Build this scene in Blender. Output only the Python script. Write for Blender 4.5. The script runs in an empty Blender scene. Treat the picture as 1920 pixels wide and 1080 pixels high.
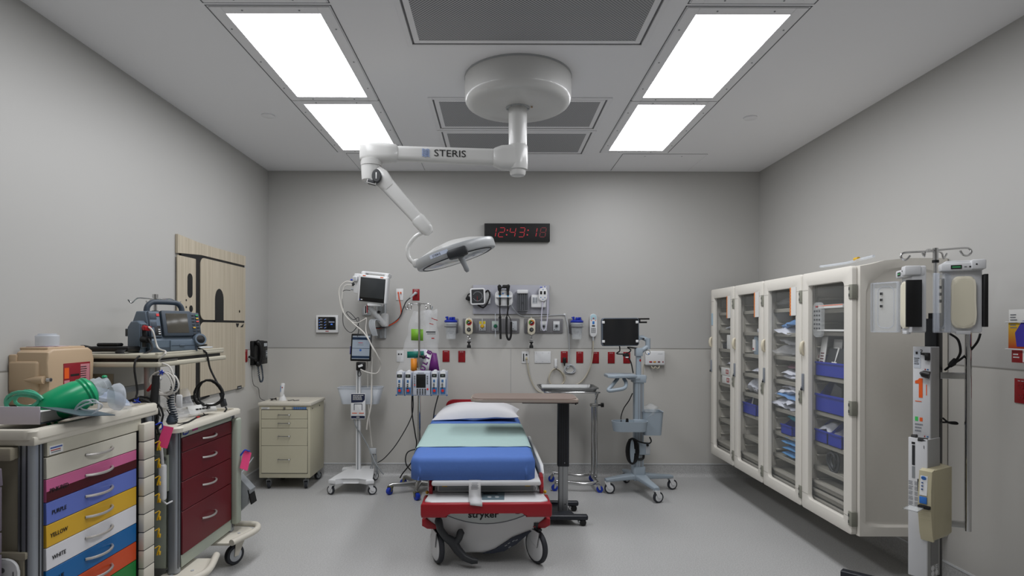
import bpy, bmesh, math, random
from mathutils import Vector, Matrix, noise, Euler
R = math.radians
PI = math.pi
S = bpy.context.scene
COL = S.collection
FPX, CX, CY, CZ, D = 1100.0, 930.0, 614.0, 1.567, 6.18   # focal length in pixels, vanishing point, eye height, depth of the back wall
XL, XR, ZC, YF = -2.404, 2.77, 3.213, -.8                # room shell

def at(px, py, y=D):
    return Vector(((px - CX) * y / FPX, y, CZ - (py - CY) * y / FPX))
def wx(px, y=D): return (px - CX) * y / FPX
def wz(py, y=D): return CZ - (py - CY) * y / FPX

# ---------------------------------------------------------------- materials
MATS = {}
def srgb(c):
    if isinstance(c, str):
        c = c.lstrip('#'); c = [int(c[i:i+2], 16) / 255 for i in (0, 2, 4)]
    return [(x / 12.92 if x <= .04045 else ((x + .055) / 1.055) ** 2.4) for x in c]
def mat(name, col, rough=.5, metal=0., emit=0., alpha=1., trans=0., noise_amt=0., noise_scale=40., bump=0., bscale=200., coat=0., ior=1.45, spec=.5):
    if name in MATS: return MATS[name]
    m = bpy.data.materials.new(name); m.use_nodes = True
    nt = m.node_tree; b = nt.nodes['Principled BSDF']
    c = srgb(col) + [1.]
    b.inputs['Base Color'].default_value = c
    b.inputs['Roughness'].default_value = rough
    b.inputs['Metallic'].default_value = metal
    b.inputs['IOR'].default_value = ior
    b.inputs['Specular IOR Level'].default_value = spec
    b.inputs['Alpha'].default_value = alpha
    b.inputs['Transmission Weight'].default_value = trans
    b.inputs['Coat Weight'].default_value = coat
    if emit:
        b.inputs['Emission Color'].default_value = c
        b.inputs['Emission Strength'].default_value = emit
    tc = None
    if noise_amt or bump:
        tc = nt.nodes.new('ShaderNodeTexCoord')
    if noise_amt:
        n = nt.nodes.new('ShaderNodeTexNoise'); n.inputs['Scale'].default_value = noise_scale; n.inputs['Detail'].default_value = 4
        nt.links.new(tc.outputs['Object'], n.inputs['Vector'])
        mx = nt.nodes.new('ShaderNodeMixRGB')
        mx.inputs[1].default_value = [max(0, x * (1 - noise_amt)) for x in c[:3]] + [1]
        mx.inputs[2].default_value = [min(1, x * (1 + noise_amt)) for x in c[:3]] + [1]
        nt.links.new(n.outputs['Fac'], mx.inputs[0]); nt.links.new(mx.outputs[0], b.inputs['Base Color'])
    if bump:
        n2 = nt.nodes.new('ShaderNodeTexNoise'); n2.inputs['Scale'].default_value = bscale; n2.inputs['Detail'].default_value = 3
        nt.links.new(tc.outputs['Object'], n2.inputs['Vector'])
        bp = nt.nodes.new('ShaderNodeBump'); bp.inputs['Strength'].default_value = bump; bp.inputs['Distance'].default_value = .004
        nt.links.new(n2.outputs['Fac'], bp.inputs['Height']); nt.links.new(bp.outputs[0], b.inputs['Normal'])
    MATS[name] = m
    return m

M_white = mat('white_plastic', '#d9dadb', .4)
M_offwhite = mat('off_white_plastic', '#cfcdc6', .45)
M_cream = mat('cream_painted_steel', '#c3bfaf', .45, noise_amt=.03)
M_cab = mat('cabinet_cream_plastic', '#dcd8cf', .5, noise_amt=.02)
M_cabin = mat('cabinet_inner_plastic', '#a39f96', .6)
M_cabtop = mat('counter_cream_plastic', '#d0cbbe', .45, noise_amt=.02)
M_side = mat('taupe_side_panel', '#97907f', .5)
M_grey = mat('grey_plastic', '#85898c', .45)
M_lgrey = mat('light_grey_plastic', '#b4b8bc', .45)
M_bluegrey = mat('pale_blue_grey_paint', '#9aa6b0', .4)
M_dark = mat('dark_grey_plastic', '#2c2e31', .45)
M_black = mat('black_plastic', '#0d0d0e', .4)
M_rubber = mat('black_rubber', '#131314', .7)
M_tyre = mat('dark_grey_rubber', '#2b2d33', .6)
M_chrome = mat('chrome', '#c9c9c9', .15, metal=1.)
M_steel = mat('brushed_steel', '#a8a8a6', .3, metal=1.)
M_alu = mat('aluminium', '#a3a5a7', .38, metal=.9)
M_red = mat('red_plastic', '#9c0f1a', .4)
M_maroon = mat('maroon_drawer', '#600716', .4)
M_blue = mat('blue_plastic', '#1d3bb0', .4)
M_bin = mat('blue_bin_plastic', '#132a98', .4)
M_green = mat('green_rubber', '#0f9b68', .35)
M_screen = mat('dark_screen_glass', '#1d1e20', .12)
M_clear = mat('clear_plastic', '#e8ecee', .12, alpha=.24)
M_frost = mat('frosted_plastic', '#d4dae2', .3, alpha=.5)
M_film = mat('clear_film', '#eef0f4', .2, alpha=.16)
M_glass = mat('cabinet_glass', '#e4e8e8', .03, alpha=.045)
M_paper = mat('white_paper', '#d9d9d6', .7)
M_ink = mat('black_ink', '#151515', .6)
M_inkgrey = mat('grey_ink', '#7c8086', .6)
M_orange = mat('orange_print', '#dd5a1c', .5)
M_yellow = mat('yellow_plastic', '#cfa41e', .45)
M_pink = mat('pink_tag', '#e0457c', .6)
M_tan = mat('tan_plastic', '#bba387', .4)
M_sheet = mat('blue_sheet', '#4f72b8', .8, noise_amt=.06, noise_scale=60, bump=.15, bscale=90)

# ---------------------------------------------------------------- mesh builder
class MB:
    def __init__(s, m=None, M=None):
        s.bm = bmesh.new(); s.mats = []; s.mi = 0; s.M = M or Matrix()
        if m: s.use(m)
    def use(s, m):
        if m not in s.mats: s.mats.append(m)
        s.mi = s.mats.index(m); return s
    def _add(s, verts, faces, M=None):
        MM = s.M @ M if M is not None else s.M
        vs = [s.bm.verts.new(MM @ Vector(v)) for v in verts]
        fs = []
        for f in faces:
            try:
                fc = s.bm.faces.new([vs[i] for i in f]); fc.material_index = s.mi; fs.append(fc)
            except ValueError: pass
        return vs, fs
    def box(s, c, d, bev=0., rot=None, seg=2, taper=None):
        x, y, z = d[0] / 2, d[1] / 2, d[2] / 2
        t = taper or (1, 1)                # top scale in x, y
        v = [(-x, -y, -z), (x, -y, -z), (x, y, -z), (-x, y, -z), (-x*t[0], -y*t[1], z), (x*t[0], -y*t[1], z), (x*t[0], y*t[1], z), (-x*t[0], y*t[1], z)]
        f = [(3, 2, 1, 0), (4, 5, 6, 7), (0, 1, 5, 4), (1, 2, 6, 5), (2, 3, 7, 6), (3, 0, 4, 7)]
        M = Matrix.Translation(c)
        if rot: M = M @ Euler(rot).to_matrix().to_4x4()
        vs, fs = s._add(v, f, M)
        if bev > 0:
            es = list({e for fc in fs for e in fc.edges})
            bmesh.ops.bevel(s.bm, geom=es, offset=min(bev, min(d) * .48), segments=seg, profile=.5, affect='EDGES', clamp_overlap=True)
        return s
    def bx(s, x0, x1, y0, y1, z0, z1, bev=0., seg=2):
        return s.box(((x0+x1)/2, (y0+y1)/2, (z0+z1)/2), (abs(x1-x0), abs(y1-y0), abs(z1-z0)), bev, seg=seg)
    def cyl(s, p0, p1, r0, r1=None, seg=20, caps=True):
        r1 = r0 if r1 is None else r1
        return s.loft([(p0, r0), (p1, r1)], seg, caps)
    def loft(s, rings, seg=16, caps=True, closed=False):
        """rings: list of (point, radius); parallel-transport frames"""
        P = [Vector(p) for p, r in rings]; n = len(P)
        T = []
        for i in range(n):
            if closed: t = P[(i+1) % n] - P[i-1]
            elif i == 0: t = P[1] - P[0]
            elif i == n-1: t = P[-1] - P[-2]
            else:
                a = P[i] - P[i-1]; b = P[i+1] - P[i]
                a = a.normalized() if a.length > 1e-9 else a; b = b.normalized() if b.length > 1e-9 else b
                t = a + b
            if t.length < 1e-9: t = T[-1] if T else Vector((0, 0, 1))
            T.append(t.normalized())
        up = Vector((0, 0, 1)) if abs(T[0].z) < .9 else Vector((1, 0, 0))
        N = (up - T[0] * up.dot(T[0])).normalized()
        verts = []; faces = []
        for i in range(n):
            if i:
                q = T[i-1].rotation_difference(T[i]); N = (q @ N); N = (N - T[i] * N.dot(T[i])).normalized()
            B = T[i].cross(N)
            for k in range(seg):
                a = 2 * PI * k / seg
                verts.append(P[i] + (N * math.cos(a) + B * math.sin(a)) * rings[i][1])
        m = n if closed else n - 1
        for i in range(m):
            j = (i + 1) % n
            for k in range(seg):
                l = (k + 1) % seg
                faces.append((i*seg+k, i*seg+l, j*seg+l, j*seg+k))
        if caps and not closed:
            faces.append(tuple(range(seg))[::-1]); faces.append(tuple((n-1)*seg + k for k in range(seg)))
        s._add(verts, faces); return s
    def tube(s, pts, r, seg=8, closed=False, smooth=0, caps=True):
        if smooth: pts = spline(pts, smooth, closed)
        return s.loft([(p, r) for p in pts], seg, caps, closed)
    def lathe(s, prof, M=None, seg=28):
        """prof: list of (r, z) around local z"""
        verts = []; faces = []
        for r, z in prof:
            for k in range(seg):
                a = 2*PI*k/seg; verts.append((r*math.cos(a), r*math.sin(a), z))
        for i in range(len(prof)-1):
            for k in range(seg):
                l = (k+1) % seg; faces.append((i*seg+k, i*seg+l, (i+1)*seg+l, (i+1)*seg+k))
        if prof[0][0] > 1e-5: faces.append(tuple(range(seg))[::-1])
        if prof[-1][0] > 1e-5: faces.append(tuple((len(prof)-1)*seg+k for k in range(seg)))
        s._add(verts, faces, M); return s
    def prism(s, poly, y0, y1, plane='xz', bev=0., seg=2, M=None):
        """poly: 2-D outline extruded along the third axis"""
        def p(a, b, h):
            return (a, h, b) if plane == 'xz' else ((a, b, h) if plane == 'xy' else (h, a, b))
        n = len(poly)
        v = [p(a, b, y0) for a, b in poly] + [p(a, b, y1) for a, b in poly]
        f = [tuple(range(n)), tuple(range(2*n-1, n-1, -1))] + [(i, n+i, n+(i+1) % n, (i+1) % n) for i in range(n)]
        vs, fs = s._add(v, f, M)
        if bev:
            es = [e for fc in fs[:2] for e in fc.edges]
            bmesh.ops.bevel(s.bm, geom=es, offset=bev, segments=seg, profile=.5, affect='EDGES', clamp_overlap=True)
        return s
    def ball(s, c, r, seg=16, sc=(1, 1, 1)):
        n = max(6, seg // 2)
        prof = [(max(1e-6, r*math.sin(PI*i/n)), -r*math.cos(PI*i/n)) for i in range(n+1)]
        return s.lathe(prof, Matrix.Translation(c) @ Matrix.Diagonal((sc[0], sc[1], sc[2], 1)), seg)
    def torus(s, c, R1, r, axis='y', seg=24, rseg=8, a0=0, a1=2*PI):
        pts = []
        full = abs(a1-a0-2*PI) < 1e-4
        n = seg if full else seg + 1
        for i in range(n):
            a = a0 + (a1-a0)*i/seg
            u, w = R1*math.cos(a), R1*math.sin(a)
            d = (u, 0, w) if axis == 'y' else ((u, w, 0) if axis == 'z' else (0, u, w))
            pts.append((c[0]+d[0], c[1]+d[1], c[2]+d[2]))
        return s.tube(pts, r, rseg, closed=full)
    def grid(s, fn, nu, nv, M=None):
        v = []; f = []
        for i in range(nu+1):
            for j in range(nv+1): v.append(fn(i/nu, j/nv))
        for i in range(nu):
            for j in range(nv):
                a = i*(nv+1)+j; f.append((a, a+nv+1, a+nv+2, a+1))
        s._add(v, f, M); return s
    def cushion(s, w, d, h, M=None, nu=18, nv=14, crumple=0., seed=0, corner=.35, flat=.35, freq=9):
        """a soft pillow or a filled bag: two bulged sheets joined at the rim"""
        def prof(u, v):
            a = max(0, 1-abs(u)**2.4); b = max(0, 1-abs(v)**2.4)
            return (a*b)**.5
        v = []; idx = {}; f = []
        for sgn in (1, -1):
            for i in range(nu+1):
                for j in range(nv+1):
                    u = -1+2*i/nu; t = -1+2*j/nv
                    rim = i in (0, nu) or j in (0, nv)
                    if rim and sgn == -1: idx[(sgn, i, j)] = idx[(1, i, j)]; continue
                    pin = 1 - corner*.18*(1-abs(t)**2 if False else 0)
                    x = u*w/2*(1 - corner*.12*(1-t*t)); y = t*d/2*(1 - corner*.12*(1-u*u))
                    z = prof(u, t)*h*(1-flat if sgn > 0 else flat)*sgn
                    if crumple:
                        q = Vector((x*freq+seed*7.3, y*freq+sgn*3.1, seed*1.7))
                        z += noise.noise(q)*crumple; x += noise.noise(q+Vector((5, 1, 2)))*crumple*.8; y += noise.noise(q+Vector((2, 8, 1)))*crumple*.8
                    idx[(sgn, i, j)] = len(v); v.append((x, y, z))
        for sgn in (1, -1):
            for i in range(nu):
                for j in range(nv):
                    q = [idx[(sgn, i, j)], idx[(sgn, i+1, j)], idx[(sgn, i+1, j+1)], idx[(sgn, i, j+1)]]
                    f.append(tuple(q if sgn > 0 else q[::-1]))
        s._add(v, f, M); return s
    def build(s, name, parent=None, loc=None, rotz=0., sharp=38, solid=0.):
        bm = s.bm
        bmesh.ops.recalc_face_normals(bm, faces=bm.faces)
        for fc in bm.faces: fc.smooth = True
        for e in bm.edges:
            if len(e.link_faces) == 2:
                try: e.smooth = e.calc_face_angle(0) < R(sharp)
                except Exception: pass
        me = bpy.data.meshes.new(name); bm.to_mesh(me); bm.free()
        for m in s.mats: me.materials.append(m)
        o = bpy.data.objects.new(name, me); COL.objects.link(o)
        if parent: o.parent = parent
        if loc is not None: o.location = loc
        if rotz: o.rotation_euler = (0, 0, rotz)
        if solid:
            md = o.modifiers.new('thickness', 'SOLIDIFY'); md.thickness = solid; md.offset = 0
        return o

def spline(pts, n=6, closed=False):
    P = [Vector(p) for p in pts]; out = []
    m = len(P)
    rng = range(m) if closed else range(m-1)
    for i in rng:
        if closed: p0, p1, p2, p3 = P[i-1], P[i], P[(i+1) % m], P[(i+2) % m]
        else: p0, p1, p2, p3 = P[max(i-1, 0)], P[i], P[i+1], P[min(i+2, m-1)]
        for k in range(n):
            t = k/n
            out.append(.5*((2*p1)+(p2-p0)*t+(2*p0-5*p1+4*p2-p3)*t*t+(3*p1-p0-3*p2+p3)*t**3))
    if not closed: out.append(P[-1])
    return out
def rrect(w, h, r, n=6, cx=0, cz=0):
    """rounded rectangle outline; r one radius or four (tr, tl, bl, br)"""
    rr = r if isinstance(r, (list, tuple)) else (r,)*4
    o = []
    for (sx, sz, a0), q in zip(((1, 1, 0), (-1, 1, 90), (-1, -1, 180), (1, -1, 270)), rr):
        x, z = cx+sx*(w/2-q), cz+sz*(h/2-q)
        if q < 1e-5: o.append((x, z)); continue
        for k in range(n+1):
            a = R(a0+90*k/n); o.append((x+q*math.cos(a), z+q*math.sin(a)))
    return o
def ell(cx, cz, a, b, n=24, a0=0, a1=360):
    return [(cx+a*math.cos(R(a0+(a1-a0)*k/n)), cz+b*math.sin(R(a0+(a1-a0)*k/n))) for k in range(n if a1-a0 == 360 else n+1)]

# ---------------------------------------------------------------- scene tree
def props(o, label=None, cat=None, group=None, kind=None):
    if label: o['label'] = label
    if cat: o['category'] = cat
    if group: o['group'] = group
    if kind: o['kind'] = kind
    return o
def thing(name, label, cat, loc=(0, 0, 0), rotz=0., group=None):
    o = bpy.data.objects.new(name, None); COL.objects.link(o)
    o.location = loc; o.rotation_euler = (0, 0, rotz); o.empty_display_size = .05
    return props(o, label, cat, group)
def copy_tree(o, parent=None):
    c = o.copy(); COL.objects.link(c); c.parent = parent
    for ch in list(o.children): copy_tree(ch, c)
    return c
def dup(o, label, loc=None, rotz=None):
    c = copy_tree(o); c['label'] = label
    if loc is not None: c.location = loc
    if rotz is not None: c.rotation_euler = (0, 0, rotz)
    return c
def struct(o): o['kind'] = 'structure'; return o
FONTS = {}
def lettering(txt, size, m, parent, loc, rot=(R(90), 0, 0), align='CENTER', ext=.0003, name='lettering', sx=1., bold=0., shear=0.):
    cu = bpy.data.curves.new('t', 'FONT'); cu.body = txt; cu.size = size; cu.align_x = align; cu.align_y = 'CENTER'
    cu.extrude = ext; cu.resolution_u = 3; cu.shear = shear
    if bold: cu.offset = bold
    t = bpy.data.objects.new('t', cu); COL.objects.link(t)
    dg = bpy.context.evaluated_depsgraph_get(); dg.update()
    me = bpy.data.meshes.new_from_object(t.evaluated_get(dg))
    bpy.data.objects.remove(t); bpy.data.curves.remove(cu)
    me.name = name; me.materials.clear(); me.materials.append(m)
    for v in me.vertices: v.co.x *= sx
    o = bpy.data.objects.new(name, me); COL.objects.link(o)
    o.parent = parent; o.location = loc; o.rotation_euler = rot
    return o
def dashes(mb, x0, x1, z0, z1, rows, y, rnd, h=None, fill=.75):
    """fine print too small to read: rows of short ink strokes"""
    dz = (z1-z0)/rows; h = h or dz*.42
    for r in range(rows):
        x = x0; z = z1-dz*(r+.5); end = x0+(x1-x0)*(fill+rnd.random()*(1-fill))
        while x < end-1e-4:
            w = min((x1-x0)*(.06+.16*rnd.random()), end-x)
            mb.bx(x, x+w, y-.0004, y, z-h/2, z+h/2); x += w+(x1-x0)*.03
    return mb
def caster(parent, x, y, r=.05, w=.025, top=None, ang=0., mtyre=None, mhub=None, mfork=None, hub_r=.68, name='caster', z0=0.):
    """swivel caster: wheel with tyre and hub, fork and stem; local ground is z=0"""
    top = top or r*2.5
    M = Matrix.Translation((x, y, z0)) @ Matrix.Rotation(ang, 4, 'Z')
    off = r*.45
    f = MB(mfork or M_lgrey, M)
    ws = w/2+.004
    for sg in (-1, 1):
        f.prism([(-off*.0-.4*r, r*2.15), (.55*r-off*0, r*2.15), (off+.22*r, r*.9), (off-.22*r, r*.9)], sg*ws, sg*(ws+.005), 'xz')
    f.box((.05*r, 0, r*2.2), (r*1.0, w+.018, .012), .004)
    f.cyl((0, 0, r*2.2), (0, 0, top), .011, seg=12)
    fo = f.build(name, parent)
    wh = MB(mtyre or M_tyre, M)
    Mw = Matrix.Translation((off, 0, r)) @ Matrix.Rotation(R(90), 4, 'X')
    hw = w/2
    wh.lathe([(r*hub_r, -hw), (r*.94, -hw), (r, -hw*.55), (r, hw*.55), (r*.94, hw), (r*hub_r, hw)], Mw, 28)
    wh.use(mhub or M_lgrey)
    wh.lathe([(0, -hw*1.06), (r*hub_r*.94, -hw*1.06), (r*hub_r, -hw*.98), (r*hub_r, hw*.98), (r*hub_r*.94, hw*1.06), (0, hw*1.06)], Mw, 24)
    wh.build('wheel', fo)
    return fo
def cable(name, pts, r, m, label=None, cat='cable', parent=None, smooth=6, seg=7, group=None):
    mb = MB(m); mb.tube(pts, r, seg, smooth=smooth)
    o = mb.build(name, parent)
    if parent is None: props(o, label, cat, group)
    return o
rnd = random.Random(7)
EXPO = 0.0
# ================================================================ the room
M_wall = mat('wall_paint', '#b2b1ae', .5)
M_wall2 = mat('wall_protection_sheet', '#bfbdb8', .5)
M_ceil = mat('ceiling_paint', '#f0f0f2', .6)
M_trim = mat('cove_trim', '#d3d5d7', .35); M_seam = mat('seam_strip', '#8b8984', .5)
M_frame = mat('ceiling_frame_paint', '#ececee', .45)
M_gap = mat('dark_gap', '#6b6b6d', .7)

def floor_mat():
    m = mat('speckled_sheet_vinyl', '#a9a8a4', .38)
    nt = m.node_tree; b = nt.nodes['Principled BSDF']
    tc = nt.nodes.new('ShaderNodeTexCoord')
    n1 = nt.nodes.new('ShaderNodeTexNoise'); n1.inputs['Scale'].default_value = 110; n1.inputs['Detail'].default_value = 5; n1.inputs['Roughness'].default_value = .8
    n2 = nt.nodes.new('ShaderNodeTexNoise'); n2.inputs['Scale'].default_value = 1.3; n2.inputs['Detail'].default_value = 3
    for n in (n1, n2): nt.links.new(tc.outputs['Object'], n.inputs['Vector'])
    r1 = nt.nodes.new('ShaderNodeValToRGB')
    r1.color_ramp.elements[0].position = .33; r1.color_ramp.elements[0].color = srgb('#9d9d9c') + [1]
    r1.color_ramp.elements[1].position = .67; r1.color_ramp.elements[1].color = srgb('#cacac9') + [1]
    nt.links.new(n1.outputs['Fac'], r1.inputs[0])
    r2 = nt.nodes.new('ShaderNodeValToRGB')
    r2.color_ramp.elements[0].position = .3; r2.color_ramp.elements[0].color = (.93, .93, .93, 1)
    r2.color_ramp.elements[1].position = .7; r2.color_ramp.elements[1].color = (1, 1, 1, 1)
    nt.links.new(n2.outputs['Fac'], r2.inputs[0])
    mx = nt.nodes.new('ShaderNodeMixRGB'); mx.blend_type = 'MULTIPLY'; mx.inputs[0].default_value = 1
    nt.links.new(r1.outputs[0], mx.inputs[1]); nt.links.new(r2.outputs[0], mx.inputs[2]); nt.links.new(mx.outputs[0], b.inputs['Base Color'])
    return m
M_floor = floor_mat()

def perforated(name, hole, metal, pitch):
    m = mat(name, metal, .5)
    nt = m.node_tree; b = nt.nodes['Principled BSDF']
    tc = nt.nodes.new('ShaderNodeTexCoord'); sp = nt.nodes.new('ShaderNodeSeparateXYZ'); nt.links.new(tc.outputs['Object'], sp.inputs[0])
    def mth(op, a, bb=None):
        n = nt.nodes.new('ShaderNodeMath'); n.operation = op
        for i, q in enumerate((a, bb)):
            if q is None: continue
            if isinstance(q, (int, float)): n.inputs[i].default_value = q
            else: nt.links.new(q, n.inputs[i])
        return n.outputs[0]
    k = 2*PI/pitch
    a = mth('SINE', mth('MULTIPLY', mth('ADD', sp.outputs[0], sp.outputs[1]), k*.707))
    c = mth('SINE', mth('MULTIPLY', mth('SUBTRACT', sp.outputs[0], sp.outputs[1]), k*.707))
    v = mth('ADD', a, c)
    rp = nt.nodes.new('ShaderNodeValToRGB')
    rp.color_ramp.elements[0].position = .42; rp.color_ramp.elements[0].color = srgb(metal) + [1]
    rp.color_ramp.elements[1].position = .58; rp.color_ramp.elements[1].color = srgb(hole) + [1]
    nt.links.new(mth('ADD', mth('MULTIPLY', v, .25), .5), rp.inputs[0]); nt.links.new(rp.outputs[0], b.inputs['Base Color'])
    return m
M_perf = perforated('perforated_grille', '#66676a', '#bcbdbf', .0135)

mb = MB(M_floor); mb.bx(XL-.1, XR+.1, YF-.1, D+.1, -.1, 0)
mb.build('floor').__setitem__('kind', 'structure')
mb = MB(M_ceil); mb.bx(XL-.1, XR+.1, YF-.1, D+.1, ZC, ZC+.1)
mb.build('ceiling').__setitem__('kind', 'structure')
ZS = wz(653.5)
def wall(name, x0, x1, y0, y1, inner):
    """paint above, a wall-protection sheet 3 mm proud below the seam"""
    mb = MB(M_wall); mb.bx(x0, x1, y0, y1, 0, ZC)
    mb.use(M_wall2)
    ax, s, lim = inner
    if ax == 'y': mb.bx(x0, x1, lim-.003*s if s > 0 else lim, lim if s > 0 else lim+.003, .1, ZS, .001, 1)
    else: mb.bx(lim if s < 0 else lim-.003, lim+.003 if s < 0 else lim, y0, y1, .1, ZS, .001, 1)
    struct(mb.build(name))
wall('wall_back', XL-.1, XR+.1, D, D+.1, ('y', 1, D))
wall('wall_front', XL-.1, XR+.1, YF-.1, YF, ('y', -1, YF))
wall('wall_left', XL-.1, XL, YF-.1, D+.1, ('x', -1, XL))
wall('wall_right', XR, XR+.1, YF-.1, D+.1, ('x', 1, XR))
ZB = wz(869)
def baseboard(name, p0, p1, nrm):
    """coved flooring turned up the wall with a slim trim on its edge"""
    prof = [(.045*(1-math.sin(R(a)))+.003, .045*(1-math.cos(R(a)))+.0005) for a in range(0, 91, 15)]
    prof += [(.004, ZB-.008)]
    v = []; f = []
    mb = MB(M_floor)
    n = len(prof)
    for p in (p0, p1):
        for a, z in prof: v.append((p[0]+nrm[0]*a, p[1]+nrm[1]*a, z))
        v.append((p[0], p[1], ZB-.008)); v.append((p[0], p[1], .0005))
    m = n+2
    for i in range(m): f.append((i, (i+1) % m, m+(i+1) % m, m+i))
    mb._add(v, f); mb.use(M_trim)
    mb.bx(min(p0[0], p1[0], p0[0]+nrm[0]*.008), max(p0[0], p1[0], p0[0]+nrm[0]*.008), min(p0[1], p1[1], p0[1]+nrm[1]*.008), max(p0[1], p1[1], p0[1]+nrm[1]*.008), ZB-.008, ZB+.006, .002, 1)
    struct(mb.build(name))
baseboard('baseboard_back', (XL, D), (XR, D), (0, -1))
baseboard('baseboard_left', (XL, YF), (XL, D), (1, 0))
baseboard('baseboard_right', (XR, YF), (XR, D), (-1, 0))
# hairline sheet joints of the lower wall
mb = MB(M_inkgrey)
for px in (958,): mb.bx(wx(px)-.0012, wx(px)+.0012, D-.0036, D-.003, ZB+.01, ZS-.004)
struct(mb.build('trim_1'))
for nm, b in (('trim_2', (XL, XR, D-.0045, D-.0005)), ('trim_3', (XL+.0005, XL+.0045, YF, D)), ('trim_4', (XR-.0045, XR-.0005, YF, D))):
    mb = MB(M_seam); mb.bx(*b, ZS-.001, ZS+.006); struct(mb.build(nm))

# ---------------------------------------------------------------- ceiling lights
M_lamp = mat('lit_diffuser', '#fbfcff', .5, emit=11.5)
def ceiling_light(x0, x1, y0, y1, label):
    t = thing('ceiling_light', label, 'ceiling light', ((x0+x1)/2, (y0+y1)/2, ZC), 0, 'recessed ceiling light panels')
    w, l = x1-x0, y1-y0; b = .065
    f = MB(M_frame)
    W, L = w/2+b, l/2+b
    for a in ((-W, -w/2, -L, L), (w/2, W, -L, L)): f.bx(a[0], a[1], a[2], a[3], -.006, -.0005, .0015, 1)
    for a in ((-L, -l/2), (l/2, L)): f.bx(-w/2, w/2, a[0], a[1], -.006, -.0005, .0015, 1)
    f.use(M_gap)
    g = .012
    for a in ((-W-g, -W-g+.006), (W+g-.006, W+g)): f.bx(a[0], a[1], -L-g, L+g, -.0012, -.0002)
    for a in ((-L-g, -L-g+.005), (L+g-.005, L+g)): f.bx(-W-g, W+g, a[0], a[1], -.0012, -.0002)
    f.use(M_grey)
    for sx in (-1, 1):
        for k in (-.36, 0, .36): f.cyl((sx*(w/2+b*.62), k*l, -.0085), (sx*(w/2+b*.62), k*l, -.005), .005, seg=10)
        for k in (-.3, .3): f.cyl((k*w, sx*(l/2+b*.55), -.0085), (k*w, sx*(l/2+b*.55), -.005), .005, seg=10)
    f.build('frame', t)
    d = MB(M_frame); d.bx(-w/2-.001, w/2+.001, -l/2-.001, l/2+.001, -.0045, -.0006); d.use(M_lamp); d.bm.faces.ensure_lookup_table()
    for fc in d.bm.faces:
        fc.normal_update()
        if fc.normal.z < -.9: fc.material_index = d.mi
    d.build('diffuser', t)
    return t
XA = (wx(557, 4.18), wx(687, 4.18)); XB = (wx(1205, 4.18), wx(1335, 4.18))
YA, YB, YC = (3.074, 4.182), (4.323, 5.437), (1.795, 2.903)
ceiling_light(*XA, *YA, 'long lit ceiling panel on the left, the nearer and larger looking one')
ceiling_light(*XA, *YB, 'lit ceiling panel on the left behind the lamp arm, nearest the back wall')
ceiling_light(*XB, *YA, 'long lit ceiling panel on the right, the nearer and larger looking one')
ceiling_light(*XB, *YB, 'lit ceiling panel on the right, nearest the back wall')
ceiling_light(*XA, *YC, 'ceiling light panel on the left, only its frame showing at the top edge')
ceiling_light(*XB, *YC, 'ceiling light panel on the right, only its frame showing at the top edge')

# ---------------------------------------------------------------- air grilles
def vent(x0, x1, y0, y1, label):
    t = thing('ceiling_vent', label, 'vent', ((x0+x1)/2, (y0+y1)/2, ZC), 0, 'perforated ceiling air grilles')
    w, l = (x1-x0)/2, (y1-y0)/2
    f = MB(M_frame)
    for k, (a, z) in enumerate(((.0, .004), (.045, .007))):
        b = a+.032 if k == 0 else a+.03
        f.bx(-w-b, -w-a, -l-b, l+b, -z, -.0004, .001, 1); f.bx(w+a, w+b, -l-b, l+b, -z, -.0004, .001, 1)
        f.bx(-w-a, w+a, -l-b, -l-a, -z, -.0004, .001, 1); f.bx(-w-a, w+a, l+a, l+b, -z, -.0004, .001, 1)
    f.use(M_gap)
    a, b = .0335, .0435
    f.bx(-w-b, -w-a, -l-b, l+b, -.0014, -.0003); f.bx(w+a, w+b, -l-b, l+b, -.0014, -.0003)
    f.bx(-w-b, w+b, -l-b, -l-a, -.0014, -.0003); f.bx(-w-b, w+b, l+a, l+b, -.0014, -.0003)
    f.build('frame', t)
    g = MB(M_perf); g.bx(-w, w, -l, l, -.0016, -.0005); g.use(M_lgrey)
    g.cyl((.02, -.0+l*.1, -.004), (.02, l*.1, -.001), .012, seg=12)
    g.build('grille', t)
vent(-.443, .794, 2.14, 3.36, 'large square perforated air grille at the top of the ceiling, nearest the viewer')
vent(-.419, .757, 4.27, 4.80, 'perforated ceiling air grille partly behind the round lamp canopy')
vent(-.419, .762, 4.97, 5.50, 'perforated ceiling air grille nearest the back wall, behind the lamp column')

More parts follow.
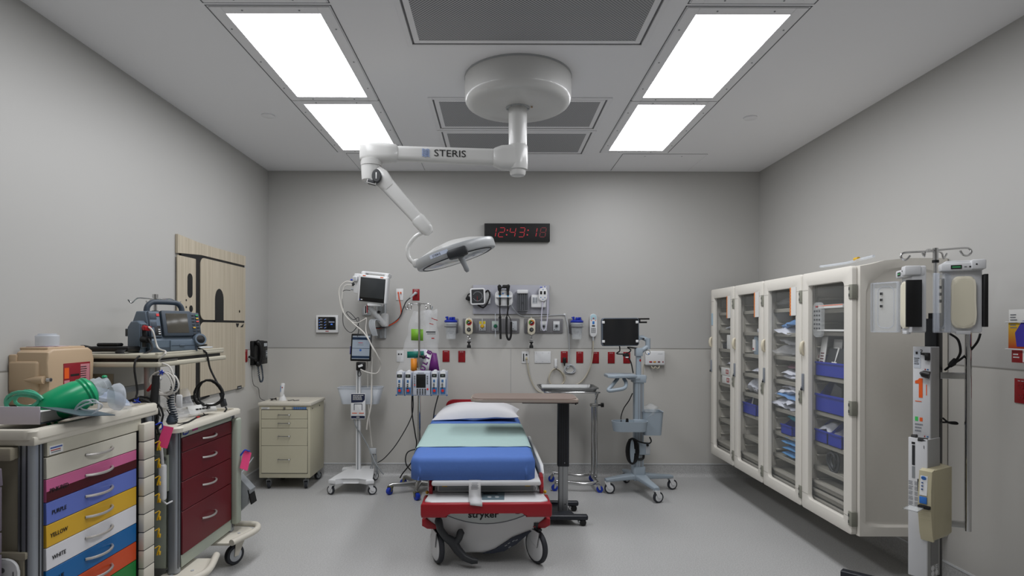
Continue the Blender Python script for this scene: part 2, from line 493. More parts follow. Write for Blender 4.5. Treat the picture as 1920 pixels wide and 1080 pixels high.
for px, py, lab in ((502, 217, 'small round white sprinkler cover on the ceiling left of the lights'), (1406, 219, 'small round white sprinkler cover on the ceiling right of the lights')):
    y = 1100*(ZC-CZ)/(CY-py)
    mb = MB(M_frame); mb.lathe([(0, -.012), (.046, -.012), (.05, -.009), (.05, 0), (0, 0)], Matrix.Translation((0, 0, 0)), 28)
    props(mb.build('sprinkler_cover', None, (wx(px, y), y, ZC)), lab, 'sprinkler cover', 'concealed sprinkler covers')
for x0, x1, lab in ((1.20, 2.0, 'square ceiling access panel by the back wall, right of the grilles'), (-1.42, -.75, 'square ceiling access panel by the back wall, behind the lamp arm')):
    mb = MB(M_ceil); mb.bx(x0, x1, 5.56, 6.14, ZC-.003, ZC-.0003)
    mb.use(M_gap); mb.bx(x0-.005, x0, 5.555, 6.14, ZC-.0012, ZC-.0003); mb.bx(x0, x1, 5.55, 5.555, ZC-.0012, ZC-.0003); mb.bx(x1, x1+.003, 5.555, 6.14, ZC-.0012, ZC-.0003)
    mb.use(M_grey)
    for fx in (.28, .72): mb.cyl((x0+(x1-x0)*fx, 5.62, ZC-.005), (x0+(x1-x0)*fx, 5.62, ZC-.002), .006, seg=10)
    props(mb.build('access_panel'), lab, 'access panel', 'ceiling access panels')

# ---------------------------------------------------------------- surgical lamp on the ceiling
M_lampw = mat('lamp_enamel', '#c6c6c4', .28, coat=.2)
M_lampg = mat('lamp_grey_rim', '#a8abad', .3)
lx, ly = .141, 3.87
sl = thing('surgical_lamp', 'white ceiling-hung surgical lamp with jointed arm and tilted oval head', 'surgical lamp', (lx, ly, ZC))
mb = MB(M_lampw)
prof = [(.0, -.198), (.06, -.198), (.2, -.198), (.29, -.195), (.318, -.188), (.336, -.176), (.346, -.16), (.35, -.142), (.35, -.012)]
mb.lathe(prof, seg=56)
mb.use(M_lampg); mb.lathe([(.35, -.012), (.352, -.012), (.352, -.0005), (0, -.0005)], seg=56)
mb.use(M_inkgrey); mb.tube([(-.03, -.345, -.13), (-.028, -.30, -.178), (-.02, -.18, -.1925), (-.01, -.07, -.194)], .0015, 5)
can = mb.build('canopy', sl)
zc = 2.566-ZC
mb = MB(M_lampw)
mb.cyl((0, 0, -.19), (0, 0, -.50), .061, seg=32)
mb.use(M_lampg); mb.cyl((0, 0, -.19), (0, 0, -.203), .082, .078, seg=32)
for k in range(6): mb.cyl((.07*math.cos(k), .07*math.sin(k), -.196), (.07*math.cos(k), .07*math.sin(k), -.207), .006, seg=8)
mb.use(M_tan); mb.box((.09, -.03, -.2), (.012, .008, .016)); mb.build('column', sl)
# boom: hub, tapered bar, elbow
ax, ay, az = wx(697, 3.76)-lx, 3.76-ly, wz(287, 3.76)-ZC
mb = MB(M_lampw)
mb.lathe([(0, zc+.0), (.045, zc+.003), (.052, zc+.015), (.053, zc+.035), (.064, zc+.04), (.066, zc+.06), (.066, zc+.19), (.062, zc+.2), (0, zc+.2)], seg=32)
d = Vector((ax, ay, 0)).normalized(); hb = -.50-.03
def bar_ring(p, w, h, m=5):
    n = Vector((-d.y, d.x, 0)); return [p+n*a+Vector((0, 0, 1))*b for a, b in rrect(w, h, min(w, h)*.32, m)]
def skin(mb, rings, caps=True):
    n = len(rings[0]); v = [q for r in rings for q in r]; f = []
    for i in range(len(rings)-1):
        for k in range(n):
            l = (k+1) % n; f.append((i*n+k, i*n+l, (i+1)*n+l, (i+1)*n+k))
    if caps: f.append(tuple(range(n))[::-1]); f.append(tuple((len(rings)-1)*n+k for k in range(n)))
    mb._add(v, f)
P0 = Vector((0, 0, hb)); P1 = Vector((ax, ay, az)); L = (P1-P0).length; u = (P1-P0).normalized()
skin(mb, [bar_ring(P0+u*.0, .12, .15), bar_ring(P0+u*.06, .125, .158), bar_ring(P0+u*.11, .12, .15), bar_ring(P0+u*.155, .10, .115), bar_ring(P0+u*.165, .09, .10)])
mb.build('hub', sl)
mb = MB(M_lampw)
skin(mb, [bar_ring(P0+u*.13, .085, .104), bar_ring(P0+u*(L-.14), .08, .09)])
arm = mb.build('boom_arm', sl)
mb = MB(M_lampw)
skin(mb, [bar_ring(P1-u*.165, .085, .085), bar_ring(P1-u*.15, .105, .108), bar_ring(P1-u*.10, .12, .118), bar_ring(P1-u*.04, .125, .128), bar_ring(P1+u*.02, .122, .136), bar_ring(P1+u*.055, .105, .132), bar_ring(P1+u*.075, .07, .12)])
mb.cyl(P1+Vector((-.005, 0, -.05)), P1+Vector((-.005, 0, -.085)), .07, .066, seg=28)
mb.build('elbow', sl)
# lettering on the boom, facing the room
n = Vector((d.y, -d.x, 0))
if n.y > 0: n = -n
ang = math.atan2(-d.y, -d.x); tilt = math.asin(u.z)
def on_arm(s, dz=0.): return P0+u*s+n*.0445+Vector((0, 0, dz))
M_logo = mat('lamp_logo_blue', '#7d98cc', .5)
rotl = (Matrix.Rotation(ang, 3, 'Z') @ Matrix.Rotation(tilt, 3, 'Y') @ Matrix.Rotation(R(90), 3, 'X')).to_euler()
lettering('STERIS', .062, M_ink, arm, on_arm(.447), rotl, sx=1.17, name='lettering')
mb = MB(M_logo)
q = on_arm(.602)
for r in range(6):
    pts = [q+(-u)*(-.024+.048*k/12)+Vector((0, 0, -.022+.0088*r+.003*math.sin(k*.9))) for k in range(13)]
    mb.tube([p+n*.0005 for p in pts], .0019, 5)
mb.build('wave_logo', arm)
# spring arm
yk = ay
Q0 = Vector((wx(700, 3.76)-lx, yk, wz(318, 3.76)-ZC)); Q1 = Vector((wx(798, 3.76)-lx, yk, wz(428, 3.76)-ZC))
mb = MB(M_lampw)
mb.cyl((Q0.x-.018, yk, az-.085), (Q0.x-.018, yk, az-.165), .062, .058, seg=28)
mb.lathe([(0, 0), (.045, .003), (.057, .016), (.058, .03)], Matrix.Translation((Q0.x-.018, yk, az-.193)), 28)
e = (Q1-Q0).normalized()
d = Vector((e.x, e.y, 0)).normalized()
nn = Vector((-d.y, d.x, 0)); up = e.cross(nn); 
if up.z < 0: up = -up
def sq(p, w, h): return [p+nn*a+up*b for a, b in rrect(w, h, min(w, h)*.3, 5)]
A = Q0+e*.02
skin(mb, [sq(A, .07, .085), sq(A+e*.05, .085, .115), sq(A+e*.1, .08, .10), sq(A+e*.14, .07, .082)])
mb.use(M_dark)
cp = Vector((Q0.x+.03, yk-.061, wz(330, 3.7)-ZC))
mb.lathe([(0, .004), (.03, .004), (.034, 0), (.034, -.02)], Matrix.Translation(cp) @ Matrix.Rotation(R(90), 4, 'X') @ Matrix.Diagonal((.85, 1.25, 1, 1)), 28)
mb.box(Vector((wx(697, 3.72)-lx, yk-.03, wz(341, 3.72)-ZC)), (.062, .05, .034), .006, (0, R(14), 0))
mb.use(M_white); mb.box(cp+Vector((0, -.005, 0)), (.008, .004, .042), .002)
mb.build('arm_joint', sl)
mb = MB(M_lampw)
Ls = (Q1-Q0).length
skin(mb, [sq(A+e*.1, .066, .096), sq(Q0+e*(Ls*.5), .064, .086), sq(Q0+e*(Ls-.03), .06, .076)])
mb.use(M_lampg); skin(mb, [sq(A+e*.1-up*.034, .05, .03), sq(Q0+e*(Ls-.03)-up*.026, .044, .02)])
mb.build('spring_arm', sl)
mb = MB(M_lampw)
skin(mb, [sq(Q0+e*(Ls-.085), .07, .082), sq(Q0+e*(Ls-.07), .076, .092), sq(Q1+e*.0, .074, .088), sq(Q1+e*.03, .066, .07), sq(Q1+e*.045, .04, .045)])
hd = Vector((wx(853, 3.76)-lx, yk, wz(474, 3.76)-ZC))             # centre of the lamp head
hub = Vector((wx(772, 3.76)-lx, yk, wz(488, 3.76)-ZC))
yp = [Q1+Vector((.02, 0, -.02)), Q1+Vector((-.02, 0, -.03)), Vector((wx(776, 3.76)-lx, yk, wz(447, 3.76)-ZC)), Vector((wx(764, 3.76)-lx, yk, wz(466, 3.76)-ZC)), Vector((wx(767, 3.76)-lx, yk, wz(484, 3.76)-ZC)), hub+Vector((.015, 0, -.02))]
mb.tube(yp, .0135, 12, smooth=6)
mb.build('yoke', sl)
# lamp head: shallow dish, tipped left-down and its open face turned towards the room
hM = Matrix.Translation(hd) @ Matrix.Rotation(R(-18.5), 4, 'Y') @ Matrix.Rotation(R(1), 4, 'X')
Rh = .262
mb = MB(M_lampw, hM)
mb.lathe([(0, .078), (.05, .076), (.14, .058), (.21, .034), (.245, .022)], seg=48)
mb.use(M_lampg); mb.lathe([(.245, .022), (Rh-.004, .018), (Rh, .006), (Rh, -.034), (Rh-.006, -.042), (Rh-.03, -.044)], seg=48)
mb.use(M_lampw); mb.box((-.255, 0, .012), (.05, .09, .05), .012)
hdob = mb.build('lamp_head', sl)
mb = MB(mat('lamp_lens', '#c3c8ca', .12, coat=.5), hM)
mb.lathe([(Rh-.03, -.044), (.2, -.05), (0, -.056)], seg=48)
mb.use(M_dark); mb.torus((0, 0, -.0455), Rh-.034, .004, 'z', 48, 6)
mb.build('lens', hdob)
mb = MB(M_dark, hM)
mb.lathe([(0, -.066), (.035, -.066), (.052, -.056), (.058, -.034), (.058, -.03)], Matrix.Translation((.02, -.20, .005)), 24)
mb.box((.02, -.245, -.036), (.125, .075, .056), .016)
mb.use(M_grey); mb.loft([((.03, -.235, -.05), .022), ((.034, -.235, -.085), .018), ((.038, -.235, -.12), .015), ((.041, -.235, -.15), .015), ((.043, -.235, -.162), .009)], 14)
mb.build('handle', hdob)
mb = MB(mat('lamp_label', '#c8d2e6', .4), hM)
for k in range(7):
    a0, a1 = R(-124+k*3.9), R(-120.1+k*3.9); rr = Rh+.0012
    mb._add([(rr*math.cos(a0), rr*math.sin(a0), -.019), (rr*math.cos(a1), rr*math.sin(a1), -.019), (rr*math.cos(a1), rr*math.sin(a1), .004), (rr*math.cos(a0), rr*math.sin(a0), .004)], [(0, 1, 2, 3)])
lab = mb.build('label', hdob)
a0 = R(-116)
for s, a in (('S', -119), ('T', -116.6), ('E', -114.2), ('R', -111.8), ('I', -110), ('S', -108.2)):
    rr = Rh+.002; p = hM @ Vector((rr*math.cos(R(a)), rr*math.sin(R(a)), -.008))
    rm = (hM.to_3x3() @ Matrix.Rotation(R(a+90), 3, 'Z') @ Matrix.Rotation(R(90), 3, 'X')).to_euler()
    lettering(s, .018, M_ink, hdob, p, rm, ext=.0003)

# ---------------------------------------------------------------- camera and view
cam = bpy.data.cameras.new('camera'); co = bpy.data.objects.new('camera', cam); COL.objects.link(co)
co.location = (0, 0, CZ); co.rotation_euler = (R(90), R(-.12), 0)
cam.sensor_width = 36.; cam.sensor_fit = 'HORIZONTAL'; cam.lens = FPX*36/1920
cam.shift_x = (960-CX)/1920; cam.shift_y = (CY-540)/1920
cam.clip_start = .05
S.camera = co
w = bpy.data.worlds.new('world'); S.world = w; w.use_nodes = True
w.node_tree.nodes['Background'].inputs[0].default_value = (.05, .05, .05, 1)
S.view_settings.view_transform = 'Standard'; S.view_settings.look = 'None'; S.view_settings.gamma = 1
S.view_settings.exposure = EXPO
S.cycles.caustics_reflective = False; S.cycles.caustics_refractive = False; S.cycles.sample_clamp_indirect = 6
# ================================================================ left side of the room
def arc_handle(w, dep, m, parent, loc, r=.006, sag=0.):
    """bowed bar pull, local -y is out of the drawer"""
    mb = MB(m)
    pts = [(-w/2, 0, 0)] + [(-w/2+w*k/10, -dep*math.sin(PI*k/10)**.6, sag*math.sin(PI*k/10)) for k in range(1, 10)] + [(w/2, 0, 0)]
    mb.tube(pts, r, 8); return mb.build('handle', parent, loc)

# ---- colour-coded drawer cart (front faces +X: local x runs away from the viewer, local -y into the room)
cw, cd = .886, .46
cc = thing('drawer_cart', 'cream emergency cart with rainbow coloured drawers and yellow seals, nearest at left', 'medical cart', (-1.838, 2.328, .0705), R(90)); cc.scale = (.955, .955, .955)
M_post = mat('anodised_post', '#9fa4ab', .35, metal=.6)
mb = MB(M_side)
mb.bx(.03, cw-.03, .03, cd-.01, .17, 1.10)
mb.bx(.012, .03, .05, cd-.04, .17, 1.09, .004)
mb.use(M_dark); mb.bx(.022, cw-.03, .022, .03, .17, 1.1)
mb.build('body', cc)
for x in (.036, cw-.036):
    for y in (.036, cd-.03):
        p = MB(M_post)
        p.prism(rrect(.072, .072, (.02, .02, .02, .02) if y < .1 else .01, 5, x, y), .15, 1.10, 'xy')
        p.use(M_dark)
        for dx, dy in ((-.0365, .012), (.0, -.0365), (.018, -.0365), (-.0365, -.012)): p.box((x+dx, y+dy, .62), (.003 if abs(dx) > .03 else .006, .006 if abs(dx) > .03 else .003, .92))
        p.build('post', cc)
mb = MB(M_cabtop)
mb.bx(-.006, cw+.006, -.012, cd, 1.07, 1.108, .008)
rim = rrect(cw+.03, cd+.03, .045, 6, cw/2, cd/2)
inner = rrect(cw-.05, cd-.05, .03, 6, cw/2, cd/2)
n = len(rim); v = [(x, y, 1.097) for x, y in rim]+[(x, y, 1.128) for x, y in rim]+[(x+(cw/2-x)*.012, y+(cd/2-y)*.02, 1.136) for x, y in rim]+[(x, y, 1.136) for x, y in inner]+[(x, y, 1.109) for x, y in inner]
f = [tuple(range(n))[::-1]]
for k in range(4): f += [(k*n+i, k*n+(i+1) % n, (k+1)*n+(i+1) % n, (k+1)*n+i) for i in range(n)]
f.append(tuple(4*n+i for i in range(n)))
mb._add(v, f); mb.build('top_tray', cc)
mb = MB(M_cream); mb.bx(.075, .74, -.004, .03, 1.009, 1.096, .002, 1); fas = mb.build('fascia', cc)
mb = MB(M_paper); mb.bx(.085, .165, -.0055, -.004, 1.014, 1.05)
mb.use(mat('sticker_blue', '#4a5f9e', .5)); mb.bx(.09, .16, -.006, -.0054, 1.038, 1.045)
mb.use(M_red); mb.bx(.092, .15, -.006, -.0054, 1.029, 1.033); mb.use(M_inkgrey); mb.bx(.095, .15, -.006, -.0054, 1.02, 1.025)
mb.build('sticker', fas)
zs = [1.006, .911, .812, .715, .617, .518, .42, .322, .224]
M_h = mat('satin_handle', '#b9b6b2', .3, metal=.7)
pal = [('#d0ccbe', None), ('#cf6a98', 'PINK/RED'), ('#6476c4', 'PURPLE'), ('#d8ab30', 'YELLOW'), ('#dedee2', 'WHITE'), ('#0863a2', 'BLUE'), ('#cc4a1c', 'ORANGE'), ('#127a35', 'GREEN')]
for i, (c, nm) in enumerate(pal):
    z1, z0 = zs[i]-.002, zs[i+1]+.001
    m = mat('drawer_paint_%d' % i, c, .38)
    mb = MB(m); mb.bx(.0725, .70, -.003, .03, z0, z1, .0015, 1)
    if nm == 'PINK/RED': mb.use(mat('drawer_dark_red', '#4a0a14', .4)); mb.bx(.0730, .6998, -.0036, -.0028, z0+.001, z0+.045)
    dr = mb.build('drawer', cc)
    arc_handle(.19, .035, M_h, dr, (.405, -.003, (z0+z1)/2+.008), .0065, -.004)
    if nm: lettering(nm, .026, M_ink, dr, (.145, -.0045, z0+.044), align='CENTER', bold=.0003)
# breakaway lock bar of stacked segments, with yellow seals
mb = MB(M_cabtop)
for i in range(9):
    z1 = 1.044-i*.0975
    mb.bx(.714, .812, -.036, -.004, z1-.0955, z1, .005); mb.use(M_dark); mb.bx(.716, .816, -.034, -.006, z1-.099, z1-.092); mb.use(M_cabtop)
lb = mb.build('lock_bar', cc)
for i in range(7):
    mb = MB(M_yellow); z = .90-i*.0975
    mb.box((.842, -.04, z), (.014, .008, .05), .003, (.2, .15*(-1)**i, 0)); mb.tube([(.824, -.03, z+.02), (.838, -.046, z+.03), (.846, -.04, z+.01)], .003, 6)
    mb.box((.848, -.045, z-.015), (.02, .006, .022), .002, (0, .4, .3))
    mb.build('seal_tag', lb)
mb = MB(M_pink); mb.box((.872, -.06, .945), (.002, .055, .12), .0, (.25, .12, .25)); mb.use(M_blue)
mb.tube([(.83, -.03, 1.02), (.85, -.05, 1.03), (.87, -.045, 1.0), (.855, -.04, .99)], .004, 6, smooth=4)
props(mb.build('paper_tag', lb), 'bright pink paper tag on a blue tie')
# near end: push rail, ledge, hanging white board
mb = MB(M_side); mb.bx(-.045, -.015, .055, cd-.05, 1.015, 1.07, .01); mb.bx(-.02, .012, .06, .085, 1.02, 1.065); mb.build('push_rail', cc)
mb = MB(M_side); mb.bx(-.012, .01, .02, cd-.04, .60, .63, .004); mb.bx(-.008, .012, .03, cd-.04, .17, .60)
mb.use(M_cream); mb.tube([(-.02, .17, .59), (-.07, .19, .585), (-.07, .24, .585), (-.02, .25, .59)], .012, 8); mb.build('side_ledge', cc)
mb = MB(M_white)
bo = rrect(.125, .36, .05, 8, .10, .43)
mb.prism(bo, -.03, -.016, 'yz', .004)
mb.use(M_gap); mb.cyl((-.0315, .10, .565), (-.012, .10, .565), .011, seg=14); mb.bx(-.032, -.0302, .052, .056, .30, .56); mb.bx(-.032, -.0302, .144, .148, .30, .56)
props(mb.build('side_board', cc), 'white plastic board with a hole hung on the near end')
for x in (.1, cw-.1):
    for y in (.08, cd-.08): caster(cc, x, y, .062, .03, .27, R(200), z0=-.0738)

# ---- things lying on the colour cart
def on_cc(x, y, z): return (-1.925-y, 2.438+x, z)
M_bag = mat('resuscitator_green', '#0c9a66', .3)
t = thing('resuscitator_bag', 'green squeeze resuscitator bag with clear collar and mask lying on the colourful cart', 'resuscitator', at(128, 752, 2.64), R(52))
mb = MB(M_bag)
RM = Matrix.Rotation(R(66), 4, 'Y')
mb.lathe([(0, -.115), (.035, -.113), (.05, -.105), (.066, -.085), (.071, -.05), (.073, 0), (.071, .045), (.066, .06), (.07, .068), (.066, .076), (.069, .084), (.06, .098), (.04, .108), (.0, .11)], RM, 36)
for k in range(3): mb.torus((0, 0, 0), .001, .0005, 'z', 6, 4)
mb.tube([RM @ Vector((.05, 0, -.105)), RM @ Vector((.075, 0, -.1)), RM @ Vector((.072, .0, -.075))], .008, 8)
mb.build('squeeze_bag', t)
mb = MB(M_frost); mb.lathe([(.034, .104), (.044, .11), (.044, .128), (.038, .13), (.038, .15), (.026, .155), (.026, .175)], RM, 28); mb.build('collar', t)
mb = MB(M_frost); mb.lathe([(.026, .165), (.05, .17), (.062, .185), (.066, .205), (.058, .215)], RM @ Matrix.Rotation(R(25), 4, 'Y'), 28); mb.build('mask', t)
mb = MB(M_bag); mb.ball(RM @ Vector((-.03, 0, .17)), .012, 10, (1, 1, .6)); mb.build('valve_cap', t)
t2 = MB(M_film); t2.cushion(.36, .24, .075, nu=22, nv=16, crumple=.035, seed=3, freq=14)
o = t2.build('plastic_bag', None, (-1.935, 2.80, 1.168), R(70)); props(o, 'crumpled clear plastic bag under the green resuscitator bag', 'plastic bag')
# clear reservoir bag and tube
mb = MB(mat('reservoir_film', '#b9c6dc', .25, alpha=.55)); mb.cushion(.24, .13, .06, nu=16, nv=10, crumple=.02, seed=9, freq=16)
o = mb.build('reservoir_bag', None, (-1.935, 2.885, 1.222), R(60)); o.rotation_euler = (R(8), R(22), R(60)); props(o, 'bluish clear reservoir bag beside the clear mask on the colourful cart', 'reservoir bag')
def coil(name, c, r, rad, turns, m, label, cat, axis='y', jit=.01, tails=(), seed=1, parent=None, squash=1., bun=.012, rot=None, group=None):
    """one continuous hank of cable: loops with small offsets, plus tails"""
    rr = random.Random(seed); pts = []
    n = 18
    for k in range(int(turns*n)+1):
        a = 2*PI*k/n; t_ = k/n
        ra = r*(1+.13*math.sin(t_*2.1+seed)+.06*math.sin(3*a+seed))
        off = bun*math.sin(t_*2.7+seed*2)
        p = Vector((ra*math.cos(a), off, ra*squash*math.sin(a)))
        p += Vector((jit*math.sin(t_*5.3+seed), 0, jit*math.cos(t_*4.1)))
        if axis == 'z': p = Vector((p.x, p.z, p.y))
        if axis == 'x': p = Vector((p.y, p.x, p.z))
        if rot: p.rotate(Euler(rot))
        pts.append(p+Vector(c))
    pts = list(tails[0] if tails else [])+pts+list(tails[1] if len(tails) > 1 else [])
    mb = MB(m); mb.tube(pts, rad, 7)
    o = mb.build(name, parent)
    if label: props(o, label, cat, group)
    return o
coil('oxygen_tubing', at(48, 754, 2.55), .065, .0075, 3.3, mat('tubing_green', '#4fb594', .25, alpha=.75), 'coil of pale green oxygen tubing left of the resuscitator bag', 'tubing', squash=.52, bun=.02, seed=2)
coil('clear_tubing', at(166, 765, 2.60), .05, .004, 2.6, M_frost, 'loop of thin clear tubing across the front of the green resuscitator', 'tubing', squash=.5, bun=.03, seed=5, rot=(0, R(-20), 0))
mb = MB(M_film); mb.cushion(.13, .1, .05, nu=12, nv=10, crumple=.02, seed=12, freq=22)
props(mb.build('valve_packet', None, at(84, 766, 2.68), R(30)), 'small clear packet with fittings between the tubing coil and the resuscitator', 'packet')
bi = thing('ring_binder', 'white ring binder with open grey cover at the near corner of the colourful cart', 'binder', (-2.005, 2.585, 1.157), 0)
mb = MB(mat('binder_spine', '#c3bcc7', .5)); mb.bx(-.15, .10, -.135, -.13, 0, .075, .002); mb.build('spine', bi)
mb = MB(M_paper); mb.bx(-.15, .095, -.12, .13, .006, .05); mb.build('pages', bi)
mb = MB(mat('binder_cover', '#4b5860', .45)); mb.bx(-.15, .10, -.13, .14, 0, .005, .001)
mb._add([(.098, -.13, .074), (.25, -.11, .035), (.25, .12, .004), (.098, .14, .03), (.098, -.13, .070), (.25, -.11, .031), (.25, .12, .0), (.098, .14, .026)], [(0, 1, 2, 3), (7, 6, 5, 4), (0, 4, 5, 1), (1, 5, 6, 2), (2, 6, 7, 3), (3, 7, 4, 0)])
mb.build('cover', bi)
mb = MB(M_chrome)
for y in (-.02,): mb.torus((-.0, y, .03), .02, .002, 'x', 14, 6)
mb.build('ring', bi)

# ---- sharps container on the left wall
M_sw = mat('sharps_red_label', '#86202a', .3)
t = thing('sharps_container', 'tan wall-mounted sharps container with red window label', 'sharps container', (XL, 3.06, 1.16), R(90)); t.scale = (1, 1, .925)
mb = MB(M_tan)
mb.prism([(-.16, 0), (.16, 0), (.165, .25), (.16, .30), (.13, .318), (-.13, .318), (-.16, .30), (-.165, .25)], -.192, -.03, 'xz', .012, 3)
mb.bx(-.178, -.10, -.15, -.002, .09, .255, .014, 3)
mb.bx(-.17, .17, -.04, -.001, .02, .29, .006)
mb.build('body', t)
mb = MB(M_tan)
mb.loft([((-.169, -.18, .155), .022), ((-.169, -.14, .155), .02), ((-.172, -.07, .155), .004)], 14)
mb.use(M_chrome); mb.cyl((-.162, -.19, .155), (-.162, -.2055, .155), .013, .011, seg=18); mb.use(M_dark); mb.cyl((-.162, -.2055, .155), (-.162, -.2065, .155), .005, seg=12)
mb.build('lock', t)
mb = MB(M_tan); mb.bx(-.135, .135, -.17, -.025, .312, .328, .008); mb.use(mat('lid_label', '#b9a6b8', .5)); mb.bx(-.11, .03, -.155, -.04, .3275, .331, .001); mb.build('lid', t)
mb = MB(M_sw); mb.bx(-.06, .135, -.1945, -.19, .07, .235, .001); mb.use(mat('label_pale_red', '#c28088', .5)); mb.bx(.06, .13, -.1952, -.1942, .09, .225); mb.bx(-.057, -.02, -.1952, -.1942, .08, .14)
mb.use(M_orange); mb.bx(-.056, -.024, -.1952, -.1942, .15, .21)
mb.use(M_ink); mb.bx(-.012, .05, -.1953, -.1943, .16, .172); dashes(mb, .06, .115, .125, .215, 7, -.1953, rnd)
mb.build('window_label', t)
mb = MB(M_frost); mb.lathe([(.05, 0), (.052, .05), (.048, .055), (0, .055)], None, 22); mb.lathe([(.04, .05), (.04, .062), (0, .062)], None, 18)
props(mb.build('specimen_cup', None, (XL+.11, 3.0, 1.469)), 'small frosted plastic cup upside down on top of the sharps container', 'cup')

# ---- lilac grey drawer tower, cut by the left edge of the frame
t = thing('drawer_tower', 'lilac grey plastic drawer tower, only its edge in view at far left', 'drawer unit', (-1.909, 1.85, 0), R(90)); t.scale = (1, 1, 1.027)
M_lil = mat('lilac_grey_plastic', '#7d7480', .5)
mb = MB(M_lil); mb.bx(.01, .41, .012, .36, .03, .985); mb.build('body', t)
mb = MB(M_lil); mb.prism([(-.002, .925), (.424, .925), (.418, .992), (.004, .992)], -.002, .37, 'xz', .006); mb.build('top_cover', t)
for z0, z1 in ((.753, .923), (.671, .75), (.583, .668), (.41, .58), (.235, .407), (.06, .232)):
    mb = MB(M_lil); mb.bx(.0, .42, 0, .03, z0+.003, z1, .004); d_ = mb.build('drawer', t)
    mb = MB(M_lil); mb.bx(.13, .29, -.018, 0, z1-.045, z1-.03, .004); mb.build('handle', d_)
for x in (.06, .36):
    for y in (.06, .3): caster(t, x, y, .012, .014, .034)

# ================================================================ maroon crash cart with raised equipment shelf
rc = thing('crash_cart', 'maroon four-drawer crash cart with raised cream shelf, behind the colourful cart', 'medical cart', (-1.765, 3.24, 0), R(90))
M_rcb = mat('pale_green_grey_paint', '#a3aa9d', .45)
mb = MB(M_rcb)
mb.bx(.03, .70, .02, .55, .22, .985)
mb.bx(.05, .665, -.004, .03, .944, .985, .002, 1); mb.bx(.05, .665, -.004, .03, .215, .284, .002, 1)
mb.bx(.004, .03, .06, .53, .23, .97, .003)
mb.use(M_dark); mb.bx(.05, .665, .0, .022, .28, .95)
bdy = mb.build('body', rc)
mb = MB(mat('badge_blue', '#2b3b8c', .4)); mb.prism([(.058, .983), (.125, .981), (.118, .958), (.09, .953), (.062, .958)], -.0065, -.004, 'xz'); mb.use(M_paper); mb.bx(.068, .112, -.007, -.0064, .966, .972)
mb.build('badge', bdy)
mb = MB(mat('magenta_label', '#b83a86', .5)); mb.bx(.165, .225, -.0058, -.0042, .962, .978); mb.build('small_label', bdy)
for x, yy in ((.028, .025), (.028, .53), (.70, .025), (.70, .53)):
    mb = MB(M_post); mb.prism(rrect(.05, .056, .014, 4, x, yy), .2, .99, 'xy')
    mb.use(M_dark)
    for dx in (-.012, .008): mb.box((x+dx, yy-.0285, .6), (.004, .003, .75))
    mb.build('post', rc)
zz = [.943, .861, .697, .530, .285]
for i in range(4):
    mb = MB(M_maroon); mb.bx(.053, .66, -.008, .02, zz[i+1]+.002, zz[i]-.002, .002, 1); dr = mb.build('drawer', rc)
    arc_handle(.16, .032, M_h, dr, (.355, -.008, [.90, .785, .62, .42][i]), .006, -.003)
mb = MB(M_rcb); mb.bx(.668, .735, -.045, .0, .25, .955, .012, 3); mb.build('lock_bar', rc)
mb = MB(M_pink); mb.box((.725, -.075, .665), (.07, .0025, .125), 0, (R(-12), R(28), R(-25)))
mb.use(M_ink); mb2 = None
mb.use(M_blue); mb.tube([(.71, -.046, .70), (.72, -.07, .735), (.745, -.08, .725), (.765, -.085, .72)], .005, 6, smooth=4)
props(mb.build('paper_tag', rc), 'bright pink tag on a blue seal')
# top tray with raised rim
mb = MB(M_cabtop)
rw, rd = .80, .62
ox, oy = .36, .27
rim = rrect(rw, rd, .05, 6, ox, oy); inner = rrect(rw-.07, rd-.07, .03, 6, ox, oy); n = len(rim)
v = [(x, y, .985) for x, y in rim]+[(x, y, 1.008) for x, y in rim]+[(x+(ox-x)*.02, y+(oy-y)*.02, 1.016) for x, y in rim]+[(x, y, 1.016) for x, y in inner]+[(x, y, .996) for x, y in inner]
f = [tuple(range(n))[::-1]]
for k in range(4): f += [(k*n+i, k*n+(i+1) % n, (k+1)*n+(i+1) % n, (k+1)*n+i) for i in range(n)]
f.append(tuple(4*n+i for i in range(n)))
mb._add(v, f); mb.build('top_tray', rc)
# corner bumpers and casters
for sx in (-1, 1):
    mb = MB(M_cabtop)
    def q(a, b): return (.36+sx*(a), b)
    outer = [q(.10, -.10), q(.30, -.155), q(.40, -.145), q(.455, -.09), q(.46, .06), q(.455, .2 if sx > 0 else .10)]
    mb.tube([(*p, .205) for p in outer], .02, 10, smooth=5)
    mb.prism([q(.12, -.08), q(.30, -.13), q(.39, -.12), q(.43, -.07), q(.43, .16 if sx > 0 else .08), q(.12, .16 if sx > 0 else .08)][::sx], .178, .195, 'xy', .003)
    mb.use(M_lgrey)
    for a, b in ((.3, -.06), (.37, .02), (.3, .08)): mb.cyl((*q(a, b), .194), (*q(a, b), .199), .009, seg=10)
    mb.build('bumper', rc)
    mb = MB(M_rcb); mb.bx(*sorted((.36+sx*.1, .36+sx*.36)), .25, .54, .17, .22); mb.build('chassis', rc)
for x, y, a in ((.66, -.055, R(150)), (.06, -.055, R(190)), (.06, .47, R(190)), (.66, .47, R(170))): caster(rc, x, y, .066, .032, .18, a, M_tyre, M_lgrey, M_cabtop)
# grey slanted bin on the far end
mb = MB(M_grey)
mb.prism([(.05, .62), (.05, .24), (-.075, .36), (-.10, .46)], .745, .83, 'yz', .004)
mb.use(M_black); mb.box((.787, -.094, .41), (.084, .008, .10), 0, (R(-13), 0, 0)); mb.build('side_bin', rc)
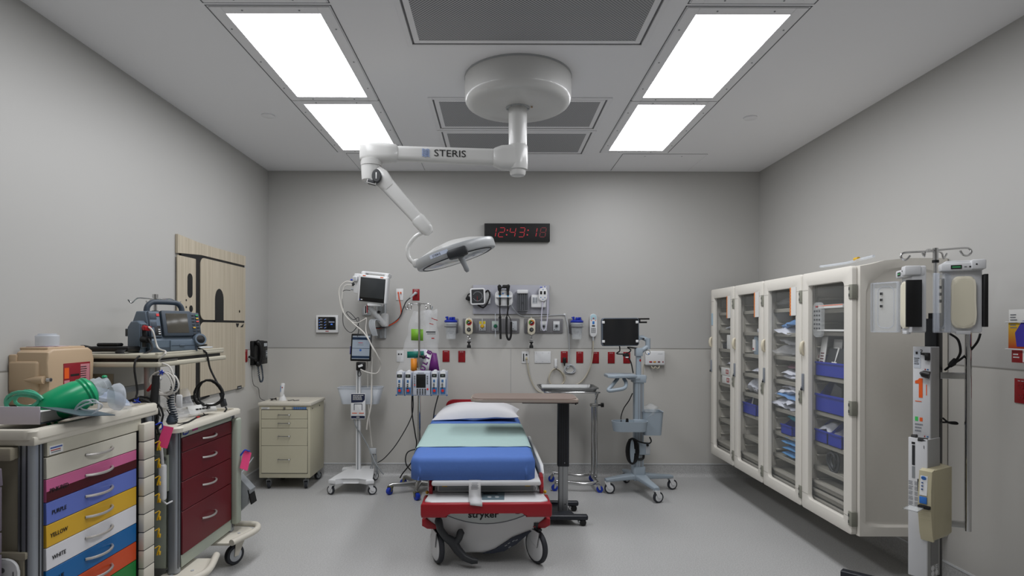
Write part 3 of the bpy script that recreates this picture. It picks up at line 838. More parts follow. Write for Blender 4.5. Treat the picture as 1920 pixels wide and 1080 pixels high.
# suction handle and hook on the near end
mb = MB(M_white); mb.box((-.045, .05, .72), (.035, .04, .20), .014, (0, 0, 0), 3); mb.tube([(-.045, .05, .82), (-.04, .06, .90), (-.02, .08, .92), (-.005, .1, .9)], .009, 8, smooth=5)
mb.tube([(-.045, .05, .62), (-.04, .03, .60), (-.002, .02, .605)], .005, 8); props(mb.build('side_handle', rc), 'white ribbed grip clipped on the near end')
mb = MB(M_rcb); mb.bx(-.01, .004, .04, .14, .66, .86, .003); mb.use(M_steel)
for z in (.69, .84): mb.cyl((-.018, .06, z), (-.01, .06, z), .012, seg=12)
mb.build('side_plate', rc)
# raised shelf: support column, curved brackets, two-layer top
mb = MB(M_alu)
mb.bx(.13, .18, .22, .26, .99, 1.345, .006); mb.bx(.30, .34, .28, .33, .99, 1.345, .006); mb.bx(-.02, .30, .34, .36, 1.19, 1.225, .003)
sup = mb.build('shelf_support', rc)
mb = MB(M_cabtop)
mb.prism([(.12, 1.345), (.60, 1.345), (.60, 1.30), (.50, 1.285), (.44, 1.25), (.42, 1.20), (.42, 1.15), (.56, 1.15), (.56, 1.0), (.62, 1.0), (.62, 1.345)], .05, .075, 'yz')
mb.use(M_side); mb.bx(.076, .085, .40, .60, 1.02, 1.30)
mb.build('shelf_bracket', rc)
M_shelf = mat('shelf_cream_laminate', '#b9b4a3', .42)
mb = MB(M_shelf); mb.bx(.005, .82, .10, .60, 1.342, 1.37, .008, 3)
mb.use(M_black); mb.bx(.03, .78, .125, .59, 1.37, 1.39)
mb.use(M_shelf); mb.bx(.012, .80, .107, .60, 1.39, 1.416, .008, 3); mb.bx(.012, .80, .107, .125, 1.41, 1.423, .004)
mb.use(M_steel); mb.bx(.02, .2, .101, .107, 1.3745, 1.38)
mb.build('equipment_shelf', rc)
# chrome drip pole clamped behind
mb = MB(M_chrome); x, y = .52, .42
mb.cyl((x, y, 1.2), (x, y, 1.765), .011, seg=16); mb.cyl((x, y, 1.735), (x, y, 1.775), .017, seg=16)
for s in (-1, 1):
    mb.tube([(x, y, 1.745), (x+s*.05, y-s*.04, 1.748), (x+s*.09, y-s*.06, 1.745), (x+s*.115, y-s*.08, 1.715), (x+s*.135, y-s*.09, 1.735)], .0045, 8, smooth=4)
    mb.tube([(x, y, 1.74), (x+s*.04, y+s*.05, 1.745), (x+s*.06, y+s*.08, 1.715), (x+s*.07, y+s*.1, 1.735)], .0045, 8, smooth=4)
mb.use(M_black); mb.cyl((x, y, 1.62), (x, y, 1.67), .02, seg=14)
mb.build('drip_pole', rc)

# ---- defibrillator on the shelf
df = thing('defibrillator', 'blue-grey defibrillator monitor with dark screen and carry handle on the cream shelf', 'defibrillator', (-2.055, 3.60, 1.4165), R(60)); df.scale = (1, 1, .93)
M_df = mat('slate_blue_plastic', '#5c6a78', .5); M_df2 = mat('slate_dark_plastic', '#3a444f', .5)
mb = MB(M_df)
prof = [(-.125, 0), (-.125, .075), (-.112, .09), (-.075, .262), (.03, .262), (.085, .17), (.095, 0)]
mb.prism(prof, -.135, .155, 'yz', .010, 3)
mb.use(M_df2); mb.prism([(-.128, 0), (-.128, .03), (.09, .03), (.09, 0)], -.137, .157, 'yz', .004)
bd = mb.build('body', df)
tl = math.atan2(.037, .172)
FM = Matrix.Translation((0, -.0945, .176)) @ Matrix.Rotation(-tl, 4, 'X')
mb = MB(M_df2, FM); mb.box((.035, -.008, .005), (.185, .03, .17), .008); 
mb.use(M_df); mb.bx(-.13, -.062, -.012, .01, -.085, .085, .005)
mb.use(M_black); mb.bx(-.105, -.068, -.0135, -.01, -.075, -.01, .001); mb.use(M_df2); mb.bx(-.125, -.085, -.0135, -.01, .03, .072, .003); mb.bx(-.122, -.088, -.014, -.01, -.02, .015, .003)
mb.use(M_white)
for k in range(3): mb.box((-.08, -.015, -.035-.014*k), (.014, .004, .008), .001)
mb.use(mat('heart_red', '#d63b3b', .4)); mb.box((-.077, -.0135, .06), (.02, .003, .02), .003)
bz = mb.build('bezel', df)
mb = MB(mat('defib_screen', '#4a4740', .18), FM); mb.bx(-.035, .10, -.0245, -.0225, -.06, .07, .001); mb.build('screen', bz)
mb = MB(M_df2, FM); mb.bx(.125, .185, -.016, .02, -.075, .08, .006)
mb.use(M_black)
for r in range(7):
    for c in range(2): mb.box((.14+.026*c, -.0165, .06-.021*r), (.018, .004, .011), .003)
for (c, r), m in (((1, 0), mat('key_green', '#1f9d5a', .4)), ((1, 1), M_yellow), ((1, 2), mat('key_red', '#d6453b', .4)), ((0, 4), M_yellow)):
    mb.use(m); mb.box((.14+.026*c, -.018, .06-.021*r), (.022, .006, .014), .003)
mb.build('keypad', df)
mb = MB(M_df, FM); mb.lathe([(0, .0), (.038, .0), (.04, .006), (.04, .04), (0, .04)], Matrix.Translation((.165, -.03, -.105)) @ Matrix.Rotation(R(-90), 4, 'X'), 26)
mb.use(M_black); mb.lathe([(0, -.004), (.024, -.002), (.03, .001), (.03, .004)], Matrix.Translation((.165, -.03, -.105)) @ Matrix.Rotation(R(-90), 4, 'X'), 24); mb.build('dial', df)
mb = MB(M_df2); pts = [(-.10, -.02, .25), (-.095, -.02, .29), (-.07, -.02, .318), (-.03, -.02, .323), (.05, -.02, .323), (.09, -.02, .318), (.115, -.02, .29), (.12, -.02, .25)]
mb.tube(pts, .0165, 12, smooth=4); mb.build('carry_handle', df)
mb = MB(M_df); mb.bx(-.02, .135, -.134, -.12, .006, .075, .005); mb.use(M_df2); mb.bx(-.015, .13, -.1355, -.13, .038, .041); mb.box((.05, -.137, .04), (.03, .006, .012), .003); mb.build('printer_door', df)
# left pouch with connectors
mb = MB(M_df); mb.prism([(-.09, 0), (-.10, .18), (-.07, .20), (.0, .195), (.035, .16), (.035, 0)], -.182, -.137, 'yz', .010, 3)
mb.use(M_black); mb.bx(-.176, -.14, -.104, -.09, .03, .18, .004)
mb.bx(-.175, -.15, .034, .07, .10, .15, .004)
mb.use(mat('green_lamp', '#4fae3c', .4)); mb.box((-.184, .0, .022), (.006, .03, .018), .003)
mb.build('side_pod', df)
mb = MB(M_red); mb.cyl((-.158, -.10, .155), (-.158, -.145, .15), .017, .014, seg=14); mb.box((-.158, -.13, .152), (.04, .03, .026), .005); props(mb.build('plug', df), 'red cable plug')
mb = MB(M_black); mb.cyl((-.16, -.10, .085), (-.16, -.15, .08), .024, .018, seg=14); props(mb.build('plug', df), 'black cable plug')
# cables from the defibrillator
def dw(x, y, z): return df.matrix_basis @ Vector((x, y, z))
bpy.context.view_layer.update()
dm = Matrix.Translation(df.location) @ Matrix.Rotation(R(60), 4, 'Z')
def dw(x, y, z): return dm @ Vector((x, y, z))
M_wc = mat('white_cable', '#c9c6c0', .45)
c0 = Vector((-1.855, 3.28, 1.325))
coil('white_lead_cable', c0+Vector((0, 0, -.075)), .06, .005, 4.6, M_wc, 'white lead cable hanging in loops from the near corner of the cream shelf', 'cable', tails=(spline([dw(-.158, -.145, .15), dw(-.145, -.17, .12), dw(-.13, -.19, .03), c0+Vector((.01, 0, .10)), c0+Vector((-.03, 0, .05)), c0+Vector((.03, 0, .02)), c0+Vector((.055, 0, -.04))], 5), [c0+Vector((.02, .01, -.16)), c0+Vector((-.02, .0, -.13))]), bun=.02, seed=4)
t = thing('lead_connector', 'white and red connector hanging with the white lead cable', 'connector', c0+Vector((-.03, -.02, -.06)))
mb = MB(M_white); mb.box((0, 0, 0), (.03, .018, .06), .006, (0, R(40), 0)); mb.build('shell', t)
mb = MB(M_red); mb.cyl((-.017, 0, -.02), (-.05, 0, -.055), .012, .008, seg=12); mb.build('tip', t)
mb = MB(M_white); mb.box((0, 0, 0), (.034, .016, .075), .008); mb.use(M_red); mb.box((-.018, 0, -.02), (.006, .01, .012), .002)
props(mb.build('finger_clip', None, c0+Vector((.085, .0, -.175))), 'white finger clip sensor hanging below the white lead cable', 'sensor clip')
mb = MB(M_blue)
for k in range(5): mb.tube([c0+Vector((.012*math.cos(k*1.3), -.022, -.01+.012*math.sin(k*1.3))), c0+Vector((.016*math.cos(k*1.3+2.6), -.026, -.012+.016*math.sin(k*1.3+2.6)))], .0025, 6)
props(mb.build('cable_tie', None), 'blue twist tie on the white lead cable', 'cable tie', 'blue twist ties')
c1 = Vector((-1.93, 3.19, 1.075))
coil('black_lead_cable', c1, .085, .0055, 6.95, M_rubber, 'black cable hung in a thick coil between the two drawer carts', 'cable', tails=(spline([dw(-.16, -.15, .08), dw(-.17, -.2, .02), (-1.98, 3.22, 1.38), (-1.965, 3.215, 1.22), c1+Vector((-.02, 0, .10)), c1+Vector((.07, 0, .05))], 5), spline([c1+Vector((.09, 0, -.02)), c1+Vector((.10, .0, -.09)), c1+Vector((.14, .04, -.075)), (-1.77, 3.36, 1.017), (-1.80, 3.52, 1.02)], 5)), bun=.03, squash=1.05, seed=8)
mb = MB(M_blue)
for k in range(4): mb.tube([c1+Vector((.02*math.cos(k*1.6), -.035, .085+.018*math.sin(k*1.6))), c1+Vector((.018*math.cos(k*1.6+2.6), -.035, .085+.028*math.sin(k*1.6+2.6)))], .0025, 6)
props(mb.build('cable_tie', None), 'blue twist tie on the black coil between the carts', 'cable tie', 'blue twist ties')
mb = MB(M_rubber); mb.loft([((-1.868, 3.225, 1.30), .018), ((-1.872, 3.21, 1.12), .022), ((-1.874, 3.19, 1.0), .024), ((-1.85, 3.17, .93), .02)], 10)
props(mb.build('cable_strap', None), 'thick black strap hanging beside the near post of the maroon cart', 'strap')
# curly cord with a grey sensor end
pts = [(c0.x+.03+.0*k+.016*math.cos(k*1.05)+.012*math.sin(k*.07), c0.y+.03+.016*math.sin(k*1.05), 1.30-.0022*k) for k in range(122)]
mb = MB(M_df2); mb.tube(pts, .0042, 6)
mb.lathe([(.012, .03), (.026, .0), (.03, -.02), (.022, -.034), (0, -.036)], Matrix.Translation((c0.x+.028, c0.y+.03, 1.052)), 16)
props(mb.build('curly_cord', None), 'dark grey curly cord ending in a grey sensor above the maroon cart top', 'cord')
# thin leads and electrode clips on the tray
cable('lead_wire', [(-1.85, 3.30, 1.10), (-1.80, 3.30, 1.03), (-1.785, 3.36, 1.018), (-1.79, 3.46, 1.017), (-1.80, 3.53, 1.018), (-1.80, 3.62, 1.02)], .003, M_rubber, 'thin black electrode lead lying across the front rim of the maroon cart top', 'lead')
mb = MB(M_rubber); mb.cyl((-1.80, 3.56, 1.021), (-1.795, 3.66, 1.021), .005, .003, seg=8); mb.use(M_red); mb.cyl((-1.802, 3.53, 1.021), (-1.80, 3.56, 1.021), .006, seg=8); mb.use(M_rubber); mb.tube([(-1.80, 3.595, 1.021), (-1.785, 3.6, 1.03), (-1.80, 3.61, 1.035)], .003, 6)
props(mb.build('electrode_clip', None), 'black electrode clip with a red ring on the maroon cart top', 'clip')
mb = MB(M_film); mb.cushion(.34, .26, .07, nu=20, nv=16, crumple=.04, seed=21, freq=15)
o = mb.build('plastic_bag', None, (-2.0, 3.52, 1.035), R(80)); props(o, 'crumpled clear plastic bag on the maroon cart top under the cables', 'plastic bag')
mb = MB(M_film); mb.cushion(.16, .12, .02, nu=14, nv=12, crumple=.02, seed=22, freq=18)
o = mb.build('plastic_pouch', None, (-1.99, 3.66, 1.10)); o.rotation_euler = (R(60), R(-25), R(20)); props(o, 'clear plastic pouch standing up at the back of the maroon cart top', 'plastic pouch')
t = thing('tent_card', 'white folded card printed in black standing on the maroon cart top', 'card', (-1.90, 3.78, 1.0165), R(65))
mb = MB(M_paper); mb._add([(-.10, -.03, 0), (.10, -.03, 0), (.10, 0, .05), (-.10, 0, .05), (.10, .03, 0), (-.10, .03, 0)], [(0, 1, 2, 3), (3, 2, 4, 5)]); mb.build('card', t, solid=.001)
mb = MB(M_ink, Matrix.Translation((0, -.0155, .024)) @ Matrix.Rotation(R(-31), 4, 'X')); r2 = random.Random(3); dashes(mb, -.05, .085, -.007, .007, 1, -.0018, r2, .011); mb.build('print', t)
# power cord coil hanging off the far end of the shelf
c2 = Vector((-1.858, 3.80, 1.135))
coil('coiled_cable', c2, .083, .0062, 3.0, M_rubber, 'coiled black power cord hanging from the shelf in front of the wooden panel', 'power cord', tails=(spline([dw(.19, -.08, .03), dw(.24, -.09, .035), (-1.90, 3.72, 1.44), (-1.862, 3.77, 1.40), (-1.852, 3.80, 1.30), c2+Vector((.05, 0, .075))], 5), [c2+Vector((.07, 0, .0)), c2+Vector((.085, 0, -.04))]), bun=.014, seed=3)
mb = MB(M_dark); mb.box(c2+Vector((.093, 0, -.06)), (.034, .03, .05), .006, (0, R(-15), 0)); mb.cyl(c2+Vector((.085, 0, -.03)), c2+Vector((.08, 0, .0)), .011, .007, seg=10); mb.tube([c2+Vector((.105, 0, -.085)), c2+Vector((.115, 0, -.10)), c2+Vector((.10, 0, -.12))], .006, 6)
props(mb.build('power_plug', None), 'dark grey plug hanging beside the coiled power cord', 'plug')
# paddles and strap on the left of the shelf
t = thing('hand_paddles', 'black defibrillator paddles lying on the left end of the cream shelf', 'paddle set', (-2.14, 3.345, 1.4245), R(90))
mb = MB(M_black); mb.box((0, .04, .016), (.12, .24, .03), .01); mb.box((0, .06, .04), (.06, .12, .02), .008)
mb.build('paddle', t)
mb = MB(M_rubber); mb.tube([(-.0, .16, .02), (-.03, .2, .03), (-.05, .21, .012)], .007, 7, smooth=4); mb._add([(-.05, -.07, .02), (-.05, -.02, .02), (-.08, -.07, -.0), (-.08, -.02, -.0), (-.088, -.09, -.03), (-.088, -.04, -.03)], [(0, 1, 3, 2), (2, 3, 5, 4)]); mb.build('strap', t, solid=.003)
cable('shelf_cable', [(-1.93, 3.66, 1.43), (-1.90, 3.74, 1.43), (-1.93, 3.86, 1.43), (-1.91, 3.95, 1.43), (-1.98, 3.99, 1.43), (-2.03, 3.93, 1.43)], .0045, M_lgrey, 'pale cable looped on the shelf right of the defibrillator', 'cable')

# ================================================================ wooden wall panel with arch opening
def wood():
    m = mat('pale_maple', '#b5a993', .5)
    nt = m.node_tree; b = nt.nodes['Principled BSDF']
    tc = nt.nodes.new('ShaderNodeTexCoord'); mp = nt.nodes.new('ShaderNodeMapping'); mp.inputs['Scale'].default_value = (30, 30, .8)
    n = nt.nodes.new('ShaderNodeTexNoise'); n.inputs['Scale'].default_value = 1.6; n.inputs['Detail'].default_value = 6
    rp = nt.nodes.new('ShaderNodeValToRGB'); rp.color_ramp.elements[0].position = .3; rp.color_ramp.elements[1].position = .72
    rp.color_ramp.elements[0].color = srgb('#aba08c') + [1]; rp.color_ramp.elements[1].color = srgb('#c4baa7') + [1]
    nt.links.new(tc.outputs['Object'], mp.inputs[0]); nt.links.new(mp.outputs[0], n.inputs['Vector']); nt.links.new(n.outputs['Fac'], rp.inputs[0]); nt.links.new(rp.outputs[0], b.inputs['Base Color'])
    return m
M_wood = wood()
XPF = XL+.022
def py_(px): return (CX-px)*0 + -XPF*FPX/(CX-px)
wp = thing('wall_cabinet', 'pale wooden fold-down wall unit with a black arched opening', 'wall unit', (XL, 4.39, 1.0), R(90))
def L_(px, py): y = py_(px); return (y-4.39, CZ-(py-CY)*y/FPX-1.0)
Wp = py_(460)-4.39; g0 = L_(367, 600)[0]; g1 = L_(376, 600)[0]
mb = MB(M_black); mb.bx(.06, Wp-.01, -.017, -.001, .0, 1.16); mb.bx(.0, .06, -.017, -.001, .0, .60); mb.build('backing', wp)
def panel(x0, x1, z0, z1, r, name='panel'):
    mb = MB(M_wood); mb.prism(rrect(x1-x0, z1-z0, r, 6, (x0+x1)/2, (z0+z1)/2), -.022, -.012, 'xz', .001, 1); return mb.build(name, wp)
mb = MB(M_wood); mb.prism([(0, 1.12), (.35, 1.147), (Wp, 1.148), (Wp, 1.238), (.55, 1.238), (.3, 1.243), (0, 1.262)], -.024, -.002, 'xz', .001, 1); mb.build('header', wp)
ps = panel(0, g0, .617, 1.105, .004, 'side_strip')
a, b = L_(356, 535)
mb = MB(M_black); mb.prism(rrect(.075, .19, .037, 6, a, .888), -.0235, -.0215, 'xz'); mb.cyl((L_(358, 580)[0], -.024, L_(358, 580)[1]), (L_(358, 580)[0], -.021, L_(358, 580)[1]), .026, seg=20)
for py in (564, 577): mb.cyl((L_(349, py)[0], -.024, L_(349, py)[1]), (L_(349, py)[0], -.021, L_(349, py)[1]), .008, seg=12)
mb.build('slot', ps)
panel(.035, g0, .03, .598, .004, 'side_strip')
dp = panel(g1, Wp, .625, 1.128, (.004, .06, .06, .004), 'door')
x0, x1 = L_(403, 600)[0], L_(419, 600)[0]
mb = MB(M_black); xm, xr = (x0+x1)/2, (x1-x0)/2
mb.prism([(x0, .61), (x1, .61)]+ell(xm, .80, xr, .095, 12, 0, 180), -.0235, -.0215, 'xz'); mb.build('arch_opening', dp)
mb = MB(M_steel); mb.lathe([(0, -.012), (.012, -.01), (.013, 0), (0, 0)], Matrix.Translation((L_(449, 585)[0], -.022, L_(449, 585)[1])) @ Matrix.Rotation(R(-90), 4, 'X') @ Matrix.Scale(-1, 4, (0, 0, 1)), 14); mb.build('lock', dp)
dl = panel(g1, Wp, 0, .605, (.004, .06, .004, .004), 'door')
mb = MB(M_black); xa = L_(442, 605)[0]; mb._add([(xa, -.0232, .60), (xa+.07, -.0232, .60), (xa+.045, -.0232, .565), (xa+.02, -.0232, .565)], [(0, 1, 2, 3)]); mb._add([(xa+.09, -.0232, .565), (xa+.17, -.0232, .60), (xa+.15, -.0232, .565)], [(0, 1, 2)])
mb.build('latch', dl)
mb = MB(M_dark); q = L_(449, 728); mb.bx(q[0]-.045, q[0]+.045, -.0235, -.0215, q[1]-.012, q[1]+.018); mb.use(M_lgrey); mb.bx(q[0]-.03, q[0]+.03, -.0242, -.0234, q[1]-.001, q[1]+.005); mb.build('label_plate', dl)
mb = MB(M_rubber); mb.tube([(.05, -.012, -.009), (.3, -.012, -.022), (.5, -.012, -.009)], .008, 8, smooth=4); mb.build('edge_cord', wp)

# ================================================================ wall telephone
ph = thing('wall_phone', 'black wall telephone with curly cord near the back left corner', 'telephone', (XL, 5.86, 1.17), R(90))
mb = MB(M_black); mb.bx(-.13, .14, -.035, -.0, .02, .26, .008); mb.box((.075, -.05, .14), (.13, .04, .23), .008)
bd = mb.build('base', ph)
mb = MB(M_dark); 
for r in range(4):
    for c in range(3): mb.box((.045+.03*c, -.0725, .15-.025*r), (.018, .006, .014), .003)
mb.use(M_lgrey); mb.bx(.035, .12, -.073, -.07, .20, .235, .002); mb.bx(.09, .125, -.0735, -.07, .09, .16, .001)
mb.build('keypad', bd)
mb = MB(M_black); mb.loft([((-.075, -.065, .03), .026), ((-.075, -.085, .07), .021), ((-.075, -.092, .14), .018), ((-.075, -.085, .205), .021), ((-.075, -.065, .245), .026)], 14)
mb.ball((-.075, -.06, .035), .031, 16, (1, .8, 1)); mb.ball((-.075, -.06, .24), .031, 16, (1, .8, 1)); mb.build('handset', ph)
pts = []
base = spline([(-.075, -.06, .0), (-.07, -.07, -.10), (-.03, -.07, -.15), (.015, -.07, -.12), (.02, -.06, -.03), (.02, -.05, .02)], 16)
for k, p in enumerate(base): pts.append(p+Vector((.006*math.cos(k*2.1), .006*math.sin(k*2.1), 0)))
mb = MB(M_df2); mb.tube(pts, .0055, 6); mb.build('curly_cord', ph)
mb = MB(M_rubber); mb.tube([(-.12, -.02, .02), (-.13, -.02, -.06), (-.09, -.02, -.17), (.03, -.02, -.22), (.05, -.03, -.32), (.12, -.08, -.36)], .0025, 5, smooth=6); mb.build('line_cord', ph)
M_outred = mat('red_outlet_plate', '#8d0f18', .4)
def outlet(loc, rotz, label, m=None, group='red emergency outlets', name='wall_outlet', w=.073, h=.12, holes=True):
    t = MB(m or M_outred); t.box((0, -.003, 0), (w, .006, h), .002)
    if holes:
        for z in (-.026, .026):
            t.prism(rrect(.036, .03, .012, 4, 0, z), -.0085, -.005, 'xz')
        t.use(M_dark)
        for z in (-.026, .026):
            for x in (-.008, .008): t.box((x, -.0086, z+.003), (.0025, .001, .009))
            t.cyl((0, -.009, z-.008), (0, -.0082, z-.008), .003, seg=8)
        t.use(M_lgrey); t.bx(-.018, -.004, -.0066, -.0058, h/2-.014, h/2-.01); t.bx(.002, .016, -.0066, -.0058, h/2-.014, h/2-.01)
    o = t.build(name, None, loc, rotz); props(o, label, 'outlet', group); return o
outlet((XL+.003, 5.62, 1.29), R(90), 'red outlet plate on the left wall beside the black telephone')
cable('phone_adapter_cord', [(XL+.02, 5.66, 1.28), (XL+.05, 5.70, 1.26), (XL+.06, 5.74, 1.255)], .012, M_rubber, 'short black adapter plugged in between the red plate and the telephone', 'cord')

# ================================================================ cream four-drawer cabinet in the back corner
cb = thing('drawer_cabinet', 'cream four-drawer cabinet on castors in the back left corner', 'cabinet', (-2.03, 5.86, 0))
w2 = .245
M_crm = mat('cream_cabinet_paint', '#bfbaa4', .45, noise_amt=.02)
mb = MB(M_crm); mb.bx(-w2, w2, -.22, .23, .116, .81, .004); mb.use(M_dark); mb.bx(-w2+.022, w2-.022, -.2212, -.21, .158, .772)
mb.use(M_crm); mb.bx(-w2+.022, w2-.022, -.224, -.215, .775, .80)
mb.use(M_paper); mb.bx(-w2+.024, -w2+.10, -.2252, -.2238, .777, .797); mb.use(M_inkgrey); r5 = random.Random(5); dashes(mb, -w2+.03, -w2+.095, .778, .797, 3, -.2252, r5)
mb.use(M_steel); mb.cyl((0, -.232, .787), (0, -.222, .787), .011, seg=16); mb.use(M_dark); mb.cyl((0, -.2335, .787), (0, -.231, .787), .004, seg=8)
mb.use(M_grey); mb.bx(.07, w2-.03, -.2255, -.2238, .776, .80)
mb.use(mat('keypad_blue', '#3a74b8', .5))
for r in range(3):
    for c in range(6): mb.box((.095+.021*c+.0*r, -.226, .795-.0075*r), (.014, .002, .0055))
for z in (.79,):
    mb.use(M_dark)
    for y in (-.15, .08): mb.cyl((w2-.001, y, .775), (w2+.003, y, .775), .007, seg=10)
mb.build('body', cb)
mb = MB(M_cabtop); mb.bx(-w2-.008, w2+.012, -.232, .236, .81, .84, .005); mb.bx(-w2+.03, w2-.03, -.2, .21, .8395, .842); mb.build('top', cb)
for z0, z1, zh in ((.684, .768, .725), (.598, .681, .645), (.428, .595, .52), (.164, .425, .298)):
    mb = MB(M_crm); mb.bx(-w2+.025, w2-.025, -.227, -.2, z0, z1, .0015, 1); dr = mb.build('drawer', cb)
    mb = MB(M_steel); mb.tube([(-.055, -.226, zh), (-.055, -.25, zh), (.055, -.25, zh), (.055, -.226, zh)], .0045, 8); mb.use(M_white); mb.cyl((.05, -.25, zh), (.058, -.25, zh), .007, seg=10); mb.build('handle', dr)
for x in (-.17, .19):
    for y in (-.17, .17): caster(cb, x, y, .04, .026, .12, R(100 if y < 0 else 60), M_tyre, M_grey, M_grey)
t = thing('ear_thermometer', 'white thermometer standing in its cradle on the cream cabinet', 'thermometer', (-2.11, 5.80, .842))
mb = MB(M_white); mb.lathe([(0, 0), (.04, 0), (.036, .02), (.022, .045), (.018, .06), (0, .06)], Matrix.Diagonal((1, .8, 1, 1)), 20); mb.build('cradle', t)
mb = MB(M_white); mb.box((0, 0, .105), (.034, .03, .13), .008, (R(-6), R(4), 0)); mb.use(mat('label_blue', '#2c6db3', .5)); mb.box((-.012, -.016, .10), (.004, .002, .09)); mb.box((.003, -.015, .06), (.01, .004, .03)); mb.use(M_red); mb.box((.004, -.0175, .13), (.012, .002, .008)); mb.build('handpiece', t)
coil('black_cable', (-2.20, 5.80, .849), .028, .0035, 3.2, M_rubber, 'small tangled black cord on the cream cabinet top left of the thermometer', 'cord', squash=.7, bun=.012, axis='z', seed=6)
cable('black_cable', [(-2.05, 5.78, .846), (-2.03, 5.76, .846), (-2.0, 5.80, .847), (-1.98, 5.76, .846), (-1.94, 5.79, .846)], .003, M_rubber, 'short wavy black cord on the cream cabinet right of the thermometer', 'cord')
cable('floor_cable', [(XL+.05, 4.05, .30), (XL+.06, 4.7, .16), (XL+.06, 5.3, .2), (XL+.05, 5.7, .3)], .006, M_lgrey, 'pale grey cable along the left wall behind the maroon cart', 'cable')
# ================================================================ things on the back wall (px, py are read on the wall plane)
def W(px, py, out=0.): return Vector((wx(px), D-(.0002 if py < 646 else .0032)-out, wz(py)))
def plate(px0, px1, py0, py1, t, bev=.002, m=None, mb=None, y=0.):
    c = W((px0+px1)/2, (py0+py1)/2)
    mb = mb or MB(m)
    mb.box((0, -y-t/2, 0), (wx(px1)-wx(px0), t, wz(py0)-wz(py1)), bev); return mb, c
PXM = D/FPX   # metres per pixel on the wall

# ---- digital clock
ck = thing('wall_clock', 'black digital wall clock with red numerals above the bed', 'clock', W(969, 437))
w_, h_ = 122*PXM, 33.5*PXM
mb = MB(mat('clock_case', '#101011', .6)); mb.bx(-w_/2, w_/2, -.05, 0, -h_/2, h_/2, .004); mb.build('case', ck)
mb = MB(mat('clock_face', '#0b0b0c', .65)); mb.bx(-w_/2+.012, w_/2-.012, -.0515, -.05, -h_/2+.012, h_/2-.012, .001); fc = mb.build('face', ck)
M_led = mat('red_led', '#b02c36', .4, emit=.38); M_led2 = mat('red_led_dim', '#7d2830', .4, emit=.12)
SEG = {'1': 'bc', '2': 'abged', '4': 'fgbc', '3': 'abgcd', '8': 'abcdefg'}
def digit(ch, cx, m):
    mb = MB(m); hw, hh = .028, .048; sk = .16; tk = .0065
    def ln(x0, z0, x1, z1):
        d = Vector((x1-x0, 0, z1-z0)); l = d.length; d.normalize()
        a = Vector((x0+sk*z0, -.0525, z0))+d*.004; b = Vector((x1+sk*z1, -.0525, z1))-d*.004
        d = (b-a).normalized(); nn = Vector((-d.z, 0, d.x))*tk/2
        p = [a+nn*.2-d*.0, a+d*tk*.5+nn, b-d*tk*.5+nn, b, b-d*tk*.5-nn, a+d*tk*.5-nn]
        mb._add([q+Vector((cx, 0, 0)) for q in p], [(0, 1, 2, 3, 4, 5)])
    for s in SEG[ch]:
        {'a': lambda: ln(-hw, hh, hw, hh), 'b': lambda: ln(hw, hh, hw, 0), 'c': lambda: ln(hw, 0, hw, -hh), 'd': lambda: ln(-hw, -hh, hw, -hh), 'e': lambda: ln(-hw, 0, -hw, -hh), 'f': lambda: ln(-hw, hh, -hw, 0), 'g': lambda: ln(-hw, 0, hw, 0)}[s]()
    mb.build('digit', ck)
for ch, px, m in (('1', 924.5, M_led), ('2', 940, M_led), ('4', 960.5, M_led), ('3', 977.5, M_led), ('1', 1000, M_led), ('8', 1017, M_led2)):
    digit(ch, (px-969)*PXM, m)
for px in (950.3, 988.8):
    mb = MB(M_led)
    for z, dx in ((.022, .003), (-.026, -.005)): mb.cyl(((px-969)*PXM+dx, -.053, z), ((px-969)*PXM+dx, -.051, z), .0075, seg=12)
    mb.build('colon', ck)

# ---- nurse-call touch panel
t = thing('touch_panel', 'white framed wall touch panel with dark screen left of the tablet stand', 'touch panel', W(614.5, 608))
mb, _ = plate(594, 635, 592, 624.5, .03, .004, M_white); mb.build('frame', t)
mb = MB(M_screen); mb.box((0, -.031, .006), (.185, .003, .135), .001)
mb.use(mat('screen_text', '#8c93a8', .5, emit=.25))
for r in range(4):
    z = .05-.029*r
    mb.box((-.06, -.0328, z), (.026, .001, .006)); mb.box((-.012, -.0328, z), (.012, .001, .006))
mb.box((.05, -.0328, .02), (.06, .001, .01))
mb.use(mat('screen_blue', '#3f6fd0', .5, emit=.5))
for r in range(4):
    z = .05-.029*r; mb.box((-.078, -.0329, z-.006), (.008, .001, .008)); mb.box((-.022, -.0329, z-.006), (.008, .001, .008))
mb.box((.05, -.0329, -.004), (.02, .001, .012)); mb.build('screen', t)
mb = MB(M_red); mb.box((.002, -.031, -.077), (.034, .002, .007)); mb.build('badge', t)

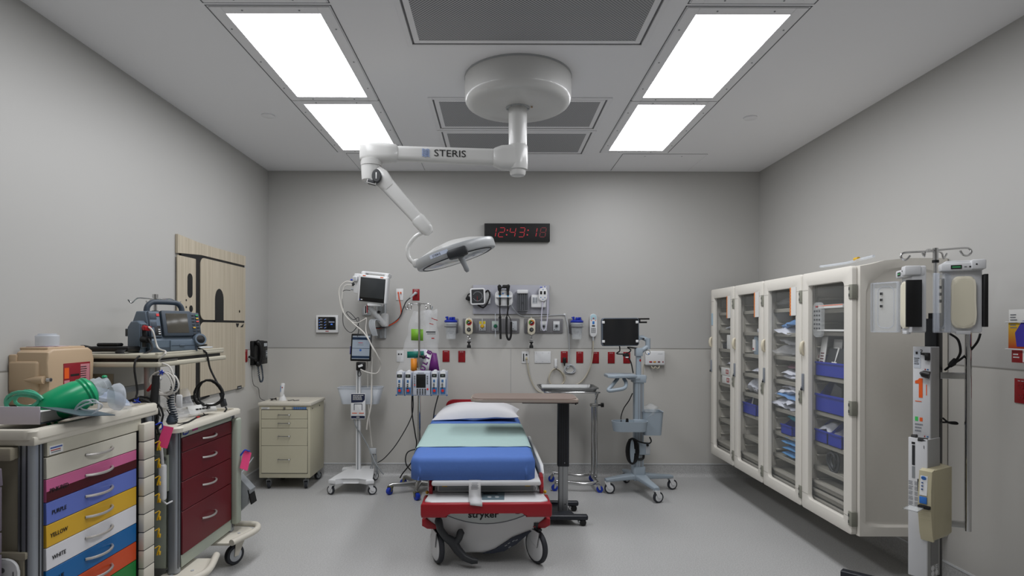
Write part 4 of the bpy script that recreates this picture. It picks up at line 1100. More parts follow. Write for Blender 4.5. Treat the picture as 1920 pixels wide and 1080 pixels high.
# ---- wall plates
def wall_plate(px, py, label, name='wall_outlet', w=.075, h=.122):
    t = thing(name, label, 'outlet', W(px, py)); mb = MB(M_white); mb.box((0, -.003, 0), (w, .006, h), .002); mb.build('plate', t); return t
t = wall_plate(749.5, 552.5, 'white data plate with two orange plugs beside the upper red outlet')
mb = MB(M_orange)
for x in (-.014, .012): mb.box((x, -.012, .017), (.013, .02, .02), .003)
mb.build('plug', t)
t = wall_plate(750.5, 668, 'white data plate with two black sockets left of the drip bags')
mb = MB(M_ink)
for x in (-.014, .014): mb.box((x, -.0065, .02), (.016, .002, .016), .001)
mb.build('socket', t)
outlet(W(780, 553), 0, 'upper red outlet with a plug in it, above the drip pole')
for px, py, lb in ((836.5, 668, 'red outlet second to the left of the bed line, under the left suction canister'), (866, 668.5, 'red outlet just left of the first black gas fitting'), (1058, 669, 'red outlet with a black plug, right of the blank white plate'), (1087, 669.5, 'red outlet below the right suction canister'), (1116.5, 670, 'red outlet beside the hanging remote cord'), (1146, 670, 'red outlet below the lower left edge of the cart monitor'), (1175, 670, 'red outlet behind the neck of the monitor cart')):
    outlet(W(px, py), 0, lb)
mb = MB(M_black); mb.box((0, -.016, 0), (.034, .03, .06), .006); mb.cyl((0, -.018, -.025), (0, -.018, -.06), .01, .006, seg=10)
props(mb.build('wall_plug', None, W(1058, 675, .006)), 'black plug in the red outlet right of the blank white plate', 'plug')
t = wall_plate(985, 670, 'white call plate with a grey slot and plugged cord over the bed head', h=.124)
mb = MB(M_dark); mb.box((-.018, -.007, 0), (.012, .003, .08), .002); mb.cyl((.012, -.012, .028), (.012, -.004, .028), .009, seg=12); mb.use(mat('cream_plug', '#c7bd9c', .5)); mb.cyl((.012, -.03, -.02), (.012, -.004, -.005), .011, seg=12); mb.build('socket', t)
mb = MB(M_white); mb.box((0, -.004, 0), (.171, .008, .124), .003); mb.use(M_lgrey)
for x in (-.065, 0, .065):
    for z in (-.045, .045): mb.cyl((x, -.0088, z), (x, -.0078, z), .004, seg=8)
props(mb.build('blank_plate', None, W(1017.5, 669.5)), 'wide blank white wall plate right of the call plate', 'wall plate')

# ---- service strips behind the gas outlets
M_strip = mat('grey_service_strip', '#6e6d70', .5)
for px0, px1, lb in ((868, 973.5, 'long grey service strip below the left part of the instrument board'), (983, 1055, 'shorter grey service strip right of the otoscope cords'), (837, 859, 'small grey bracket strip behind the left suction canister'), (1066, 1091, 'small grey bracket strip behind the right suction canister')):
    mb, c = plate(px0, px1, 597.5, 624.3, .014, .002, M_strip)
    if px1-px0 > 40:
        mb.use(M_grey)
        n = int((px1-px0)/24)
        for k in range(1, n+1): mb.box((-(px1-px0)*PXM/2+k*.14, -.0145, 0), (.0025, .001, .148))
    props(mb.build('service_strip', None, c), lb, 'wall strip', 'grey wall service strips')
def gas_plate(px, label, col=None, knob=None):
    t = thing('gas_outlet', label, 'gas outlet', W(px, 611, .0138)); mb = MB(M_lgrey); mb.box((0, -.005, 0), (.07, .01, .102), .003)
    mb.use(M_ink); mb.cyl((-.022, -.0108, -.04), (-.022, -.0098, -.04), .005, seg=8); mb.use(M_inkgrey); mb.box((.004, -.0105, -.041), (.03, .001, .006))
    if col: mb.use(col); mb.box((0, -.0103, .033), (.064, .001, .03))
    mb.build('plate', t)
    return t
t = gas_plate(904.5, 'gas outlet with yellow adapter, left of the green one', mat('label_yellow', '#cdbb2c', .5))
mb = MB(M_yellow); mb.lathe([(0, -.05), (.012, -.05), (.016, -.03), (.02, -.02), (.02, 0), (0, 0)], Matrix.Translation((0, -.01, -.004)) @ Matrix.Rotation(R(-90), 4, 'X'), 18); mb.box((0, -.03, -.006), (.046, .02, .014), .005); mb.use(M_lgrey); mb.cyl((0, -.03, .02), (0, -.03, .075), .005, seg=10); mb.build('adapter', t)
t = gas_plate(928.5, 'gas outlet with dark green adapter, behind the left otoscope cord', mat('label_green', '#b9c8bf', .5))
mb = MB(mat('oxygen_green', '#0d5c41', .4)); mb.lathe([(0, .045), (.014, .045), (.019, .03), (.021, 0), (0, 0)], Matrix.Translation((.003, -.01, -.003)) @ Matrix.Rotation(R(90), 4, 'X'), 18); mb.use(M_frost); mb.tube([(.003, -.035, .02), (.002, -.04, .07), (0, -.03, .13)], .004, 8); mb.tube([(.003, -.035, -.02), (.003, -.035, -.12)], .005, 8); mb.build('adapter', t)
t = gas_plate(963, 'closed light grey gas outlet with a hinged cover, right of the otoscope cords')
mb = MB(M_lgrey); mb.box((-.006, -.014, 0), (.038, .01, .085), .003); mb.use(M_dark); mb.cyl((-.006, -.0198, .025), (-.006, -.0188, .025), .004, seg=8); mb.cyl((-.006, -.0198, -.03), (-.006, -.0188, -.03), .005, seg=8); mb.build('cover', t)
t = gas_plate(1019, 'gas outlet with white label behind the thermometer cord loop', M_white)
mb = MB(M_grey); mb.torus((0, -.012, -.006), .016, .003, 'y', 18, 6); mb.use(M_dark); mb.cyl((0, -.012, -.006), (0, -.0098, -.006), .011, seg=14); mb.build('port', t)
t = gas_plate(1043, 'rightmost gas outlet with a round black port', M_white)
mb = MB(M_grey); mb.torus((0, -.012, -.003), .018, .003, 'y', 18, 6); mb.use(M_dark); mb.cyl((0, -.012, -.003), (0, -.0098, -.003), .012, seg=14); mb.build('port', t)
# vacuum regulators
def regulator(px, label):
    t = thing('vacuum_regulator', label, 'regulator', W(px, 612, .0138), 0, 'cream vacuum regulators')
    mb = MB(mat('regulator_cream', '#cdc7b4', .4)); mb.prism(rrect(.076, .17, .03, 6), -.09, -.02, 'xz', .008, 3); mb.cyl((0, -.022, 0), (0, .002, 0), .02, seg=16); mb.cyl((0, -.05, .083), (0, -.05, .097), .006, seg=10); mb.build('body', t)
    mb = MB(M_red); mb.prism(ell(0, .04, .03, .03, 28), -.0925, -.09, 'xz')
    mb.use(mat('gauge_green', '#5b8f3a', .5)); mb._add([(0, -.0932, .04)]+[(.029*math.cos(R(a)), -.0932, .04+.029*math.sin(R(a))) for a in range(100, 221, 12)], [tuple([0]+list(range(1, 12)))])
    mb.use(mat('gauge_amber', '#d08a2a', .5)); mb._add([(0, -.0932, .04)]+[(.029*math.cos(R(a)), -.0932, .04+.029*math.sin(R(a))) for a in range(20, 101, 10)], [tuple([0]+list(range(1, 10)))])
    mb.use(M_ink); mb.prism(ell(0, .04, .018, .018, 20), -.0945, -.0925, 'xz'); mb.use(M_white); mb.box((0, -.096, .04), (.022, .002, .004), 0, (0, R(-35), 0)); mb.build('gauge', t)
    mb = MB(M_ink); mb.lathe([(0, .02), (.016, .02), (.021, .004), (.022, 0), (0, 0)], Matrix.Translation((0, -.09, -.033)) @ Matrix.Rotation(R(90), 4, 'X'), 20); mb.use(M_grey); mb.torus((0, -.111, -.033), .008, .002, 'y', 14, 6); mb.build('knob', t)
    mb = MB(M_chrome); mb.cyl((0, -.06, -.085), (0, -.06, -.13), .008, seg=12); mb.tube([(-.028, -.06, -.145), (.028, -.06, -.145)], .004, 8); mb.cyl((-.012, -.06, -.105), (.012, -.06, -.13), .004, seg=8)
    mb.use(M_ink); mb.lathe([(.008, 0), (.02, -.004), (.022, -.012), (.01, -.02), (.011, -.035), (.02, -.045), (.021, -.07), (0, -.07)], Matrix.Translation((0, -.06, -.155)), 18); mb.build('hose_fitting', t)
regulator(880, 'cream vacuum regulator at the left end of the long grey strip')
regulator(995.5, 'cream vacuum regulator on the shorter grey strip, above the call plate')
def canister(px, label):
    t = thing('suction_canister', label, 'canister', W(px, 618, .0138))
    mb = MB(M_clear); mb.lathe([(.0, -.10), (.048, -.10), (.05, -.095), (.062, .075), (.06, .075), (.0485, -.093), (0, -.097)], Matrix.Translation((0, -.07, 0)), 28); mb.build('jar', t)
    mb = MB(mat('canister_bracket', '#5a5a60', .5)); mb.box((0, -.0098, .0), (.10, .02, .1), .004); mb.torus((0, -.07, .03), .064, .004, 'z', 28, 6); mb.use(M_dark); mb.box((0, -.014, -.02), (.07, .022, .02), .002); mb.build('bracket', t)
    mb = MB(mat('canister_lid_blue', '#1b2f9d', .35)); M = Matrix.Translation((0, -.07, .075))
    mb.lathe([(0, 0), (.066, 0), (.07, .012), (.06, .024), (0, .03)], M, 28); mb.cyl((-.035, -.08, .1), (-.035, -.08, .135), .011, seg=12); mb.cyl((.03, -.075, .1), (.03, -.075, .13), .015, seg=12); mb.box((.0, -.09, .115), (.035, .03, .03), .006); mb.tube([(-.035, -.08, .13), (-.055, -.085, .125)], .008, 8)
    mb.use(M_frost); mb.lathe([(.0625, 0), (.065, -.018), (.0625, -.02)], M, 28); mb.build('lid', t)
canister(846.5, 'clear suction canister with blue lid left of the instrument board')
canister(1079.5, 'clear suction canister with blue lid left of the hanging remote')

# ---- instrument board
M_board = mat('lavender_grey_board', '#a2a3ac', .5)
mb, c = plate(886.7, 1030, 534.5, 589, .02, .004, M_board)
props(mb.build('instrument_board', None, c), 'light grey-lavender board carrying the diagnostic instruments over the bed', 'wall board')
bo = .0198
t = thing('blood_pressure_gauge', 'square white blood pressure dial at the left end of the instrument board', 'gauge', W(896, 556.5, bo))
mb = MB(M_white, Matrix.Rotation(R(-2), 4, 'Y')); mb.prism(rrect(.155, .172, .02, 6), -.075, -.03, 'xz', .006, 3); mb.bx(-.03, .03, -.03, 0, -.03, .03); mb.bx(.06, .13, -.03, -.004, -.08, .06, .006); mb.build('case', t)
mb = MB(M_dark, Matrix.Rotation(R(-2), 4, 'Y')); mb.prism(rrect(.126, .142, .008, 4), -.077, -.074, 'xz')
mb.use(M_lgrey)
for k in range(22):
    a = R(-60+k*300/21); r0, r1 = .043, .053
    mb.tube([(r0*math.sin(a-PI/2*0), -.0775, .0+r0*math.cos(a)), (r1*math.sin(a), -.0775, r1*math.cos(a))], .0018, 4)
mb.use(M_red); mb.box((-.004, -.078, -.025), (.003, .001, .05)); mb.use(M_ink); mb.cyl((.01, -.08, -.03), (.01, -.076, -.03), .008, seg=12); mb.build('dial', t)
mb = MB(M_rubber)
mb.tube([p+Vector((.004*math.cos(k*2.2), .004*math.sin(k*2.2), 0)) for k, p in enumerate(spline([(.085, -.04, .05), (.11, -.05, .06), (.125, -.055, .01), (.10, -.06, -.07), (.06, -.05, -.115), (.02, -.045, -.10), (.0, -.04, -.085)], 14))], .008, 7)
mb.build('coiled_tube', t)
mb = MB(M_rubber); mb.box((-.10, -.02, -.02), (.05, .03, .045), .012, (0, R(25), 0)); mb.tube([(-.115, -.02, -.02), (-.10, -.02, .02), (-.08, -.02, .03)], .007, 8, smooth=4); mb.build('cuff', t)
# otoscope / ophthalmoscope set
t = thing('otoscope_set', 'white otoscope base with two black scope handles and hanging coiled cords', 'otoscope', W(944.5, 559, bo))
mb = MB(M_white); mb.prism(rrect(.185, .155, .04, 7, 0, -.005), -.05, 0, 'xz', .010, 3); mb.bx(-.085, .085, -.085, -.04, .0, .022, .006); mb.bx(-.05, .05, -.055, -.04, .03, .085, .006); mb.use(mat('label_blue', '#2c6db3', .5)); mb.box((-.01, -.0565, .045), (.014, .001, .014)); mb.use(M_inkgrey); mb.box((.012, -.0565, .05), (.03, .001, .004)); mb.build('base', t)
for sx, kind in ((-1, 0), (1, 1)):
    x = sx*.042
    mb = MB(M_ink); mb.cyl((x, -.075, -.075), (x, -.075, .065), .011, .0095, seg=14); mb.cyl((x, -.075, .03), (x, -.075, .055), .013, seg=14)
    if kind == 0: mb.loft([((x, -.075, .06), .011), ((x-.004, -.075, .085), .018), ((x-.006, -.08, .115), .02), ((x+.002, -.085, .13), .013)], 14); mb.loft([((x, -.085, .10), .016), ((x+.025, -.10, .105), .008), ((x+.045, -.11, .103), .003)], 12)
    else: mb.loft([((x, -.075, .06), .011), ((x, -.075, .085), .016), ((x, -.08, .12), .022), ((x-.004, -.08, .135), .014)], 14); mb.box((x-.035, -.08, .115), (.05, .035, .035), .012)
    mb.use(mat('handle_blue', '#2f8fc4', .4)); mb.cyl((x, -.075, .012), (x, -.075, .022), .014, seg=14); h_ = mb.build('scope_handle', t)
    mb = MB(M_rubber)
    if kind == 0: pth = [(x, -.075, -.075), (x+.0, -.078, -.15), (x+.006, -.078, -.2), (x+.004, -.08, -.21), (x+.008, -.08, -.43)]; th = spline([(x-.012, -.08, -.215), (x-.004, -.078, -.19), (x, -.076, -.14)], 6)
    else: pth = [(x, -.075, -.075), (x-.006, -.078, -.16), (x-.014, -.08, -.22), (x-.014, -.08, -.37), (x, -.082, -.425), (x+.018, -.08, -.43), (x+.032, -.08, -.38), (x+.034, -.078, -.25)]; th = spline([(x+.034, -.078, -.25), (x+.02, -.076, -.21), (x-.0, -.07, -.17), (x+.01, -.05, -.10)], 6)
    q = spline(pth, 14)
    rr = [(p, .0065 if p.z > -.20 and p.x < x+.02 else .0115) for p in q]
    mb.loft(rr, 8); mb.tube(th, .004, 6); mb.build('coiled_cord', h_)
cable('wall_cable', [W(958, 572, .05), W(966, 583, .03), W(978, 592, .02), W(1000, 592.5, .02), W(1030, 591, .012), W(1056, 590, .012), W(1061, 596, .012), W(1065, 615, .03), W(1067, 650, .012), W(1068, 680, .012), W(1064, 690, .02), W(1062, 684, .02)], .0042, M_lgrey, 'thin grey cord running from the otoscope base along the wall to the right', 'cord')
mb = MB(M_white); mb.box((0, -.006, 0), (.02, .012, .02), .003); props(mb.build('cord_clip', None, W(1058.5, 589.5)), 'tiny white adhesive clip holding the grey cord', 'clip')
coil('grey_cord_coil', W(1068.5, 692, .012), .046, .0045, 3.2, M_lgrey, 'small coil of grey cord hanging below the black plug', 'cord', bun=.006, seed=3)
# specula dispenser
t = thing('specula_dispenser', 'grey specula dispenser with vertical tubes in the middle of the instrument board', 'dispenser', W(979, 564.5, bo))
mb = MB(M_white); mb.bx(-.058, .058, -.075, 0, .075, .115, .01); mb.bx(-.055, .055, -.02, 0, -.11, .08, .003); mb.build('bracket', t)
mb = MB(mat('smoked_tube', '#55575b', .25))
for k in range(5): mb.cyl((-.046+.023*k, -.045, -.105), (-.046+.023*k, -.045, .076), .0125, seg=14)
mb.use(M_dark); mb.bx(-.058, .058, -.065, -.02, -.113, -.10, .004); mb.box((0, -.06, -.02), (.012, .004, .012)); mb.build('tubes', t)
# thermometer
t = thing('thermometer', 'white electronic thermometer with corded probe at the right end of the instrument board', 'thermometer', W(1013, 561, bo))
mb = MB(M_white); mb.bx(-.1, .055, -.05, 0, -.09, .045, .010, 3); mb.use(M_lgrey); mb.bx(-.09, -.035, -.052, -.049, -.05, .02, .002); mb.use(M_inkgrey)
for k in range(4):
    mb.box((-.074, -.053, .008-.013*k), (.018, .001, .008)); mb.box((-.048, -.053, .008-.013*k), (.012, .001, .008))
mb.build('wall_holder', t)
mb = MB(M_white, Matrix.Translation((.02, -.06, .045)) @ Matrix.Rotation(R(1), 4, 'Y')); mb.prism(rrect(.086, .135, .03, 6), -.02, .03, 'xz', .008, 3); mb.use(M_ink); mb.bx(-.032, -.008, -.0215, -.0195, 0, .036, .002); mb.bx(.006, .03, -.0215, -.0195, 0, .036, .002)
mb.use(mat('label_blue', '#2c6db3', .5)); 
for x, z in ((-.022, -.03), (.02, -.03), (0, -.05), (0, .052)): mb.box((x, -.021, z), (.012, .002, .01), .002)
mb.use(M_blue); mb.bx(-.036, -.004, -.012, .02, .066, .085, .004); mb.use(M_white); mb.bx(.0, .034, -.012, .02, .06, .086, .004); mb.use(M_blue); mb.box((.018, -.0125, .08), (.01, .002, .01)); mb.build('probe_unit', t)
mb = MB(mat('pale_lilac_cord', '#c4c2d2', .4)); mb.tube([(.02, -.065, -.03), (.012, -.07, -.10), (.005, -.075, -.2), (.012, -.075, -.3), (.032, -.075, -.33), (.055, -.075, -.29), (.068, -.07, -.18), (.072, -.065, -.05), (.07, -.06, .05), (.055, -.06, .08)], .0055, 8, smooth=6); mb.build('probe_cord', t)

# ---- hanging remote with cord
t = thing('pillow_speaker', 'white remote handset with blue and red keys hanging on the back wall', 'remote', W(1111.5, 610, .004))
mb = MB(M_white); mb.prism(rrect(.074, .245, .036, 7), -.035, 0, 'xz', .008, 3); mb.use(mat('pale_blue_cap', '#a9c6cf', .4)); mb.prism([(-.034, .06), (.034, .06)]+ell(0, .09, .035, .032, 12, 0, 180), -.037, -.03, 'xz', .003)
mb.use(M_red); mb.box((0, -.0365, .075), (.016, .002, .01)); mb.use(mat('key_blue', '#2d73bd', .5)); mb.box((0, -.0362, .03), (.024, .002, .034), .002)
mb.use(M_dark); mb.box((0, -.036, -.004), (.032, .002, .014))
for r in range(4):
    for c in range(3): mb.box((-.016+.016*c, -.036, -.03-.014*r), (.01, .002, .008))
mb.use(M_orange)
for x in (-.022, .022): mb.box((x, -.036, .054), (.009, .002, .007))
mb.build('handset', t)
mb = MB(mat('cream_cord', '#b8b19f', .45)); mb.tube([(0, -.02, -.115), (0, -.02, -.2), (-.004, -.02, -.3), (-.025, -.02, -.42), (-.075, -.02, -.53), (-.14, -.025, -.60), (-.22, -.03, -.63)], .007, 8, smooth=6); mb.use(M_lgrey); mb.cyl((0, -.02, -.11), (0, -.02, -.16), .012, .008, seg=10); mb.build('cord', t)
cable('call_cord', [W(987, 674, .02), W(990, 690, .015), W(993, 705, .012), W(1000, 722, .012), W(1008, 732, .012), W(1020, 737, .03)], .006, MATS['cream_cord'], 'cream call cord dropping from the call plate behind the overbed table', 'cord')
coil('cream_cord_loop', W(1043, 708, .03), .075, .0065, 2.15, MATS['cream_cord'], 'cream cord hung in a large oval loop on a wall hook', 'cord', squash=1.2, bun=.01, seed=9)
mb = MB(M_white); mb.box((0, -.008, .02), (.03, .014, .09), .006); mb.tube([(0, -.01, -.01), (0, -.035, -.03), (0, -.05, -.02), (0, -.055, .0)], .01, 8, smooth=4)
props(mb.build('wall_hook', None, W(1042, 684)), 'white adhesive hook holding the cream cord loop', 'hook')
# ---- white connector box on the wall at the right
t = thing('connector_box', 'white wall box with red, yellow and grey sockets behind the monitor cart', 'connector box', W(1226, 670.5))
mb = MB(M_white); mb.box((0, -.03, 0), (.205, .06, .148), .012, seg=3); mb.use(M_lgrey); mb.box((.05, -.0605, .045), (.05, .001, .006)); mb.build('body', t)
mb = MB(M_red); mb.box((-.05, -.062, -.038), (.03, .006, .014), .003); mb.use(M_yellow); mb.box((-.008, -.062, -.038), (.028, .006, .014), .003); mb.use(M_dark); mb.box((.036, -.062, -.038), (.024, .006, .014), .003); mb.box((.078, -.062, -.038), (.012, .006, .014), .003); mb.use(mat('key_blue', '#2d73bd', .5)); mb.cyl((-.07, -.062, .046), (-.07, -.059, .046), .007, seg=10); mb.build('sockets', t)
mb = MB(MATS['cream_cord']); mb.tube([(-.04, -.04, -.075), (-.03, -.05, -.10), (-.01, -.05, -.105), (.0, -.05, -.09), (.02, -.05, -.105), (.04, -.05, -.10), (.045, -.04, -.075)], .006, 8, smooth=5); mb.build('cords', t)
cable('box_cable', [W(1209, 680, .01), W(1206, 690, .003), W(1206, 740, .003)], .004, MATS['cream_cord'], 'thin cream cable running straight down the wall behind the cart column', 'cable')

# ---- patient monitor on its wall rail
mb = MB(M_lgrey); mb.bx(-.05, .05, -.03, 0, -.2, .2, .003); mb.use(M_alu); mb.bx(-.036, -.012, -.036, -.03, -.2, .2); mb.bx(.012, .036, -.036, -.03, -.2, .2); mb.use(M_grey); mb.bx(-.011, .011, -.032, -.03, -.2, .2); mb.use(M_lgrey); mb.bx(-.2, -.11, -.012, 0, .04, .12, .003)
props(mb.build('wall_rail', None, W(715.5, 599)), 'vertical grey equipment rail on the back wall under the monitor', 'wall rail')
t = thing('patient_monitor', 'white patient monitor with dark screen on a jointed wall arm', 'monitor', at(700, 543, 5.80))
TM = Matrix.Rotation(R(6), 4, 'Y') @ Matrix.Rotation(R(-8), 4, 'Z') @ Matrix.Rotation(R(6), 4, 'X')
mb = MB(M_white, TM); mb.box((0, 0, 0), (.30, .07, .275), .018, seg=3); mb.box((-.005, .07, .01), (.27, .10, .25), .02, seg=3); mb.bx(-.14, -.10, .0, .12, .12, .165, .01); mb.bx(.10, .14, .0, .12, .12, .16, .01); mb.bx(-.14, .14, .02, .08, .15, .17, .008)
mb.use(M_orange); mb.box((-.09, -.035, .128), (.03, .003, .008)); mb.box((.09, -.035, .125), (.03, .003, .008)); mb.build('case', t)
mb = MB(M_black, TM); mb.bx(-.125, .13, -.038, -.035, -.125, .112, .002); mb.use(mat('monitor_screen', '#36393b', .2)); mb.bx(-.12, .125, -.0395, -.037, -.085, .108, .001); mb.use(M_white); mb.box((-.10, -.0395, -.108), (.018, .002, .008)); mb.use(M_blue); mb.box((-.12, -.0395, -.108), (.008, .002, .008)); mb.build('screen', t)
mb = MB(M_white, TM); mb.box((-.18, .05, .04), (.07, .08, .20), .01); mb.use(M_lgrey); mb.box((-.19, .0, .09), (.05, .05, .05), .01); mb.use(M_dark); mb.cyl((-.20, .03, .03), (-.235, .02, .03), .02, seg=14); mb.use(M_blue); mb.cyl((-.2, .03, .075), (-.25, .02, .07), .008, seg=10); mb.use(M_lgrey); mb.cyl((-.2, .03, -.02), (-.24, .02, -.02), .012, seg=10); mb.build('connector_module', t)
mb = MB(M_white); mb.box((.01, .05, -.15), (.14, .12, .03), .008)
mb.loft([((-.06, .06, -.16), .028), ((.0, .15, -.25), .028), ((.05, .25, -.34), .03)], 12); mb.box((.06, .29, -.30), (.07, .10, .14), .02); mb.use(M_black); mb.cyl((.03, .16, -.22), (.03, .11, -.22), .014, seg=12); mb.box((-.085, .06, -.20), (.03, .04, .09), .008); mb.use(M_red); mb.box((-.07, .04, -.19), (.008, .01, .08)); mb.build('wall_arm', t)
mb = MB(M_lgrey)
for k in range(6): mb.tube([(.0+.006*k, .18, -.31), (-.055+.010*k, .12, -.30), (-.06+.011*k, .1, -.37), (-.03+.009*k, .12, -.46)], .006, 7, smooth=4)
mb.build('hose_bundle', t)
mc = Vector(t.location)
def mo(px, py, y=5.78): return at(px, py, y)
cable('monitor_lead', [mo(661, 530), mo(648, 529), mo(637, 540), mo(636, 556), mo(643, 585), mo(660, 605), mo(682, 624, 5.74), mo(697, 648, 5.7), mo(709, 670, 5.72), mo(714, 685), mo(707, 700), mo(690, 699), mo(676, 693)], .0065, M_wc, 'thick white lead looping from the monitor down past the tablet', 'cable')
cable('monitor_lead', [mo(660, 535), mo(646, 537), mo(641, 560), mo(646, 590), mo(665, 606), mo(682, 600), mo(687, 598), mo(686, 620), mo(693, 640, 5.7), mo(701, 658, 5.7), mo(713, 675)], .005, M_wc, 'thinner white lead looping inside the thick one beside the monitor', 'cable')
cable('monitor_wire', [mo(657, 545), mo(642, 548), mo(643, 580), mo(644, 610), mo(658, 624), mo(671, 610), mo(672, 596), mo(662, 600), mo(650, 588), mo(655, 586), mo(668, 600), mo(673, 615), mo(670, 632)], .0035, M_dark, 'thin dark wire tangled under the patient monitor', 'cable')
cable('data_cable', [W(748, 550, .03), W(749, 560, .04), W(752, 575, .03), W(752, 590, .02), W(744, 603, .02), W(728, 612, .045), W(712, 616, .07), W(703, 615, .08)], .0055, mat('orange_cable', '#d24a20', .45), 'orange cable from the white data plate to the monitor rail', 'cable')
cable('mains_cable', [W(779, 550, .05), W(772, 558, .05), W(763, 566, .045), W(757, 578, .03), W(750, 595, .02), W(738, 606, .02), W(722, 614, .06), W(706, 615, .085)], .006, M_dark, 'dark mains cable from the upper red outlet to the monitor rail', 'cable')
mb = MB(M_lgrey); a, b = W(780, 549, .01), W(774, 556, .05); mb.loft([(W(780, 550, .008), .016), (W(779.5, 550, .04), .015), (W(778, 552, .055), .011), (W(771, 559, .05), .008)], 10)
props(mb.build('mains_plug', None), 'pale grey plug in the upper red outlet', 'plug')

# ================================================================ rolling tablet stand
sx_, sy_ = -1.372, 5.86
ts = thing('tablet_stand', 'white rolling stand with pole, information card and frosted basket', 'equipment stand', (sx_, sy_, 0))
mb = MB(M_white)
def zz_(py, y=sy_): return wz(py, y)
out = [(-.1, .15), (.145, .15), (.19, -.27), (.24, -.40), (.17, -.425), (.09, -.36), (-.06, -.36), (-.115, -.42), (-.185, -.40), (-.16, -.27)]
mb.prism(out, .105, .15, 'xy', .012, 3)
mb.prism([(-.185, .14), (-.10, .17), (.16, .16), (.16, .10), (-.185, .08)], .10, .14, 'xy', .01); mb.build('base', ts)
mb = MB(M_white); mb.prism(rrect(.046, .05, .012, 4), .15, zz_(688), 'xy'); mb.use(M_grey); mb.bx(-.006, .006, -.0262, -.024, .15, zz_(690)); mb.build('pole', ts)
for x, y, a in ((-.155, -.375, 150), (.20, -.375, 20), (-.14, .13, 190), (.13, .13, 60)): caster(ts, x, y, .042, .022, .115, R(a), M_tyre, M_white, M_white, .72)
mb = MB(M_frost)
y0 = .03
def bk(z, s): return [(a, b+y0+.07, z) for a, b in rrect(.44*s, .16*s, .03, 5)]
zt, zb_ = zz_(727, 5.95), zz_(757, 5.95)
r1, r2_ = bk(zt, 1), bk(zb_, .82); n = len(r1)
mb._add(r1+r2_, [(i, (i+1) % n, n+(i+1) % n, n+i) for i in range(n)]+[tuple(range(n, 2*n))]); mb.tube(r1, .006, 6, closed=True)
mb.build('basket', ts, solid=.004)
mb = MB(M_white); mb.prism(rrect(.145, .255, .012, 4, .006, zz_(761.2)), -.045, -.028, 'xz', .003); cdp = mb.build('information_card', ts)
zc_ = zz_(761.2)
mb = MB(mat('navy_print', '#1c2340', .5)); mb._add([(-.062, -.0462, zc_+.122), (.074, -.0462, zc_+.122), (.074, -.0462, zc_+.065), (.05, -.0462, zc_+.04), (-.062, -.0462, zc_+.035)], [(0, 1, 2, 3, 4)]); mb.bx(-.062, .074, -.0462, -.0455, zc_-.12, zc_-.095); mb.bx(-.035, -.029, -.0462, -.0455, zc_-.04, zc_+.025); mb.bx(.043, .049, -.0462, -.0455, zc_-.04, zc_+.025); mb.bx(-.035, .049, -.0462, -.0455, zc_+.02, zc_+.026)
mb.use(M_paper); dashes(mb, -.045, .06, zc_+.06, zc_+.115, 4, -.0466, random.Random(2)); mb.box((.006, -.0466, zc_-.107), (.03, .0005, .007)); mb.use(M_orange); mb.box((-.028, -.0462, zc_-.068), (.05, .0005, .007)); mb.box((.04, -.0462, zc_-.068), (.05, .0005, .007)); mb.build('print', cdp)
tb = thing('tablet', 'black tablet with lit screen on top of the rolling white stand', 'tablet', (sx_+.035, sy_-.04, zz_(652, 5.82)), 0)
TM = Matrix.Rotation(R(-7), 4, 'X') @ Matrix.Rotation(R(1), 4, 'Y')
mb = MB(M_black, TM); mb.box((0, 0, 0), (.205, .02, .272), .010); mb.build('case', tb)
mb = MB(mat('tablet_screen', '#87919d', .25, emit=.16), TM); mb.bx(-.086, .086, -.0115, -.0098, -.115, .115); mb.use(mat('screen_navy', '#1d2f48', .2)); mb.bx(-.086, .086, -.0122, -.0112, .075, .10); mb.bx(-.086, .086, -.0122, -.0112, -.108, -.085); mb.bx(-.086, .086, -.0122, -.0112, -.012, -.008); mb.use(mat('print_red', '#a84a58', .5)); mb.box((-.005, -.0122, .045), (.045, .001, .006)); mb.use(M_inkgrey); mb.box((-.005, -.0122, .025), (.06, .001, .005)); mb.use(mat('print_blue', '#2f5ba0', .5)); mb.prism(ell(-.003, -.028, .011, .011, 16), -.0125, -.011, 'xz'); mb.build('screen', tb)
mb = MB(mat('indigo_edge', '#3b3a7c', .5), TM); mb.box((-.106, .005, -.03), (.008, .02, .08), .002); mb.build('edge_clip', tb)
mb = MB(M_black); mb.box((0, -.005, -.185), (.09, .05, .085), .010); mb.use(M_white); mb.box((.0, -.031, -.18), (.045, .001, .022), 0, (0, R(-20), 0)); mb.build('card_reader', tb)
cable('tablet_lead', [at(676, 690, 5.8), at(673, 697, 5.8), at(671, 703, 5.8), at(674, 706, 5.79), at(677, 702, 5.79), at(675, 696, 5.8)], .0035, M_rubber, 'short black loop of lead under the tablet card reader', 'cable')
cable('air_hose', [mo(697, 670, 5.86), mo(697, 720, 5.86), mo(696, 760, 5.8), mo(690, 790, 5.78), mo(688, 806, 5.78)], .0085, M_wc, 'pale grey air hose hanging beside the pole of the rolling stand', 'hose')
cable('sensor_lead', [mo(689, 668, 5.9), mo(690, 740, 5.9), mo(694, 800, 5.9), mo(698, 838, 5.9)], .006, M_wc, 'thin pale lead running down to the grey connector block', 'cable')
t = thing('connector_block', 'grey connector block with dangling leads beside the rolling stand base', 'connector', at(700, 846, 5.9))
mb = MB(M_lgrey); mb.box((0, 0, 0), (.065, .035, .055), .006); mb.build('body', t)
mb = MB(M_grey)
for k, (a, b) in enumerate((( -.02, .0), (-.008, .03), (.004, .05), (.018, -.02), (.026, .04))): mb.tube([(a, 0, -.02), (a+.01, -.01, -.08), (b+.0, -.02, -.16), (b+.03*(k % 2), -.03, -.2-.01*k)], .005, 6, smooth=5)
mb.build('leads', t)
